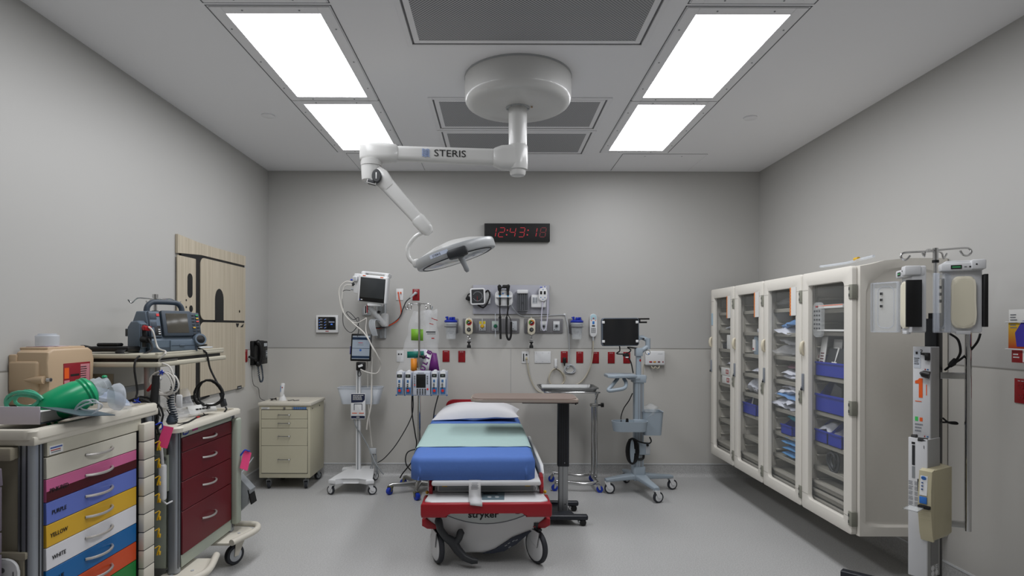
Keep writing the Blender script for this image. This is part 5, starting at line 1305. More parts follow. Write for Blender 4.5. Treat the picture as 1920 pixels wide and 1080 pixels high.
cable('stand_power_cable', [at(664, 786, 5.83), at(668, 800, 5.82), at(678, 815, 5.82), at(692, 840, 5.8), at(705, 870, 5.72), at(720, 890, 5.7)], .006, M_grey, 'grey cable curving from the information card down to the stand base', 'cable')
# ================================================================ hospital stretcher
st = thing('stretcher', 'white and red wheeled hospital stretcher in the middle of the floor', 'stretcher', (-.085, 4.84, 0), R(1.4))
M_sw2 = mat('stretcher_white', '#cfd0d1', .35)
M_sred = mat('stretcher_red', '#971320', .38)
MO = -.088
# base hood: boat-shaped front outline run along the length
hood = [(-.40, .37), (.40, .37), (.405, .33), (.385, .275), (.30, .215), (.2, .13), (.12, .085), (.04, .07), (-.16, .07), (-.22, .10), (-.30, .20), (-.385, .275), (-.405, .33)]
mb = MB(M_sw2); mb.prism(hood, -.95, -.33, 'xz', .02, 3); mb.prism(hood, .33, .93, 'xz', .02, 3); mb.bx(-.37, .37, -.36, .36, .25, .36)
mb.use(mat('hood_recess', '#bcc2c0', .4)); mb.prism([(-.33, .371)]+[(-.33+.66*k/14, .371-.105*math.sin(PI*k/14)**.7) for k in range(1, 14)]+[(.33, .371)], -.953, -.94, 'xz')
mb.use(M_inkgrey); mb.tube([(-.33+.66*k/14, -.954, .371-.105*math.sin(PI*k/14)**.7) for k in range(15)], .003, 5)
hd_ = mb.build('base_hood', st)
lettering('stryker', .062, M_ink, hd_, (-.02, -.956, .327), bold=.0012, sx=1.12)
mb = MB(mat('brake_strip_navy', '#252b3a', .4)); mb.prism([(-.03, .073)]+[(.04, .072), (.12, .087), (.2, .132), (.30, .217), (.29, .222), (.17, .175), (.06, .10)], -.962, -.952, 'xz', .002)
mb.use(M_grey)
for x, z in ((.13, .125), (.15, .14), (.18, .155), (.155, .115), (.2, .16)): mb.box((x, -.963, z), (.018, .002, .006), 0, (0, R(-30), 0))
mb.build('brake_strip', hd_)
for sx in (-1, 1):
    for y in (-.93, .9):
        mb = MB(M_sred); mb.prism([(sx*.31, .245), (sx*.40, .305), (sx*.425, .295), (sx*.425, .255), (sx*.39, .235), (sx*.33, .232)][::sx], y-.03, y+.1, 'xz', .008); mb.build('corner_bumper', st)
# big castor wheels, swivelled as in the photo
def big_wheel(x, y, ang):
    M = Matrix.Translation((x, y, .112)) @ Matrix.Rotation(ang, 4, 'Z') @ Matrix.Rotation(R(90), 4, 'Y')
    mb = MB(M_tyre, M); mb.lathe([(.092, -.018), (.106, -.016), (.112, -.008), (.112, .008), (.106, .016), (.092, .018)], seg=40)
    mb.use(M_sw2); mb.lathe([(0, -.026), (.07, -.025), (.088, -.022), (.093, -.018), (.093, .018), (.088, .022), (.07, .025), (0, .026)], seg=36)
    w_ = mb.build('wheel', st)
    mb = MB(M_dark); mb.cyl((x, y, .2), (x, y, .27), .022, seg=14); mb.M = Matrix.Translation((x, y, 0)) @ Matrix.Rotation(ang, 4, 'Z'); mb.box((.0, 0, .228), (.03, .09, .018), .006)
    mb.use(M_sw2); mb.prism([(-.075, .225), (.03, .232), (.04, .2), (.03, .15), (-.05, .12)], -.033, -.028, 'yz', .002); mb.build('fork', w_)
big_wheel(-.325, -.92, R(22)); big_wheel(.335, -.94, R(30)); big_wheel(-.33, .86, R(10)); big_wheel(.33, .86, R(10))
# pedal at the foot end, left
mb = MB(M_dark)
mb.loft([((-.315, -1.0, .325), 0.0175), ((-.312, -1.005, .305), 0.0263), ((-.30, -1.005, .25), 0.0238), ((-.265, -1.0, .195), 0.0250), ((-.225, -.99, .165), 0.0325), ((-.185, -1.0, .11), 0.0300), ((-.14, -1.02, .07), 0.0250), ((-.09, -1.03, .052), 0.0225), ((-.055, -1.03, .05), 0.0163)], 12)
mb.loft([((-.17, -1.0, .245), 0.0150), ((-.168, -1.0, .225), 0.0263), ((-.178, -1.0, .19), 0.0225), ((-.205, -.99, .155), 0.0275)], 12)
mb.cyl((-.2, -.99, .155), (-.2, -.93, .155), .018, seg=12); mb.build('foot_pedal', st)
mb = MB(M_dark); mb.bx(-.25, .25, -.8, .8, .12, .17, .01); mb.cyl((0, -.55, .3), (0, -.55, .5), .09, seg=24); mb.cyl((0, .55, .3), (0, .55, .5), .09, seg=24); mb.build('lift_column', st)
# deck and end board
mb = MB(M_sw2); mb.bx(-.36, .36, -.99, 1.0, .525, .556, .012); mb.use(mat('deck_grey', '#8d9091', .5)); mb.bx(-.33, .33, -.88, .96, .455, .526, .01); mb.bx(-.36, .36, -.72, .9, .39, .456, .01); mb.build('deck', st)  # grey panels below the white deck edge
mb = MB(M_yellow)
for x in (-.28, .28): mb.box((x, -.882, .5), (.035, .003, .012))
mb.build('warning_label', st)
def top_outline(w0, w1, y0, y1, r): return [(-w0/2+r, y0), (w0/2-r, y0), (w0/2-r*.3, y0+r*.3), (w0/2, y0+r), (w1/2, y1-r), (w1/2-r*.3, y1-r*.3), (w1/2-r, y1), (-w1/2+r, y1), (-w1/2+r*.3, y1-r*.3), (-w1/2, y1-r), (-w0/2, y0+r), (-w0/2+r*.3, y0+r*.3)]
mb = MB(M_sw2); mb.prism(top_outline(.80, .76, -1.075, -.80, .05), .40, .452, 'xy', .012, 3); eb = mb.build('foot_board', st)
mb = MB(M_sred)
fr = [(-.415, .352), (-.255, .352), (-.235, .392), (.235, .392), (.255, .352), (.415, .352), (.42, .37), (.42, .43), (.41, .444), (-.41, .444), (-.42, .43), (-.42, .37)]
mb.prism(fr, -1.098, -1.05, 'xz', .012, 3)
for s in (-1, 1): mb.bx(*sorted((s*.385, s*.42)), -1.08, -.86, .352, .436, .014, 3)
mb.build('red_bumper', eb)
mb = MB(mat('control_panel_grey', '#64747c', .4)); mb._add([(-.03, -1.05, .4526), (.115, -1.05, .4526), (.125, -.87, .4526), (-.03, -.87, .4526)], [(0, 1, 2, 3)]); mb.use(M_black); mb.bx(-.02, .075, -.92, -.895, .4522, .4535); mb.use(M_lgrey)
for x in (.02, .07): mb.prism(ell(x, -.985, .014, .02, 14), .4524, .4532, 'xy')
mb.build('control_panel', eb)
for s in (-1, 1):
    mb = MB(M_sred); zt_ = .552 if s < 0 else .575
    mb.prism([(-.90, .44), (-.86, .455), (-.80, zt_-.015), (-.83, zt_), (-.90, zt_-.012), (-.93, .50)], s*.372-.012, s*.372+.012, 'yz', .006)
    mb.build('push_handle', st)
    mb = MB(M_sw2)
    rl = [(-.72, .40), (.35, .40), (.40, .45), (.42, .56), (.38, .60), (-.70, .60), (-.76, .55)]
    if s < 0: rl = [(y_, z_-.055) for y_, z_ in rl]
    mb.prism(rl, s*.392-.014, s*.392+.014, 'yz', .010, 3); mb.use(M_lgrey); dz_ = -.055 if s < 0 else 0
    mb.prism([(-.60, .45+dz_), (.22, .45+dz_), (.25, .50+dz_), (.22, .54+dz_), (-.58, .54+dz_), (-.62, .5+dz_)], s*.392-.016, s*.392+.016, 'yz', .003); mb.build('side_rail', st)
mb = MB(M_sred); mb.prism(rrect(.60, .30, .07, 7, MO, .70), .985, 1.02, 'xz', .012, 3); mb.build('head_board', st)
mb = MB(M_yellow)
for s in (-1, 1): mb.ball((s*.40, -.85, .447), .012, 10)
mb.build('corner_button', st)
mw, ml = .825, 1.92
mb = MB(mat('mattress_grey', '#8f949b', .6)); mb.box((MO, 0, .63), (mw-.03, ml-.03, .142), .05, seg=4); mb.build('mattress', st)
stM = Matrix.Translation(st.location) @ Matrix.Rotation(R(1.4), 4, 'Z')
# fitted sheet: open-bottomed cover with soft creases
def cover(u0, u1, drop, off, name, label, cat, m, seed, nu=46, nv=34, amp=.004, foot=True):
    mb = MB(m)
    hw = mw/2+off; zt = .704+off; r = .03
    y0, y1 = u0, u1
    sec = [(-hw+.004*0, zt-drop), (-hw, zt-drop*.5), (-hw, zt-r*1.2), (-hw+r*.35, zt-r*.3), (-hw+r*1.2, zt)]
    sec += [(-hw+r*1.2+(2*hw-2.4*r)*k/16, zt) for k in range(1, 16)]
    sec += [(-x, z) for x, z in sec[:5][::-1]]
    rows = []
    ys = ([y0+.006, y0+.014, y0+.024] if foot else [])+[y0+(y1-y0)*k/nu for k in range(1 if foot else 0, nu+1)]
    if foot: yy = [(y0-.0, -.13, .03)] ; 
    for y in ys: rows.append([(x, y, z) for x, z in sec])
    if foot:
        pre = []
        for dy, dz in ((-.035, drop), (-.038, drop*.5), (-.036, r*1.2), (-.028, r*.3)): pre.append([(x, y0+dy, max(zt-drop, min(z, zt-dz))) for x, z in sec])
        rows = pre+rows; rc = .07
        def rnd_(p):
            t_ = p[1]-(y0-.038)
            s_ = rc-math.sqrt(max(0, rc*rc-(rc-t_)**2)) if t_ < rc else 0
            return (p[0]*(1-s_/hw), p[1], p[2])
        rows = [[rnd_(p) for p in rw] for rw in rows]
    v = []
    for rw in rows:
        for x, y, z in rw:
            q = Vector((x*6+seed, y*6, z*14)); d = noise.noise(q)*amp+noise.noise(q*2.7)*amp*.5
            c = 0
            if foot: # diagonal pulls at the corners
                for sx in (-1, 1):
                    t_ = (x*sx-(hw-.03))*.7+(y-y0)*.7
                    if 0 < y-y0 < .3 and x*sx > hw-.26: c += .010*math.sin(PI*(y-y0)/.3)*math.exp(-((x*sx-(hw-.03)+ (y-y0)*.75)/.025)**2)
            v.append((x+(d if abs(x) > hw-.02 else 0)+MO, y+(d*.6 if y < y0 else 0), z+(d+c if z > zt-.02 else 0)))
    n = len(sec); f = []
    for i in range(len(rows)-1):
        for k in range(n-1): f.append((i*n+k, i*n+k+1, (i+1)*n+k+1, (i+1)*n+k))
    mb._add(v, f); o = mb.build(name, None, st.location, R(1.4), sharp=180); o.modifiers.new('thickness', 'SOLIDIFY').thickness = .003
    props(o, label, cat); return o
cover(-.925, .955, .15, .004, 'fitted_sheet', 'blue fitted sheet stretched over the stretcher mattress', 'sheet', M_sheet, 1)
cover(-.63, .37, .10, .010, 'draw_sheet', 'pale green pad laid across the middle of the blue sheet', 'bed pad', mat('pale_green_pad', '#a3bdba', .8, noise_amt=.04, noise_scale=30, bump=.3, bscale=120), 4, amp=.003, foot=False)
mb = MB(mat('pillow_white', '#d3d3d6', .8, bump=.15, bscale=60)); mb.cushion(.80, .40, .155, nu=28, nv=20, crumple=.014, seed=5, flat=.2, freq=6, corner=.6)
o = mb.build('pillow', None, stM @ Vector((MO+.015, .70, .745)), R(1.4)); o.rotation_euler = (R(3), R(-2.5), R(-3)); props(o, 'white pillow lying at the head of the blue sheet', 'pillow')
mb = MB(mat('thin_paper', '#bfbfc0', .7))
pts = [(-.945, .56), (-.985, .545), (-.995, .50), (-1.0, .462), (-1.06, .456), (-1.098, .448), (-1.106, .425)]
v = []
for i, (y, z) in enumerate(pts):
    for x in (-.115, -.037): v.append((x+.01*(i > 4), y-.004, z+.003+(.01 if (i == 6 and x < -.1) else 0)))
mb._add(v, [(2*i, 2*i+1, 2*i+3, 2*i+2) for i in range(len(pts)-1)]); mb.use(M_inkgrey); r6 = random.Random(6)
for k in range(9): mb.box((-.075-.004*(k % 2), -.9955-.0006*k, .548-.008*k), (.05-.012*r6.random(), .0006, .002))
o = mb.build('paper_slip', None, st.location, R(1.4), solid=.0008); props(o, 'narrow printed paper slip hanging over the foot of the stretcher', 'paper')
mb = MB(M_dark); mb.tube([(.06, -.96, .385), (.1, -.975, .37), (.16, -.98, .375), (.2, -.97, .39)], .005, 6, smooth=4); mb.tube([(.15, -.96, .385), (.19, -.98, .345), (.23, -.98, .35), (.24, -.965, .385)], .004, 6, smooth=4); mb.bx(-.09, .09, -.965, -.94, .375, .395, .004); mb.build('under_cord', st)

# ================================================================ overbed table
tx = .555; ty = 4.84
ot = thing('overbed_table', 'overbed table with brown laminate top on a black and grey column', 'table', (tx, ty, 0), R(-1))
M_lam = mat('brown_laminate', '#8b7b73', .42, noise_amt=.06, noise_scale=14)
mb = MB(M_lam); out = rrect(.84, .40, (.09, .09, .09, .09), 7, -.325, 0)
mb.prism(out, .995, 1.003, 'xy'); mb.use(mat('table_edge', '#a2968b', .45)); o2 = rrect(.86, .42, (.07, .10, .10, .03), 7, -.325, 0); mb.prism(o2, .972, .997, 'xy', .007, 2); mb.build('table_top', ot)
mb = MB(M_black); mb.bx(-.34, .065, -.05, .05, .945, .972, .004); mb.box((.09, -.03, .948), (.06, .012, .012), .003); mb.cyl((.10, -.03, .935), (.10, -.03, .95), .006, seg=8); mb.build('top_bracket', ot)
mb = MB(mat('charcoal_column', '#1d1f25', .4)); mb.prism(rrect(.094, .08, .012, 4), .43, .95, 'xy'); mb.use(M_black)
for x in (-.02, .0, .02): mb.bx(x-.003, x+.003, -.0412, -.039, .44, .94)
mb.bx(-.0475, -.046, -.02, .02, .44, .94); mb.use(M_lgrey); mb.cyl((.01, -.0425, .46), (.01, -.04, .46), .003, seg=8); mb.build('outer_column', ot)
mb = MB(M_alu); mb.prism(rrect(.078, .066, .008, 4), .06, .45, 'xy'); mb.use(M_dark); mb.bx(-.006, -.003, -.0342, -.032, .07, .43); mb.bx(-.038, -.036, -.03, .03, .07, .43); mb.cyl((.015, -.0345, .12), (.015, -.033, .12), .005, seg=8); mb.build('inner_column', ot)
M_bt = mat('blue_black_base', '#20232b', .35)
mb = MB(M_bt); mb.bx(-.72, .18, -.215, -.155, .045, .085, .014, 3); mb.bx(-.72, .15, .155, .21, .045, .085, .014, 3)
mb.prism([(-.16, -.17), (.10, -.17), (.05, .0), (.05, .17), (-.16, .17), (-.11, 0)], .045, .066, 'xy', .004); mb.build('base_frame', ot)
for x, y in ((.14, -.185), (.11, .182), (-.68, -.185), (-.68, .182)):
    mb = MB(M_black); mb.lathe([(0, -.024), (.022, -.024), (.026, -.018), (.026, .018), (.022, .024), (0, .024)], Matrix.Translation((x, y, .026)) @ Matrix.Rotation(R(90), 4, 'X'), 22); mb.use(M_lgrey); mb.box((x-.03, y, .036), (.02, .04, .02), .004); mb.build('caster', ot)

# ================================================================ chrome tray stand (mayo)
ms = thing('instrument_stand', 'chrome tray stand on blue castors behind the overbed table', 'instrument stand', (.80, 5.78, 0))
mb = MB(M_chrome)
mb.tube([(.17, .2, .09), (.165, .0, .09), (.175, -.2, .08)], .018, 12, smooth=4)
for y in (-.16, .17): mb.tube([(.17, y, .085), (.05, y-.02, .075), (-.1, y, .085), (-.22, y+.01, .095)], .017, 12, smooth=4)
mb.build('base_frame', ms)
for dx, nm in ((-.0, 'inner_post'), (.032, 'outer_post')):
    mb = MB(M_chrome); x = .155+dx
    if nm == 'inner_post': mb.cyl((x, 0, .09), (x, 0, .80), .015, seg=16)
    else:
        mb.cyl((x, 0, .09), (x, 0, .86), .0135, seg=16)
        mb.tube([(x, 0, .84), (x, 0, .90), (x-.005, -.0, .925), (x-.03, .0, .94), (x-.1, .0, .935), (x-.34, .0, .95), (x-.44, .0, .955)], .010, 10, smooth=4)
        mb.tube([(x, -.0, .86), (x, -.1, .93), (x-.04, -.2, .95), (x-.48, -.2, .95), (x-.52, -.1, .95), (x-.52, .1, .95), (x-.48, .18, .95), (x-.04, .18, .95), (x, .08, .93), (x, 0, .88)], .008, 10, smooth=3)
    mb.build(nm, ms)
mb = MB(M_steel); mb.bx(.13, .205, -.03, .03, .79, .82, .008); mb.use(M_black); mb.cyl((.205, 0, .805), (.24, 0, .805), .008, seg=10); mb.cyl((.235, 0, .805), (.262, 0, .805), .022, seg=16); mb.build('clamp_knob', ms)
for x, y, a in ((.175, -.2, 0), (.17, .2, 30), (-.22, -.15, 180), (-.22, .18, 160)):
    caster(ms, x, y, .032, .03, .085, R(a), M_blue, M_blue, M_chrome, .6)
mb = MB(mat('tray_steel', '#8b8c8c', .38, metal=1.))
def tr(w, d, z, r): return [(a-.10, b-.01, z) for a, b in rrect(w, d, r, 6)]
L0, L1, L2, L3, L4 = tr(.50, .34, .958, .03), tr(.52, .36, .96, .035), tr(.54, .38, .99, .04), tr(.565, .405, .992, .045), tr(.57, .41, .985, .045)
n = len(L0); rings = [L0, L1, L2, L3, L4]
mb._add([p for r_ in rings for p in r_], [tuple(range(n))]+[(k*n+i, k*n+(i+1) % n, (k+1)*n+(i+1) % n, (k+1)*n+i) for k in range(4) for i in range(n)])
o = mb.build('metal_tray', None, ms.location, solid=.0015); props(o, 'shallow stainless steel tray resting on the chrome stand', 'tray')

# ================================================================ infusion pump stand
px_, py2 = -.733, 5.60
iv = thing('drip_stand', 'chrome drip stand with four hooks on blue castors left of the stretcher', 'drip stand', (px_, py2, 0))
mb = MB(M_chrome); mb.cyl((0, 0, .07), (0, 0, 1.02), .0145, seg=16); mb.cyl((0, 0, 1.0), (0, 0, wz(569, py2)), .010, seg=14); mb.cyl((0, 0, 1.28), (0, 0, 1.32), .013, seg=14); mb.use(M_black); mb.cyl((.01, -.01, 1.29), (.045, -.03, 1.285), .012, seg=10); mb.ball((.045, -.03, 1.285), .02, 12); mb.build('pole', iv)
zt = wz(570, py2)
mb = MB(M_chrome); mb.cyl((0, 0, zt-.02), (0, 0, zt+.012), .015, seg=14)
for s in (-1, 1):
    mb.tube([(0, 0, zt), (s*.05, -.01, zt+.002), (s*.09, -.02, zt), (s*.105, -.02, zt-.01), (s*.11, -.02, zt-.04), (s*.118, -.03, zt-.055), (s*.128, -.04, zt-.04), (s*.13, -.045, zt-.025)], .005, 8, smooth=4)
    mb.tube([(0, 0, zt), (s*.04, -.03, zt), (s*.065, -.05, zt-.006), (s*.07, -.055, zt-.04), (s*.08, -.06, zt-.056), (s*.09, -.065, zt-.035)], .005, 8, smooth=4)
mb.build('hook', iv)
mb = MB(M_steel); mb.lathe([(0, .06), (.05, .06), (.055, .075), (.04, .095), (.022, .11), (0, .11)], None, 20)
for k in range(5):
    a = R(200+72*k); c, s_ = math.cos(a), math.sin(a)
    mb.loft([((c*.03, s_*.03, .085), .026), ((c*.15, s_*.15, .082), .021), ((c*.25, s_*.25, .088), .019), ((c*.285, s_*.285, .08), .014)], 10)
bs = mb.build('base', iv)
for k in range(5):
    a = R(200+72*k); caster(iv, .27*math.cos(a), .27*math.sin(a), .033, .034, .08, a+R(40), M_blue, M_blue, mat('olive_fork', '#6d6b55', .5), .62)
ip = thing('infusion_pump', 'infusion pump with dark central screen and four channel modules on the drip stand', 'infusion pump', (px_, py2-.10, 0))
yq = py2-.13
def pxl(p): return wx(p, yq)-px_
def pzl(p): return wz(p, yq)
M_pump = mat('pump_pale_grey', '#b9bdc8', .45); M_pblue = mat('pump_blue', '#3d6a9c', .4)
for i, (a, b) in enumerate(((742.8, 757.6), (758.6, 773.4), (808, 822.4), (823.2, 838.6))):
    t0 = 698 if i < 2 else 697
    x0, x1, z0, z1 = pxl(a), pxl(b), pzl(742), pzl(t0); xm, w_ = (x0+x1)/2, x1-x0
    mb = MB(M_pump); mb.bx(x0, x1, -.02, .10, z0, z1, .004); mb.use(M_white); mb.bx(xm-w_*.38, xm+w_*.38, -.045, -.018, z0+.075, z1+.006, .006)
    mb.prism([(xm-w_*.3, z1), (xm+w_*.3, z1), (xm+w_*.12, z1+.014), (xm-w_*.12, z1+.014)], -.03, .06, 'xz', .002)
    mb.use(M_pblue); mb.prism([(xm-w_*.34, z0+.012), (xm+w_*.34, z0+.012), (xm+w_*.40, z0+.08), (xm-w_*.40, z0+.08)], -.043, -.018, 'xz', .003); mb.bx(xm+w_*.30, xm+w_*.41, -.046, -.02, z0+.07, z1-.065, .002)
    mb.box((xm-w_*.05, -.046, z1-.085), (w_*.3, .004, .03), .002); mo_ = mb.build('channel_module', ip)
    mb = MB(M_ink); mb.box((xm-w_*.03, -.0465, z1-.035), (w_*.64, .003, .03), .001); mb.use(mat('lcd_grey', '#6d786f', .3)); mb.box((xm-w_*.03, -.0482, z1-.035), (w_*.3, .001, .01)); mb.use(M_ink)
    for k in range(3): mb.box((xm-w_*.08, -.0465, z1-.115-.016*k), (w_*.2, .004, .009), .001)
    mb.build('keys', mo_)
    mb = MB(mat('pump_red', '#d02a2a', .4)); mb.cyl((xm-w_*.02, -.044, z0+.048), (xm-w_*.02, -.05, z0+.048), .013, seg=14); mb.build('stop_key', mo_)
x0, x1, z0, z1 = pxl(774.6), pxl(807), pzl(742), pzl(696.5); xm = (x0+x1)/2
mb = MB(M_pump); mb.bx(x0, x1, -.05, .09, z0, z1, .012, 3); mb.use(M_inkgrey); mb.box((xm-.005, -.051, z1-.013), (.06, .001, .006)); cu_ = mb.build('control_unit', ip)
mb = MB(M_black); mb.bx(xm-.048, xm+.04, -.053, -.049, z0+.075, z1-.025, .002); mb.build('screen', cu_)
mb = MB(M_dark)
for k in range(5):
    mb.box((xm-.062, -.052, z1-.045-.017*k), (.01, .003, .009), .001); mb.box((xm+.056, -.052, z1-.045-.017*k), (.012, .003, .009), .001)
for r in range(4):
    for c in range(4): mb.box((xm-.036+.024*c, -.052, z0+.06-.014*r), (.014, .003, .009), .001)
mb.use(MATS['pump_red']); mb.cyl((xm+.058, -.05, z0+.062), (xm+.058, -.055, z0+.062), .009, seg=12); mb.box((xm-.062, -.052, z0+.10), (.012, .003, .009)); mb.use(M_pblue); mb.box((xm-.062, -.052, z0+.085), (.012, .003, .006)); mb.build('keypad', cu_)
mb = MB(M_dark); mb.box((.0, .06, (z0+z1)/2), (.12, .07, .1), .01); mb.build('pole_clamp', ip)
mb = MB(M_pblue)
for a in (743, 759, 774, 808.5, 838): mb.box((pxl(a), -.015, z0+.002), (.012, .03, .012), .002)
mb.build('latch', ip)
cable('pump_power_cord', [(px_-.06, py2-.05, .93), (px_-.06, py2-.04, .75), (px_-.03, py2-.04, .55), (px_-.02, py2-.03, .45), (px_-.06, py2-.04, .30), (px_-.15, py2-.02, .18), (px_-.18, py2, .13)], .006, M_rubber, 'black power cord hanging close to the drip stand pole', 'cord')
cable('pump_lead', [(px_-.05, py2-.06, .93), (px_-.07, py2, .72), (px_-.22, py2+.1, .45), (px_-.36, py2+.2, .28), (px_-.44, py2+.24, .22)], .005, M_dark, 'long dark lead curving from the pump down to the connector block on the left', 'cable')
cable('pump_lead', [(px_+.19, py2-.06, .93), (px_+.15, py2-.02, .78), (px_+.13, py2, .65), (px_+.09, py2+.02, .52), (px_+.03, py2+.02, .42)], .006, M_dark, 'black lead hanging under the right end of the pump beside the mattress', 'cable')
cable('floor_cable', [(px_+.16, py2-.25, .48), (px_+.02, py2-.2, .45), (px_-.09, py2-.15, .40), (px_-.1, py2-.12, .28), (px_+.0, py2-.1, .18), (px_+.1, py2-.1, .15)], .006, M_dark, 'grey cord looping out from under the left edge of the mattress', 'cord')
# bags on the hooks
def film_bag(name, px0, px1, y0, y1, dep, label, seed, y=py2, shear=0.):
    x0, x1, z1, z0 = wx(px0, y), wx(px1, y), wz(y0, y), wz(y1, y)
    mb = MB(M_film, Matrix.Rotation(R(90), 4, 'X')); mb.cushion(x1-x0, z1-z0, dep, nu=18, nv=30, crumple=.03, seed=seed, flat=.5, freq=9)
    t = thing(name, label, 'plastic bag', ((x0+x1)/2, y, (z0+z1)/2)); bg = mb.build('bag', t)
    for v in bg.data.vertices:
        u = v.co.z/(z1-z0)+.5; v.co.x = v.co.x*(1.08-.25*u)+shear*(u-.5)
    return t
b1 = film_bag('supply_bag', 757, 802, 582, 700, .10, 'clear plastic supply bag with green, teal and orange labels on the left hooks', 31, py2+.09, shear=.13)
b2 = film_bag('supply_bag', 796, 823, 580, 700, .09, 'clear plastic bag with red print and a purple lettered pack on the right hooks', 37, py2+.09, shear=-.02)
def on_bag(t, px0, px1, y0, y1, m, off=.06, tilt=0., name='label', skew=0.):
    y = t.location.y-off
    mb = MB(m); x0, x1, z1, z0 = wx(px0, y)-t.location.x, wx(px1, y)-t.location.x, wz(y0, y)-t.location.z, wz(y1, y)-t.location.z
    mb._add([(x0, -off, z0), (x1, -off, z0+tilt), (x1+skew, -off-.006, z1+tilt), (x0+skew, -off, z1)], [(0, 1, 2, 3)])
    return mb.build(name, t, solid=.0015)
on_bag(b1, 771, 793.5, 617, 638.5, mat('lime_label', '#77ad31', .5), .055, -.004)
on_bag(b1, 763.5, 795, 659.5, 671.5, mat('teal_label', '#0f6f62', .5), .06, .006)
l_ = on_bag(b1, 770.5, 782, 672.5, 701, M_orange, .057, skew=.0); 
MATS['orange_label'] = None
M_ol = bpy.data.materials.new('orange_label'); M_ol.use_nodes = True; M_ol.node_tree.nodes['Principled BSDF'].inputs['Base Color'].default_value = srgb('#d9851c')+[1]
l_.data.materials[0] = M_ol
on_bag(b1, 776, 800, 655, 690, mat('pale_inner', '#cfd0dc', .5), .035, name='inner_pack')
mb = MB(M_red)
r8 = random.Random(8)
for px, py in ((808, 597), (812, 599), (816, 600), (804, 607), (808, 608)): mb.box((wx(px, py2-.1)-b2.location.x, -.062, wz(py, py2-.1)-b2.location.z), (.02, .001, .007), 0, (0, R(15), 0))
mb.box((wx(809, py2-.1)-b2.location.x, -.06, wz(635, py2-.1)-b2.location.z), (.028, .002, .01)); mb.use(M_dark); mb.box((wx(805, py2-.1)-b2.location.x, -.062, wz(623, py2-.1)-b2.location.z), (.09, .001, .012)); mb.box((wx(806, py2-.1)-b2.location.x, -.062, wz(626.5, py2-.1)-b2.location.z), (.08, .001, .006)); mb.build('print', b2)
M_pur = mat('purple_label', '#5f1b68', .5)
yb = py2-.13
def rel(px, py): return Vector((wx(px, yb)-b2.location.x, -.08, wz(py, yb)-b2.location.z))
mb = MB(M_pur); mb._add([rel(806, 662), rel(816, 664), rel(822, 701), rel(800, 701)], [(0, 1, 2, 3)]); mb.use(M_white); v = [rel(796, 657), rel(807, 664), rel(799, 701), rel(786, 697)]
for q in v: q.y -= .004
mb._add(v, [(0, 1, 2, 3)]); pk = mb.build('lettered_pack', b2, solid=.002)
v0 = rel(790.5, 688); ang = math.atan2(.16, .075)
for k, ch in enumerate(('U', 'L', 'T', 'B')):
    f_ = k/3; lettering(ch, .062, M_pur, pk, rel(790.5+12*f_, 693-31*f_)+Vector((0, -.009, 0)), (R(90), R(-64), 0), bold=.003)

# ================================================================ telehealth monitor cart
mc_ = thing('monitor_cart', 'pale blue-grey rolling cart with flat monitor facing the room, right of the stretcher', 'monitor cart', (1.36, 5.60, 0))
bx_, by_ = 1.36, 5.60
def cx_(p, y=5.5): return wx(p, y)-bx_
def cz_(p, y=5.5): return wz(p, y)
mb = MB(M_bluegrey)
for ang, ln in ((-170, .31), (-78, .36), (14, .34), (100, .32)):
    a = R(ang); c, s_ = math.cos(a), math.sin(a); n = Vector((-s_, c, 0)); d = Vector((c, s_, 0))
    def rg(t_, w, h, z): return [d*t_+n*p+Vector((0, 0, z+q)) for p, q in rrect(w, h, min(w, h)*.3, 4)]
    skin(mb, [rg(.0, .12, .05, .155), rg(.08, .11, .05, .152), rg(.18, .08, .042, .142), rg(ln-.02, .062, .034, .13), rg(ln+.02, .05, .026, .128)])
mb.prism(rrect(.115, .13, .02, 4), .12, .25, 'xy', .006); mb.build('base', mc_)
for ang, ln, ca in ((-170, .31, -10), (-78, .36, 20), (14, .34, 15), (100, .32, 40)): caster(mc_, ln*math.cos(R(ang)), ln*math.sin(R(ang)), .05, .026, .125, R(ca), M_tyre, M_white, M_white, .72)
mb = MB(M_bluegrey); mb.prism(rrect(.088, .09, .012, 4), .24, cz_(705), 'xy'); mb.use(M_grey); mb.bx(-.012, -.006, -.0462, -.044, .25, cz_(708)); mb.bx(.006, .03, -.0465, -.044, .25, cz_(720)); mb.use(M_bluegrey); mb.bx(-.062, .062, -.055, .05, cz_(718), cz_(704), .006); mb.bx(.055, .075, -.02, .02, cz_(712), cz_(705), .004); mb.build('column', mc_)
mb = MB(M_bluegrey); mb.prism(rrect(.046, .046, .012, 4), cz_(706), cz_(655), 'xy'); mb.bx(-.032, .034, -.04, .04, cz_(668), cz_(652.5), .006); mb.use(M_red); mb.prism(ell(.012, cz_(676), .008, .012, 14), -.0242, -.023, 'xz'); mb.build('upper_pole', mc_)
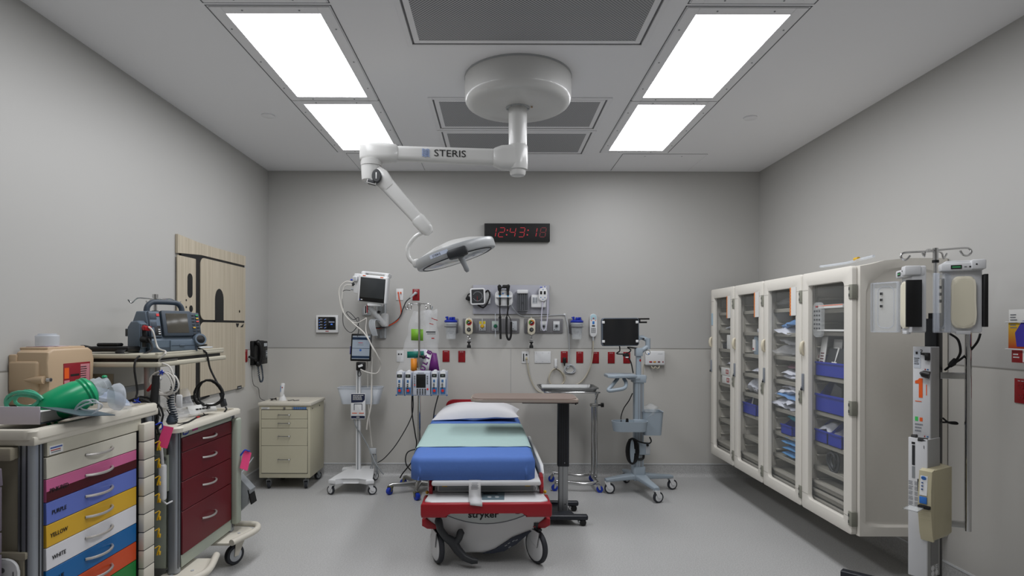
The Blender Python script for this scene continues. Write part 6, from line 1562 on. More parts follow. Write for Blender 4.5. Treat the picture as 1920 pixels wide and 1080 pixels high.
# swing arm
mb = MB(M_bluegrey)
e0, e1 = Vector((.02, 0, cz_(659))), Vector((cx_(1221), .02, cz_(650)))
mb.loft([(e0, .026), ((e0+e1)/2, .022), (e1, .024)], 12); mb.cyl((e1.x, .02, cz_(655)), (e1.x, .02, cz_(634)), .024, seg=16)
e2 = Vector((cx_(1197), .06, cz_(633))); mb.loft([(Vector((e1.x, .02, cz_(638))), .02), ((e1+e2)/2+Vector((.01, .0, .045)), .022), (e2, .02)], 12); mb.box((cx_(1200), .05, cz_(634)), (.08, .05, .04), .008); mb.use(M_ink); mb.cyl((cx_(1212), -.0, cz_(635)), (cx_(1212), .03, cz_(635)), .008, seg=10); mb.use(M_chrome); mb.torus((e1.x-.01, -.02, cz_(661)), .022, .003, 'y', 16, 6); mb.build('swing_arm', mc_)
MM_ = Matrix.Translation((cx_(1164.5), -.05, cz_(622))) @ Matrix.Rotation(R(7), 4, 'Z') @ Matrix.Rotation(R(-.5), 4, 'Y')
mb = MB(mat('slate_bezel', '#5a6470', .4), MM_); mb.prism(rrect(.36, .265, .022, 6), -.02, .02, 'xz', .006); mb.box((.06, .045, 0), (.14, .06, .12), .01); mp_ = mb.build('monitor', mc_)
mb = MB(M_screen, MM_); mb.prism(rrect(.346, .25, .016, 6), -.0225, -.0195, 'xz'); mb.build('screen', mp_)
mb = MB(M_white, MM_)
for x in (-.168, .160):
    for z in (-.088, .092): mb.box((x, -.02, z), (.026, .012, .024), .003)
mb.build('corner_clip', mp_)
mb = MB(M_black, MM_); mb.bx(.17, .29, -.01, .03, .115, .13, .004); mb.bx(.17, .265, -.01, .03, .082, .098, .004); mb.bx(.17, .20, -.01, .03, .082, .13, .004); mb.build('camera_bar', mp_)
mb = MB(M_rubber)
mb.tube([(cx_(1165), -.02, cz_(649)), (cx_(1165), -.03, cz_(658)), (cx_(1159), -.03, cz_(663)), (cx_(1172), -.03, cz_(664)), (cx_(1182), -.03, cz_(661)), (cx_(1186), -.03, cz_(656)), (cx_(1180), -.03, cz_(651)), (cx_(1198), -.03, cz_(653))], .006, 6, smooth=4)
mb.tube([(cx_(1180), -.03, cz_(668)), (cx_(1186), -.04, cz_(680)), (cx_(1190), -.045, cz_(700))], .006, 6, smooth=4); mb.box((cx_(1177), -.03, cz_(666)), (.06, .03, .025), .006); mb.use(M_white); mb.box((cx_(1178), -.045, cz_(670)), (.034, .015, .018), .004); mb.build('monitor_cords', mc_)
# keyboard tray with loop handle
mb = MB(M_bluegrey); mb.prism([(cx_(1194), -.12), (cx_(1194), .10), (cx_(1150), .14), (cx_(1138), .05), (cx_(1138), -.16), (cx_(1150), -.2)], cz_(707.5), cz_(702), 'xy', .008); mb.box((-.05, 0, cz_(709.5)), (.11, .12, .03), .008); mb.build('keyboard_tray', mc_)
mb = MB(M_bluegrey); mb.tube([(cx_(1160), -.06, cz_(710)), (cx_(1148), -.13, cz_(720)), (cx_(1138), -.17, cz_(730)), (cx_(1152), -.18, cz_(729)), (cx_(1168), -.16, cz_(726)), (cx_(1174), -.1, cz_(718)), (cx_(1172), -.05, cz_(710))], .017, 10, smooth=5); mb.build('loop_handle', mc_)
# tray and bin
mb = MB(M_bluegrey)
def rk(cx, cy, w, d, z, r): return [(cx+a, cy+b, z) for a, b in rrect(w, d, r, 6)]
xc = (cx_(1147)+cx_(1211))/2; zt, zb_ = cz_(790, 5.42), cz_(808, 5.42)
A = [rk(xc, -.14, .335, .16, zt, .075), rk(xc, -.14, .32, .145, zt, .07), rk(xc, -.14, .295, .13, zb_, .06)]
B_ = rk(xc, -.14, .30, .135, zb_-.004, .06); n = len(B_)
rings = [B_, A[0], A[1], A[2]]
mb._add([p for r_ in rings for p in r_], [tuple(range(n))[::-1]]+[(k*n+i, k*n+(i+1) % n, (k+1)*n+(i+1) % n, (k+1)*n+i) for k in range(3) for i in range(n)]+[tuple(3*n+i for i in range(n))]); mb.use(M_bluegrey); mb.box((0, -.055, (zt+zb_)/2), (.12, .05, .09), .006); mb.build('accessory_tray', mc_)
mb = MB(M_black); mb.lathe([(0, 0), (.022, 0), (.022, .05), (.015, .075), (.012, .11), (0, .115)], Matrix.Translation((cx_(1174), -.15, zb_+.001)), 14)
o = mb.build('black_mount', None, (bx_, by_, 0)); props(o, 'small black knob-shaped mount lying in the cart tray', 'mount')
xc2 = (cx_(1207)+cx_(1246.5))/2; zt, zb_ = cz_(773), cz_(817)
bn = thing('bin', 'blue-grey plastic bin hung on the right side of the monitor cart column', 'bin', (bx_+xc2, by_+.0, 0)); mb = MB(M_bluegrey)
rings = [rk(0, 0, .165, .15, zb_, .03), rk(0, 0, .195, .19, zt, .04), rk(0, 0, .205, .20, zt+.004, .042), rk(0, 0, .185, .18, zt+.002, .038), rk(0, 0, .155, .14, zb_+.01, .028)]; n = len(rings[0])
mb._add([p for r_ in rings for p in r_], [tuple(range(n))[::-1]]+[(k*n+i, k*n+(i+1) % n, (k+1)*n+(i+1) % n, (k+1)*n+i) for k in range(4) for i in range(n)]+[tuple(4*n+i for i in range(n))]); mb.build('tub', bn)
mb = MB(M_bluegrey); mb.box((-.12, .02, zt-.06), (.05, .05, .1), .006); mb.build('bracket', bn)
mb = MB(M_clear); mb.cushion(.13, .13, .16, nu=14, nv=12, crumple=.05, seed=44, flat=.5, freq=16); o = mb.build('clear_wrapping', None, (bx_+xc2-.02, by_-.01, zt-.0)); o.rotation_euler = (R(70), 0, R(20)); props(o, 'crumpled clear plastic wrapping sticking out of the bin', 'plastic wrapping')
mb = MB(M_bluegrey); mb.box((cx_(1211), -.03, cz_(843)), (.105, .07, .11), .006); mb.use(M_lgrey); mb.box((cx_(1217), -.066, cz_(843)), (.04, .002, .09), .001); mb.use(M_black); mb.cyl((cx_(1216), -.06, cz_(835)), (cx_(1216), -.08, cz_(835)), .012, seg=10); mb.tube([(cx_(1210), -.05, cz_(854)), (cx_(1209), -.05, cz_(861)), (cx_(1203), -.05, cz_(863)), (cx_(1197), -.05, cz_(862))], .011, 8, smooth=4); mb.build('power_box', mc_)
mb = MB(M_bluegrey); mb.prism(ell(cx_(1187), cz_(847), .02, .115, 20), -.075, -.06, 'xz', .003); mb.box((cx_(1190), -.055, cz_(847)), (.03, .03, .04), .004); mb.build('cord_hanger', mc_)
cw_ = Vector((bx_, by_, 0))
mb = MB(M_rubber)
for k in range(6): mb.tube([(cx_(1187)+(.06-.008*k)*math.cos(a*PI/10), -.085+.008*k, cz_(846)+(.122-.006*k)*math.sin(a*PI/10)) for a in range(20)], .006, 6, closed=True)
mb.tube([(cx_(1180), -.085, cz_(825)), (cx_(1188), -.1, cz_(822)), (cx_(1200), -.1, cz_(828)), (cx_(1216), -.1, cz_(831)), (cx_(1222), -.09, cz_(827)), (cx_(1220), -.07, cz_(820))], .007, 6, smooth=4)
o = mb.build('power_lead', None, cw_); props(o, 'black power lead wound on the hanger low on the cart column', 'cable')
cable('cart_cable', [at(1186, 737, 5.6), at(1180, 750, 5.65), at(1170, 765, 5.7), at(1165, 780, 5.62), at(1165, 789, 5.52)], .005, M_rubber, 'black cable bowing out left of the cart column into the tray', 'cable')
cable('cart_cable', [at(1205, 718, 5.6), at(1205, 745, 5.62), at(1206, 765, 5.62), at(1208, 772, 5.6)], .005, M_rubber, 'black cable running down the right of the cart column into the bin', 'cable')
# ================================================================ wall cabinets with glass doors on the right
XF = 2.186
YN = [5.97, 5.39, 4.80, 4.196, 3.60]
ZB0, ZT = .294, 1.952
def frame_prism(mb, outer, inner, y0, y1, bev=.006):
    n = len(outer)
    v = [(x, y0, z) for x, z in outer]+[(x, y0, z) for x, z in inner]+[(x, y1, z) for x, z in outer]+[(x, y1, z) for x, z in inner]
    f = []
    for i in range(n):
        j = (i+1) % n
        f += [(i, j, n+j, n+i), (2*n+j, 2*n+i, 3*n+i, 3*n+j), (j, i, 2*n+i, 2*n+j), (n+i, n+j, 3*n+j, 3*n+i)]
    vs, fs = mb._add(v, f)
    if bev:
        es = set()
        for i in range(n):
            for a, b in ((i, (i+1) % n), (n+i, n+(i+1) % n)):
                e = mb.bm.edges.get((vs[a], vs[b]))
                if e: es.add(e)
        bmesh.ops.bevel(mb.bm, geom=list(es), offset=bev, segments=2, profile=.5, affect='EDGES')
M_hinge = mat('olive_steel_hinge', '#85857a', .5)
M_shelf2 = mat('cabinet_shelf', '#8d8a80', .55)
CABS = []
SHELVES = [
    [1.72, 1.545, 1.36, 1.19, 1.02, .84, .66],
    [1.72, 1.53, 1.335, 1.16, .985, .80, .60],
    [1.72, 1.53, 1.345, 1.155, .93, .74, .56],
    [1.70, 1.545, 1.235, .99, .775, .60]]
ords = ['farthest from the viewer', 'second from the far end', 'third from the far end', 'nearest the viewer with its side panel in view']
for i in range(4):
    w = YN[i]-YN[i+1]; dp = XR-XF
    t = thing('supply_cabinet', 'cream glass-door wall cabinet on the right, '+ords[i], 'cabinet', (XF, YN[i], ZB0), R(-90), 'glass-door supply cabinets'); CABS.append(t)
    H = ZT-ZB0
    # carcass: shell of sides, back, arched top and base
    mb = MB(M_cab)
    side = [(.034, .0), (dp-.004, .0), (dp-.004, H+.045), (dp-.25, H+.045), (dp-.4, H+.03), (.034, H-.004)]
    for x0, x1 in ((.0, .018), (w-.018, w)): mb.prism(side, x0, x1, 'yz', .004)
    mb.prism([(.04, H-.03), (dp-.01, H-.0), (dp-.01, H+.04), (dp-.25, H+.04), (dp-.4, H+.025), (.04, H-.008)], .017, w-.017, 'yz')
    mb.bx(.017, w-.017, .036, dp-.006, .0, .025)
    mb.use(M_cabin); mb.bx(.017, w-.017, dp-.03, dp-.006, .02, H-.005)
    if i == 3:
        mb.use(M_cab)
        # raised rounded border of the exposed side
        o_ = [(.034, .0), (dp-.004, .0), (dp-.004, H+.045), (dp-.25, H+.045), (dp-.4, H+.03), (.034, H-.004)]
        def loft_border():
            outer = [(.034, 0), (.2, 0), (.45, 0), (dp-.004, 0), (dp-.004, .1), (dp-.004, .8), (dp-.004, H-.1), (dp-.004, H+.045), (dp-.25, H+.045), (dp-.4, H+.03), (.10, H+.008), (.034, H-.004), (.034, H-.1), (.034, .8), (.034, .1)]
            inner = [(.09, .06), (.2, .055), (.45, .055), (dp-.10, .06), (dp-.055, .12), (dp-.055, .8), (dp-.055, H-.12), (dp-.10, H-.03), (dp-.25, H-.006), (dp-.4, H-.025), (.15, H-.05), (.095, H-.09), (.075, H-.16), (.07, .8), (.075, .08)]
            n = len(outer)
            v = [(w, a, b) for a, b in outer]+[(w+.014, a*.98+.006, b) for a, b in outer]+[(w+.014, a, b) for a, b in inner]+[(w+.001, a+(.012 if a < .3 else -.008), b+(.014 if b < .8 else -.014)) for a, b in inner]
            f = []
            for k in range(3): f += [(k*n+q, k*n+(q+1) % n, (k+1)*n+(q+1) % n, (k+1)*n+q) for q in range(n)]
            f.append(tuple(3*n+q for q in range(n)))
            mb._add(v, f)
        loft_border()
        mb.use(M_cabin); mb.bx(w+.0005, w+.002, .13, .27, H-.14, H-.105)
    ca = mb.build('carcass', t)
    # runners on both inner sides
    mb = MB(mat('runner_plastic', '#bdb9ae', .5))
    nr = 17
    for k in range(nr):
        z = .20+k*(H-.3)/(nr-1)
        for x0, x1 in ((.018, .05), (w-.05, w-.018)): mb.bx(x0, x1, .09, dp-.05, z, z+.012, .003, 1)
    for x0, x1 in ((.018, .026), (w-.026, w-.018)): mb.bx(x0, x1, .085, .10, .16, H-.06); mb.bx(x0, x1, .34, .36, .16, H-.06)
    mb.build('runners', t)
    for zs_ in SHELVES[i]:
        z = zs_-ZB0
        mb = MB(M_shelf2); mb.bx(.03, w-.03, .075, dp-.04, z-.022, z, .004, 1); mb.bx(.03, w-.03, .07, .085, z-.03, z, .003, 1); mb.build('shelf', t)
    for k, z in enumerate((.04, .10, .16)[:2 if i < 3 else 3]):
        mb = MB(M_shelf2); mb.bx(.03, w-.03, .06, dp-.05, z, z+.045, .006); mb.use(M_cabin); mb.bx(.03, w-.03, .05, .062, z+.03, z+.05, .003); mb.build('drawer', t)
    # door with window
    d = MB(M_cab)
    outer = rrect(w-.008, H, .022, 6, w/2, H/2)
    x0, x1, z0, z1 = .086, w-.09, .082, H-.09
    inner = rrect(x1-x0, z1-z0, (.03, .008, .03, .008), 6, (x0+x1)/2, (z0+z1)/2)
    frame_prism(d, outer, inner, 0, .03)
    d.use(M_cabin)
    for z in (.11, H-.12): d.bx(.005, .083, -.0006, .001, z-.0015, z+.0015); d.bx(w-.087, w-.005, -.0006, .001, z-.0015, z+.0015)
    dr = d.build('door', t)
    mb = MB(M_glass); mb.bx(x0-.008, x1+.008, .016, .02, z0-.008, z1+.008); mb.build('glass_pane', dr)
    mb = MB(mat('cream_latch', '#d0c8b2', .45)); mb.loft([((.03, -.002, 1.13-.05), .006), ((.03, -.015, 1.13-.035), .012), ((.03, -.02, 1.13), .0135), ((.03, -.015, 1.13+.035), .012), ((.03, -.002, 1.13+.05), .006)], 12); mb.build('handle', dr)
    mb = MB(mat('lock_steel', '#8b9098', .35, metal=.2)); mb.bx(.018, .038, -.012, .001, .83, .95, .003); mb.use(M_dark); mb.box((.028, -.014, .85), (.012, .008, .02), .003); mb.cyl((.028, -.02, .838), (.028, -.01, .838), .009, seg=10); mb.build('lock', dr)
    for z in (.06+.04, .78, H-.16):
        mb = MB(M_hinge); mb.bx(w-.03, w+.006, -.006, .03, z-.045, z+.045, .003); mb.use(M_dark)
        for q in (-.02, .02): mb.box((w-.022, -.0065, z+q), (.012, .002, .02), .001)
        mb.build('hinge', dr)
# thin clear tube and papers lying on the cabinet tops
mb = MB(M_frost); mb.tube([(2.35, 4.25, 2.012), (2.38, 4.0, 2.01), (2.35, 3.8, 2.01), (2.33, 3.62, 2.012)], .009, 8, smooth=4); mb.use(M_yellow); mb.cyl((2.36, 3.86, 2.02), (2.36, 3.82, 2.02), .012, seg=10)
props(mb.build('clear_tube', None), 'clear tube lying on top of the nearest glass-door cabinet', 'tube')

def incab(i, lx, z, d=.12):
    """a point inside cabinet i: lx along the door from its far side, z on the shelf, d behind the door"""
    return Vector((XF+max(d-.07, .045), YN[i]-lx+(.19, .19, .175, .10)[i], z))
def shelf_z(i, k): return SHELVES[i][k]
# notices with chequered orange edge
M_chk = mat('orange_check', '#d9622a', .5)
nt = M_chk.node_tree; tc = nt.nodes.new('ShaderNodeTexCoord'); ck_ = nt.nodes.new('ShaderNodeTexChecker'); ck_.inputs['Scale'].default_value = 85
ck_.inputs[1].default_value = srgb('#d6402a')+[1]; ck_.inputs[2].default_value = srgb('#e0a030')+[1]
nt.links.new(tc.outputs['Object'], ck_.inputs[0]); nt.links.new(ck_.outputs[0], nt.nodes['Principled BSDF'].inputs[0])
for i, nm in enumerate(('farthest away', 'second from far end', 'third from far end')):
    w = YN[i]-YN[i+1]
    mb = MB(M_paper); mb.bx(w-.150, w-.075, -.0030, -.0012, 1.365, 1.573); mb.use(M_chk); mb.bx(w-.164, w-.147, -.0038, -.0014, 1.365, 1.573)
    props(mb.build('paper_notice', None, (XF, YN[i], ZB0), R(-90)), 'white notice with orange chequered edge on the glass door '+nm, 'notice', 'chequered notices on the glass doors')
mb = MB(mat('pale_blue_label', '#a9c3d2', .5)); mb.bx(.02, .06, -.003, -.0008, 1.30, 1.42); props(mb.build('door_label', None, (XF, YN[0], ZB0), R(-90)), 'pale blue label on the far stile of the farthest glass door', 'label')

# bins
def bin_mesh(w, d, h):
    mb = MB(M_bin)
    t_ = .004
    mb.prism([(-d/2, 0), (d/2, 0), (d/2, h), (-d*.1, h), (-d*.38, h*.55), (-d/2, h*.55)], -w/2, -w/2+t_, 'yz'); mb.prism([(-d/2, 0), (d/2, 0), (d/2, h), (-d*.1, h), (-d*.38, h*.55), (-d/2, h*.55)], w/2-t_, w/2, 'yz')
    mb.bx(-w/2, w/2, -d/2, d/2, 0, t_); mb.bx(-w/2, w/2, d/2-t_, d/2, 0, h); mb.bx(-w/2, w/2, -d/2, -d/2+t_, 0, h*.55); mb.bx(-w/2-.003, w/2+.003, -d/2-.006, -d/2+t_, h*.5, h*.58, .002)
    return mb
def bin_(i, lx, k, w, h, label, d=.27, dd=.27):
    return props(bin_mesh(w, d, h).build('storage_bin', None, incab(i, lx, shelf_z(i, k)+.001, dd), R(-90)), label, 'bin', 'blue storage bins in the cabinets')
bin_(3, .335, 2, .34, .17, 'wide blue bin holding papers, the uppermost bin in the nearest cabinet')
bin_(3, .335, 3, .34, .21, 'wide blue bin on the middle shelf of the nearest cabinet')
bin_(3, .235, 4, .15, .15, 'small blue bin with white packets, low in the nearest cabinet')
bin_(3, .40, 4, .16, .15, 'small blue bin with clear packets, low and to the right in the nearest cabinet')
bin_(2, .43, 5, .17, .13, 'blue bin with a teal cloth in the third cabinet from the far end')
bin_(1, .37, 5, .27, .17, 'blue bin with dark folders low in the second cabinet from the far end')
# papers and folders in bins
def sheet_thing(name, i, lx, z, w, h, m, label, cat, lean=12, d=.22, dash=None):
    mb = MB(m); mb.box((0, 0, h/2), (w, .006, h), .001)
    if dash: mb.use(dash); dashes(mb, -w*.3, w*.35, h*.1, h*.6, 7, -.0034, rnd)
    o = mb.build(name, None, incab(i, lx, z, d)); o.rotation_euler = (R(-lean), 0, R(-90)); return props(o, label, cat)
z = shelf_z(3, 2)+.006
sheet_thing('leaflet', 3, .195, z, .07, .27, M_paper, 'white leaflet with maroon print standing at the left of the uppermost blue bin', 'leaflet', 8, .15, M_maroon)
sheet_thing('paper_sheet', 3, .27, z, .10, .25, M_paper, 'plain white sheet standing behind the folders in the uppermost blue bin', 'paper', 6, .21)
for lx, lb in ((.275, 'black folder leaning left in the uppermost blue bin'), (.385, 'black folder leaning right in the uppermost blue bin')):
    mb = MB(M_dark); mb.prism([(-.08, 0), (.05, 0), (.06, .19), (-.02, .19)], -.006, .006, 'xz', .002); o = mb.build('folder', None, incab(3, lx, z, .165)); o.rotation_euler = (R(-8), 0, R(-90)); props(o, lb, 'folder', 'black folders in the uppermost bin')
sheet_thing('envelope', 3, .325, z, .06, .20, M_paper, 'narrow white envelope between the two black folders', 'envelope', 12, .155)
mb = MB(mat('pale_red_box', '#8d5b60', .6)); mb.box((0, 0, .07), (.07, .2, .14), .003); props(mb.build('carton', None, incab(3, .10, shelf_z(3, 2)+.001, .28), R(-90)), 'dull red carton left of the uppermost blue bin', 'carton')
mb = MB(M_dark); mb.prism([(-.09, 0), (.11, 0), (.11, .17), (.03, .20)], -.1, .1, 'xz', .004); o = mb.build('binder', None, incab(3, .34, shelf_z(3, 3)+.008, .25), R(-90)); props(o, 'dark binder standing in the middle-shelf blue bin of the nearest cabinet', 'binder')
mb = MB(M_paper); mb.bx(-.15, .17, -.12, .14, 0, .024, .002); mb.use(M_orange); mb.bx(-.151, .171, -.121, -.119, .017, .022); mb.use(M_paper); mb.bx(.05, .17, -.02, .14, .024, .055, .003); props(mb.build('paper_stack', None, incab(3, .34, shelf_z(3, 0)+.001, .24), R(-90)), 'flat white boxes with an orange edge on the top shelf of the nearest cabinet', 'box')
mb = MB(M_paper); mb.bx(-.15, .17, -.12, .14, 0, .012, .001); props(mb.build('paper_stack', None, incab(3, .36, shelf_z(3, 1)+.001, .24), R(-90)), 'white papers lying on the second shelf of the nearest cabinet', 'paper')
t = thing('remote_shape', 'see-through remote-shaped form with coloured keys behind the glass of the nearest cabinet', 'remote', incab(3, .24, shelf_z(3, 1)+.08, .1), R(-90))  # nearly clear remote-shaped form with small keys, set behind the pane
mb = MB(M_clear); mb.prism(rrect(.11, .24, .04, 6), -.012, .01, 'xz', .004); mb.build('handset', t)
mb = MB(M_dark)
for r in range(5):
    for c in range(3): mb.box((-.03+.03*c, -.013, .06-.03*r), (.016, .004, .012), .002)
mb.use(M_red); mb.box((0, -.013, .09), (.03, .004, .014), .002); mb.build('keys', t)
def packet(i, lx, z, w, d, h, m, label, seed, name='packet', rot=(0, 0, 0), dd=.265, cr=.02, group='sterile packets in the cabinets', cat='packet'):
    mb = MB(m); mb.cushion(w, d, h, nu=14, nv=12, crumple=cr, seed=seed, freq=16); o = mb.build(name, None, incab(i, lx, z+h*.4, dd)); o.rotation_euler = (rot[0], rot[1], R(-90)+rot[2]); return props(o, label, cat, group)
M_pk = mat('white_packet', '#c3c6cf', .5); M_pkb = mat('blue_packet', '#5b86b8', .6); M_cl = mat('folded_blue_cloth', '#4a7fae', .8)
S3 = SHELVES[2]
packet(2, .37, S3[1]+.005, .26, .28, .05, M_pk, 'white packet on the second shelf of the third cabinet, lower of the pair', 51, rot=(R(10), R(8), .1))
packet(2, .42, S3[1]+.05, .24, .26, .045, M_pkb, 'blue packet lying on a white one, high in the third cabinet', 52, rot=(R(6), R(-4), -.2))
packet(2, .36, S3[2]+.01, .28, .3, .08, M_film, 'bulky clear bag on the third shelf of the third cabinet', 53, rot=(R(5), 0, .2), name='clear_bag', cat='bag')
packet(2, .42, S3[2]+.075, .25, .26, .06, M_film, 'clear bag lying on top of the bulky clear bag', 54, rot=(R(-5), R(8), -.1), name='clear_bag', cat='bag')
packet(2, .44, S3[3]+.01, .2, .24, .05, M_pk, 'small white packet at the bottom of the fourth-shelf pile, third cabinet', 55)
packet(2, .43, S3[3]+.05, .22, .24, .045, M_pk, 'white packet in the middle of the fourth-shelf pile, third cabinet', 56, rot=(R(6), R(5), .2))
packet(2, .46, S3[3]+.09, .18, .22, .05, mat('maroon_packet', '#5a3a44', .5), 'dull maroon packet on top of the fourth-shelf pile, third cabinet', 57)
packet(2, .34, S3[4]+.0, .3, .28, .05, M_pk, 'broad white packet under the big pile, fifth shelf of the third cabinet', 58, rot=(0, R(6), .1))
packet(2, .36, S3[4]+.045, .28, .28, .05, M_pk, 'second white packet up in the big pile of the third cabinet', 59, rot=(R(8), R(-5), -.1))
packet(2, .41, S3[4]+.09, .24, .26, .045, M_pkb, 'blue-tinted packet in the middle of the big pile of the third cabinet', 60, rot=(R(6), R(8), .15))
packet(2, .38, S3[4]+.13, .26, .26, .04, M_pk, 'white packet near the top of the big pile of the third cabinet', 61, rot=(R(4), R(-6), .1))
packet(2, .43, S3[4]+.165, .2, .24, .035, M_pk, 'topmost white packet of the big pile in the third cabinet', 62)
packet(2, .45, S3[5]+.10, .13, .2, .08, mat('teal_cloth', '#1f7f96', .8), 'teal cloth showing above the blue bin in the third cabinet', 63, name='cloth', cat='cloth', group=None)
for k in range(4): packet(2, .45+.01*(k % 2), S3[6]+.005+.045*k, .22, .26, .05, M_cl, ('bottom folded blue cloth of the stack low in the third cabinet', 'second folded blue cloth from the bottom of the low stack', 'third folded blue cloth from the bottom of the low stack', 'topmost folded blue cloth of the low stack')[k], 65+k, name='folded_cloth', cat='cloth', group='folded blue cloths', cr=.008)
packet(2, .40, S3[0]+.005, .3, .26, .09, M_film, 'clear bag on the top shelf of the third cabinet', 71, name='clear_bag', cat='bag')
S2 = SHELVES[1]
t = thing('saline_bottle', 'clear plastic bottle with red and white label in the second cabinet', 'bottle', incab(1, .43, S2[2]+.001, .2), R(-90))
mb = MB(mat('bottle_plastic', '#9fb2c2', .2, alpha=.6)); mb.lathe([(0, 0), (.045, 0), (.048, .01), (.048, .14), (.04, .165), (.018, .18), (.018, .2), (0, .2)], None, 22); mb.build('body', t)
mb = MB(M_pk); mb.lathe([(.0, .2), (.02, .2), (.02, .225), (0, .225)], None, 16); mb.build('cap', t)
mb = MB(M_paper); mb.bx(-.03, .02, -.0505, -.044, .03, .13); mb.use(M_red); mb.bx(-.028, .0, -.051, -.05, .04, .055); mb.build('label', t)
packet(1, .36, S2[4]+.01, .22, .22, .10, M_pk, 'bundle of white gloves above the blue bin in the second cabinet', 73, name='glove_bundle', cr=.05, cat='gloves', group=None)
packet(1, .41, S2[4]+.09, .16, .18, .08, M_pk, 'upper bundle of white gloves in the second cabinet', 74, name='glove_bundle', cr=.05, cat='gloves', group=None)
packet(1, .42, S2[3]+.01, .14, .2, .05, M_pk, 'small white packet on the fourth shelf of the second cabinet', 75)
mb = MB(M_dark); mb.box((0, 0, .09), (.09, .02, .18), .002); o = mb.build('folder', None, incab(1, .40, S2[5]+.006, .165)); o.rotation_euler = (R(-10), 0, R(-90)); props(o, 'dark folder standing in the blue bin of the second cabinet', 'folder')
sheet_thing('paper_sheet', 1, .36, S2[5]+.006, .05, .17, M_paper, 'white slip standing beside the dark folder in the second cabinet', 'paper', 12, .155)
S1 = SHELVES[0]
for k, lb in enumerate(('lower white box with red print in the farthest cabinet', 'upper white box with red print in the farthest cabinet')):
    mb = MB(M_paper); mb.box((0, 0, .04), (.2, .14, .075), .003); mb.use(M_red); mb.bx(.02, .085, -.0715, -.0695, .02, .062); mb.use(M_paper); mb.bx(.035, .045, -.0722, -.0712, .03, .055); mb.bx(.06, .07, -.0722, -.0712, .03, .055)
    props(mb.build('carton', None, incab(0, .43-.02*k, S1[4]+.001+.079*k, .2), R(-90)), lb, 'box', 'red printed boxes in the farthest cabinet')
packet(0, .42, S1[1]+.005, .2, .2, .035, M_pk, 'white packet on the second shelf of the farthest cabinet', 81)
mb = MB(M_dark); mb.box((0, 0, .03), (.1, .1, .06), .01); props(mb.build('black_pouch', None, incab(0, .34, S1[2]+.001, .2), R(-90)), 'small black pouch on the third shelf of the farthest cabinet', 'pouch')
mb = MB(M_paper); mb.box((0, 0, .07), (.1, .1, .14), .003); props(mb.build('carton', None, incab(0, .45, S1[2]+.001, .2), R(-90)), 'white carton beside the black pouch in the farthest cabinet', 'box')
packet(0, .43, S1[3]+.005, .18, .2, .04, M_pk, 'white packet on the fourth shelf of the farthest cabinet', 82)
packet(3, .22, SHELVES[3][4]+.06, .12, .2, .07, M_pk, 'crumpled white packets in the small left blue bin', 83, cr=.03)
packet(3, .40, SHELVES[3][4]+.05, .13, .2, .07, M_film, 'clear packets in the small right blue bin', 84, cr=.03)
coil('black_cable_hank', incab(3, .34, SHELVES[3][5]+.07, .16), .05, .008, 3.2, M_dark, 'dark hank of cable on the lowest shelf of the nearest cabinet', 'cable', axis='x', seed=7, squash=1.1)

# ================================================================ rapid infuser at the right
rx, ry = 2.31, 3.15
ri = thing('rapid_infuser', 'tall white rapid infuser on a black post with two open pressure chambers', 'rapid infuser', (rx, ry, 0), R(-60))
def rz(py, y=3.15): return wz(py, y)
M_ri = mat('infuser_white', '#c9cacc', .4); M_rig = mat('infuser_grey_side', '#9a9a98', .45)
def two_tone(x0, x1, y0, y1, z0, z1, name):
    mb = MB(M_ri); mb.bx(x0, x1, y0, y0+.01, z0, z1, .003); mb.use(M_rig); mb.bx(x0+.0005, x1, y0+.006, y1, z0+.0005, z1-.0005, .003); return mb.build(name, ri)
mb = MB(M_black); mb.prism(rrect(.05, .05, .004, 3, 0, .10), .1, 1.65, 'xy'); mb.use(M_dark); mb.prism(rrect(.054, .04, .004, 3, -.01, .085), 1.45, 1.62, 'xy'); mb.build('post', ri)
up = two_tone(-.0415, .0415, -.05, .05, .93, rz(648), 'upper_housing')
lw = two_tone(-.045, .045, -.089, .05, .25, rz(817), 'lower_housing')
mb = MB(M_black)
mb.box((.022, -.058, rz(661)), (.04, .016, .012), .002); mb.box((.032, -.058, rz(667)), (.02, .02, .034), .002)
mb.build('clip', ri); mb = MB(M_black); mb.loft([((.0, -.056, rz(697)), .008), ((.015, -.065, rz(698)), .018), ((.042, -.06, rz(700)), .02)], 10)
mb.build('clip', ri); mb = MB(M_black); mb.loft([((-.035, -.075, rz(815)), .008), ((-.01, -.075, rz(815)), .012)], 8); mb.build('clip', ri); mb = MB(M_black); mb.loft([((.0, -.085, rz(819)), .01), ((.04, -.075, rz(820)), .014)], 8); mb.build('clip', ri)
mb = MB(M_orange); mb.prism([(-.012, rz(743)), (.006, rz(743)), (.006, rz(707)), (-.010, rz(707)), (-.016, rz(710)), (-.030, rz(712)), (-.030, rz(717)), (-.012, rz(717))], -.0515, -.0502, 'xz'); mb.build('lettering', up)
mb = MB(mat('panel_label', '#c4cad2', .4)); mb.bx(-.036, -.004, -.0512, -.0502, rz(688), rz(655)); mb.use(M_ink); dashes(mb, -.034, -.008, rz(682), rz(668), 4, -.0514, rnd); mb.box((-.022, -.0515, rz(660)), (.01, .0006, .014))
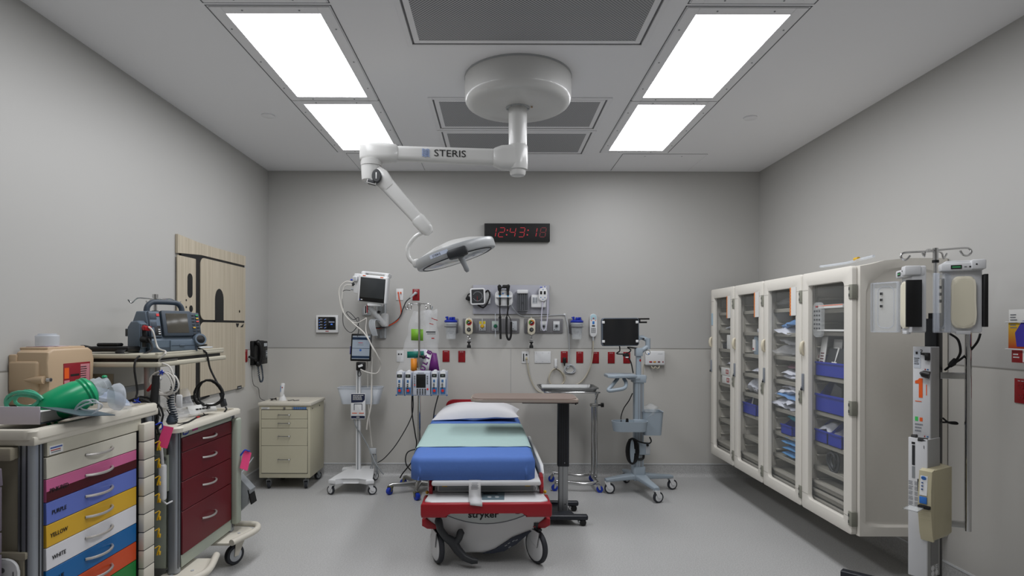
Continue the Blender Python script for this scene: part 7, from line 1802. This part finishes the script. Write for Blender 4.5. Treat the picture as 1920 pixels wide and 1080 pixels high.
mb.use(mat('label_green2', '#3fbf5a', .5)); mb.bx(-.030, -.016, -.0512, -.0502, rz(787), rz(779)); mb.use(M_orange); mb.bx(-.008, .006, -.0512, -.0502, rz(787), rz(780)); mb.bx(.022, .026, -.0512, -.0502, rz(738), rz(718)); mb.box((-.014, -.0513, rz(750)), (.03, .0006, .004)); mb.use(M_inkgrey); dashes(mb, -.03, .008, rz(808), rz(790), 3, -.0513, rnd); mb.use(M_red); mb.box((.018, -.0513, rz(690)), (.005, .0006, .007)); mb.box((.016, -.0513, rz(814)), (.005, .0006, .007)); mb.use(M_pblue); mb.box((.03, -.0513, rz(690)), (.008, .0006, .007)); mb.box((.03, -.0513, rz(814)), (.008, .0006, .007)); mb.build('panel_print', up)
lettering('2', .028, M_ink, up, (.0, -.0515, rz(657)))
lettering('1', .024, M_ink, lw, (.03, -.0905, rz(832)))
mb = MB(M_dark); mb.bx(-.026, -.012, -.0903, -.0888, rz(868), rz(831)); mb.use(M_grey); mb.bx(-.026, -.012, -.0903, -.0888, rz(892), rz(870)); mb.use(M_ink); mb.bx(-.028, -.012, -.0903, -.0888, rz(829), rz(825)); mb.bx(.0, .02, -.0903, -.0888, rz(915), rz(892)); mb.use(M_inkgrey)
r9 = random.Random(9)
for r in range(5):
    for c in range(3): dashes(mb, -.042+.028*c, -.02+.028*c, rz(905+r*9.5), rz(897+r*9.5), 3, -.0903, r9)
mb.build('panel_print', lw)
mb = MB(mat('rating_label', '#7c7c7c', .5)); mb.bx(.0452, .0465, -.05, .03, rz(1050), rz(1000)); mb.use(M_white)
for a, b in ((-.03, 1056), (.01, 1056), (-.03, 1066), (.01, 1066)): mb.prism(ell(a, rz(b), .016, .014, 14), .0453, .0467, 'yz')
mb.use(M_ink); mb.build('rating_label', lw)
lettering('CE', .022, M_ink, lw, (.0468, .01, rz(1056)), (R(90), 0, R(90)))
M_bge = mat('beige_instrument', '#b9b194', .45)
mb = MB(M_bge); mb.prism([(.02, .84), (.08, .83), (.08, .48), (.06, .455), (.02, .47)], -.09, .10, 'xz', .006)
mb.prism([(-.088, .835), (-.118, .825), (-.128, .72), (-.13, .62), (-.112, .50), (-.10, .46), (-.088, .46)], .02, .08, 'yz', .003)
dv = mb.build('air_detector', ri)
mb = MB(M_white); mb.prism([(-.1215, .80), (-.1285, .73), (-.132, .70), (-.130, .70), (-.12, .80)], .028, .062, 'yz'); mb.use(M_blue); mb.build('panel', dv)
mb = MB(mat('label_blue3', '#2f6fc0', .5)); mb.box((.045, -.131, .675), (.034, .005, .035), .001); mb.cyl((.045, -.124, .79), (.045, -.128, .788), .011, seg=14); mb.use(M_ink)
for k in range(3): mb.box((.04, -.1295-.001*k, .765-.017*k), (.008, .004, .006), .001)
mb.build('label', dv)
mb = MB(M_black); mb.box((.052, -.13, .642), (.055, .03, .016), .003, (R(8), 0, 0)); mb.use(M_clear); mb.box((.02, -.175, .632), (.07, .07, .004), .001, (R(8), R(0), 0)); mb.build('flap', dv)
mb = MB(M_bge)
for k in range(6): mb.box((.05, -.122+.004*k, .60-.022*k), (.05, .012, .008), .002, (R(10), 0, 0))
mb.build('vent_ribs', dv)
# chrome rail
mb = MB(M_chrome); gx, gy = .115, .19; mb.cyl((gx, gy, rz(993)), (gx, gy, 1.56), .016, seg=18); mb.use(M_steel)
for z in (rz(703), rz(982)):
    a = Vector((0.02, .10, z)); b = Vector((gx, gy, z)); m = (a+b)/2; ln = (b-a).length; mb.box(m, (ln, .01, .036), .003, (0, 0, math.atan2(b.y-a.y, b.x-a.x)))
mb.build('side_rail', ri)
# top chrome post and hooks
mb = MB(M_chrome); ptx, pty = 0., .10; mb.cyl((ptx, pty, 1.55), (ptx, pty, rz(488)), .009, seg=14); mb.cyl((ptx, pty, rz(488)), (ptx, pty, rz(461)), .013, seg=14); mb.use(M_black); mb.cyl((ptx, pty, rz(489)), (ptx, pty, rz(484)), .016, seg=14); mb.build('top_post', ri)
iM = Matrix.Rotation(R(60), 4, 'Z')
def wl(px, py, y): v = at(px, py, y)-Vector((rx, ry, 0)); return iM @ Vector((v.x, v.y, v.z))
mb = MB(M_chrome)
P_ = 3.2
mb.tube([wl(1752, 468, P_), wl(1770, 466, P_), wl(1808, 463, P_), wl(1818, 465, P_), wl(1821, 471, P_), wl(1815, 477, P_), wl(1806, 476, P_), wl(1800, 468, P_)], .0055, 8, smooth=4)
mb.tube([wl(1752, 469, P_), wl(1730, 470, P_), wl(1698, 472, P_), wl(1690, 476, P_), wl(1690, 482, P_), wl(1698, 486, P_), wl(1706, 478, P_)], .0055, 8, smooth=4)
mb.tube([wl(1752, 468, P_), wl(1740, 466, 3.1), wl(1734, 473, 3.05), wl(1733, 479, 3.05), wl(1729, 472, 3.05)], .005, 8, smooth=4)
mb.tube([wl(1752, 469, P_), wl(1765, 472, 3.3), wl(1769, 483, 3.32), wl(1775, 474, 3.34)], .005, 8, smooth=4); mb.build('hook', ri)
def chamber(px, y, zt, zb, rot, label_side):
    q = at(px, (zt+zb)/2, y); h = (zb-zt)*y/FPX; z0 = wz(zb, y)
    M = iM @ Matrix.Translation(Vector((q.x-rx, q.y-ry, z0))) @ Matrix.Rotation(R(rot), 4, 'Z')
    mb = MB(M_ri, M); w = .155
    mb.prism(rrect(w, h, .012, 4, 0, h/2), -.02, .045, 'xz', .006)
    mb.bx(-w/2-.018, w/2+.004, -.045, .04, h-.055, h-.012, .010); mb.bx(w/2-.05, w/2+.01, -.055, .02, h-.05, h+.0, .008); mb.bx(-.03, .03, -.03, -.01, -.008, .01, .002)
    c = mb.build('pressure_chamber', ri)
    mb = MB(mat('cream_bladder', '#ddd7c4', .45), M); 
    sg = lambda q, p: math.copysign(abs(q)**p, q)
    out = []
    for k in range(48):
        a_ = 2*PI*k/48; z_ = h*.36*sg(math.sin(a_), .62); out.append((.055*sg(math.cos(a_), .42)*(1-.09*math.exp(-((z_-.02)/.07)**2)), z_+h*.42))
    mb.prism(out, -.034, -.018, 'xz', .008, 3); mb.use(mat('bladder_dip', '#d6d0bb', .5)); mb.prism([(x*.84, (z-h*.42)*.92+h*.42) for x, z in out], -.0345, -.03, 'xz', .002); mb.build('bladder', c)
    mb = MB(M_black, M); mb.bx(w/2+.002, w/2+.018, -.05, .02, .03, h-.075, .002); mb.build('latch_bar', c); mb = MB(M_black, M); mb.bx(-w/2-.006, -w/2, -.02, .02, .02, h-.09, .001); mb.build('hinge_bar', c)
    mb = MB(M_ink, M); mb.bx(-.055, -.01, -.0465, -.0445, h-.045, h-.025); mb.use(mat('gauge_green4', '#3d8f5a', .5)); mb.bx(-.05, -.015, -.0475, -.046, h-.039, h-.031); mb.use(M_ink); mb.bx(.0, .01, -.0465, -.0445, h-.037, h-.034); mb.bx(.02, .035, -.0465, -.0445, h-.039, h-.032); mb.cyl((w/2-.03, -.0565, h-.025), (w/2-.03, -.0545, h-.025), .004, seg=8); mb.build('gauge', c)
    # clear door swung open to the left
    D_ = M @ Matrix.Translation((-w/2, -.02, 0)) @ Matrix.Rotation(R(label_side), 4, 'Z')
    mb = MB(M_clear, D_); mb.bx(-.15, -.004, -.012, -.006, .0, h-.07, .001); mb.use(mat('clear_edge', '#c3cad6', .2, alpha=.26)); frame_prism(mb, rrect(.15, h-.07, .006, 4, -.077, (h-.07)/2), rrect(.138, h-.082, .006, 4, -.077, (h-.07)/2), -.03, -.002, 0); mb.tube([(x-.077, -.013, z+(h-.07)/2) for x, z in rrect(.088, h-.12, .03, 5)], .0028, 6, closed=True); mb.use(M_ink)
    if label_side > 30:
        for k in range(3): mb.box((-.10, -.016, h*.62-.035*k), (.014, .008, .018), .002)
    dd = mb.build('clear_door', c); return c
chamber(1804, 3.02, 487, 622, -28, 62)
chamber(1708, 3.13, 499, 622, -108, 42)
mb = MB(M_rubber)
mb.tube([wl(1781, 624, 3.1), wl(1796, 635, 3.1), wl(1801, 655, 3.1), wl(1797, 668, 3.12), wl(1787, 680, 3.15), wl(1772, 692, 3.2)], .006, 8, smooth=5)
mb.tube([wl(1838, 624, 3.1), wl(1832, 640, 3.1), wl(1815, 660, 3.15), wl(1798, 674, 3.15), wl(1785, 681, 3.15)], .006, 8, smooth=5); mb.loft([(wl(1792, 672, 3.14), .012), (wl(1786, 680, 3.14), .016), (wl(1781, 685, 3.14), .01)], 8)
mb.build('air_line', ri); mb = MB(M_rubber); mb.tube([wl(1768, 782, 3.2), wl(1780, 791, 3.2), wl(1795, 793, 3.2), wl(1792, 790, 3.2), wl(1778, 790, 3.2), wl(1768, 790, 3.2)], .005, 8, smooth=5); mb.build('air_line', ri)
mb = MB(M_bt)
c0_ = Vector((0, .10, 0))
for a in (193, 265, 337, 49, 121):
    # local angles of the five legs
    d_ = Vector((math.cos(R(a+0)), math.sin(R(a+0)), 0)); n = Vector((-d_.y, d_.x, 0))
    rg = lambda t_, w, h, z: [c0_+d_*t_+n*p+Vector((0, 0, z+q)) for p, q in rrect(w, h, .008, 3)]
    skin(mb, [rg(.0, .07, .05, .10), rg(.2, .06, .045, .10), rg(.455, .055, .04, .095)])
mb.cyl((0, .10, .075), (0, .10, .16), .06, seg=20); mb.build('base', ri)
for a in (193, 265, 337, 49, 121): caster(ri, .42*math.cos(R(a)), .10+.42*math.sin(R(a)), .034, .025, .085, R(a+60))

# ---- glove box rack and outlet on the right wall
gb = thing('glove_rack', 'white wire rack on the right wall at the edge of the frame', 'rack', (XR, 2.88, 1.40), R(-90))
mb = MB(M_white); 
for z in (.06, .20): mb.tube([(-.185, -.002, z), (-.185, -.108, z), (.16, -.108, z), (.16, -.002, z)], .0035, 6)
mb.bx(-.17, .15, -.004, -.0, .0, .26); mb.build('wires', gb)
t = thing('glove_box', 'white, orange and purple glove box in the wire rack on the right wall', 'glove box', (XR, 2.885, 1.465), R(-90))
mb = MB(M_paper); mb.bx(-.17, .13, -.10, -.006, 0, .20, .001); cbx = mb.build('carton', t)
M_gr = mat('carton_print', '#e0a020', .5)
nt = M_gr.node_tree; tc = nt.nodes.new('ShaderNodeTexCoord'); sp = nt.nodes.new('ShaderNodeSeparateXYZ'); rp = nt.nodes.new('ShaderNodeValToRGB'); mm = nt.nodes.new('ShaderNodeMath'); mm.operation = 'MULTIPLY'; mm.inputs[1].default_value = 6.5
nt.links.new(tc.outputs['Object'], sp.inputs[0]); nt.links.new(sp.outputs[2], mm.inputs[0]); nt.links.new(mm.outputs[0], rp.inputs[0]); rp.color_ramp.elements[0].color = srgb('#b43c1c')+[1]; rp.color_ramp.elements[1].color = srgb('#e3c22c')+[1]; nt.links.new(rp.outputs[0], nt.nodes['Principled BSDF'].inputs[0])
mb = MB(M_gr); mb._add([(-.171, -.1008, 0), (.13, -.1008, 0), (.13, -.1008, .09), (-.171, -.1008, .14), (-.171, -.006, .14), (-.171, -.006, 0)], [(0, 1, 2, 3), (5, 0, 3, 4)])
mb.use(mat('glove_purple', '#3f35a0', .5)); mb.prism([(-.12, .01), (.12, .01), (.12, .17), (.0, .16), (-.09, .14), (-.13, .08)], -.103, -.1006, 'xz'); mb.use(M_inkgrey); dashes(mb, -.16, -.12, .10, .18, 6, -.1012, rnd); mb.build('print', cbx)
t = thing('glove_box', 'dark red glove box with a white panel below the orange one', 'glove box', (XR, 2.885, 1.392), R(-90))
mb = MB(M_outred); mb.bx(-.155, .13, -.098, -.006, 0, .07, .001); mb.use(M_paper); mb.bx(-.09, .12, -.0988, -.0975, .004, .066); cbx = mb.build('carton', t)
mb = MB(M_yellow); mb.torus((-.06, -.0995, .035), .014, .003, 'y', 16, 6); mb.use(M_paper); dashes(mb, -.145, -.11, .02, .05, 2, -.0985, rnd); mb.build('print', cbx)
outlet((XR-.003, 3.085, 1.238), R(-90), 'red outlet plate on the right wall below the glove rack', w=.08, h=.13)
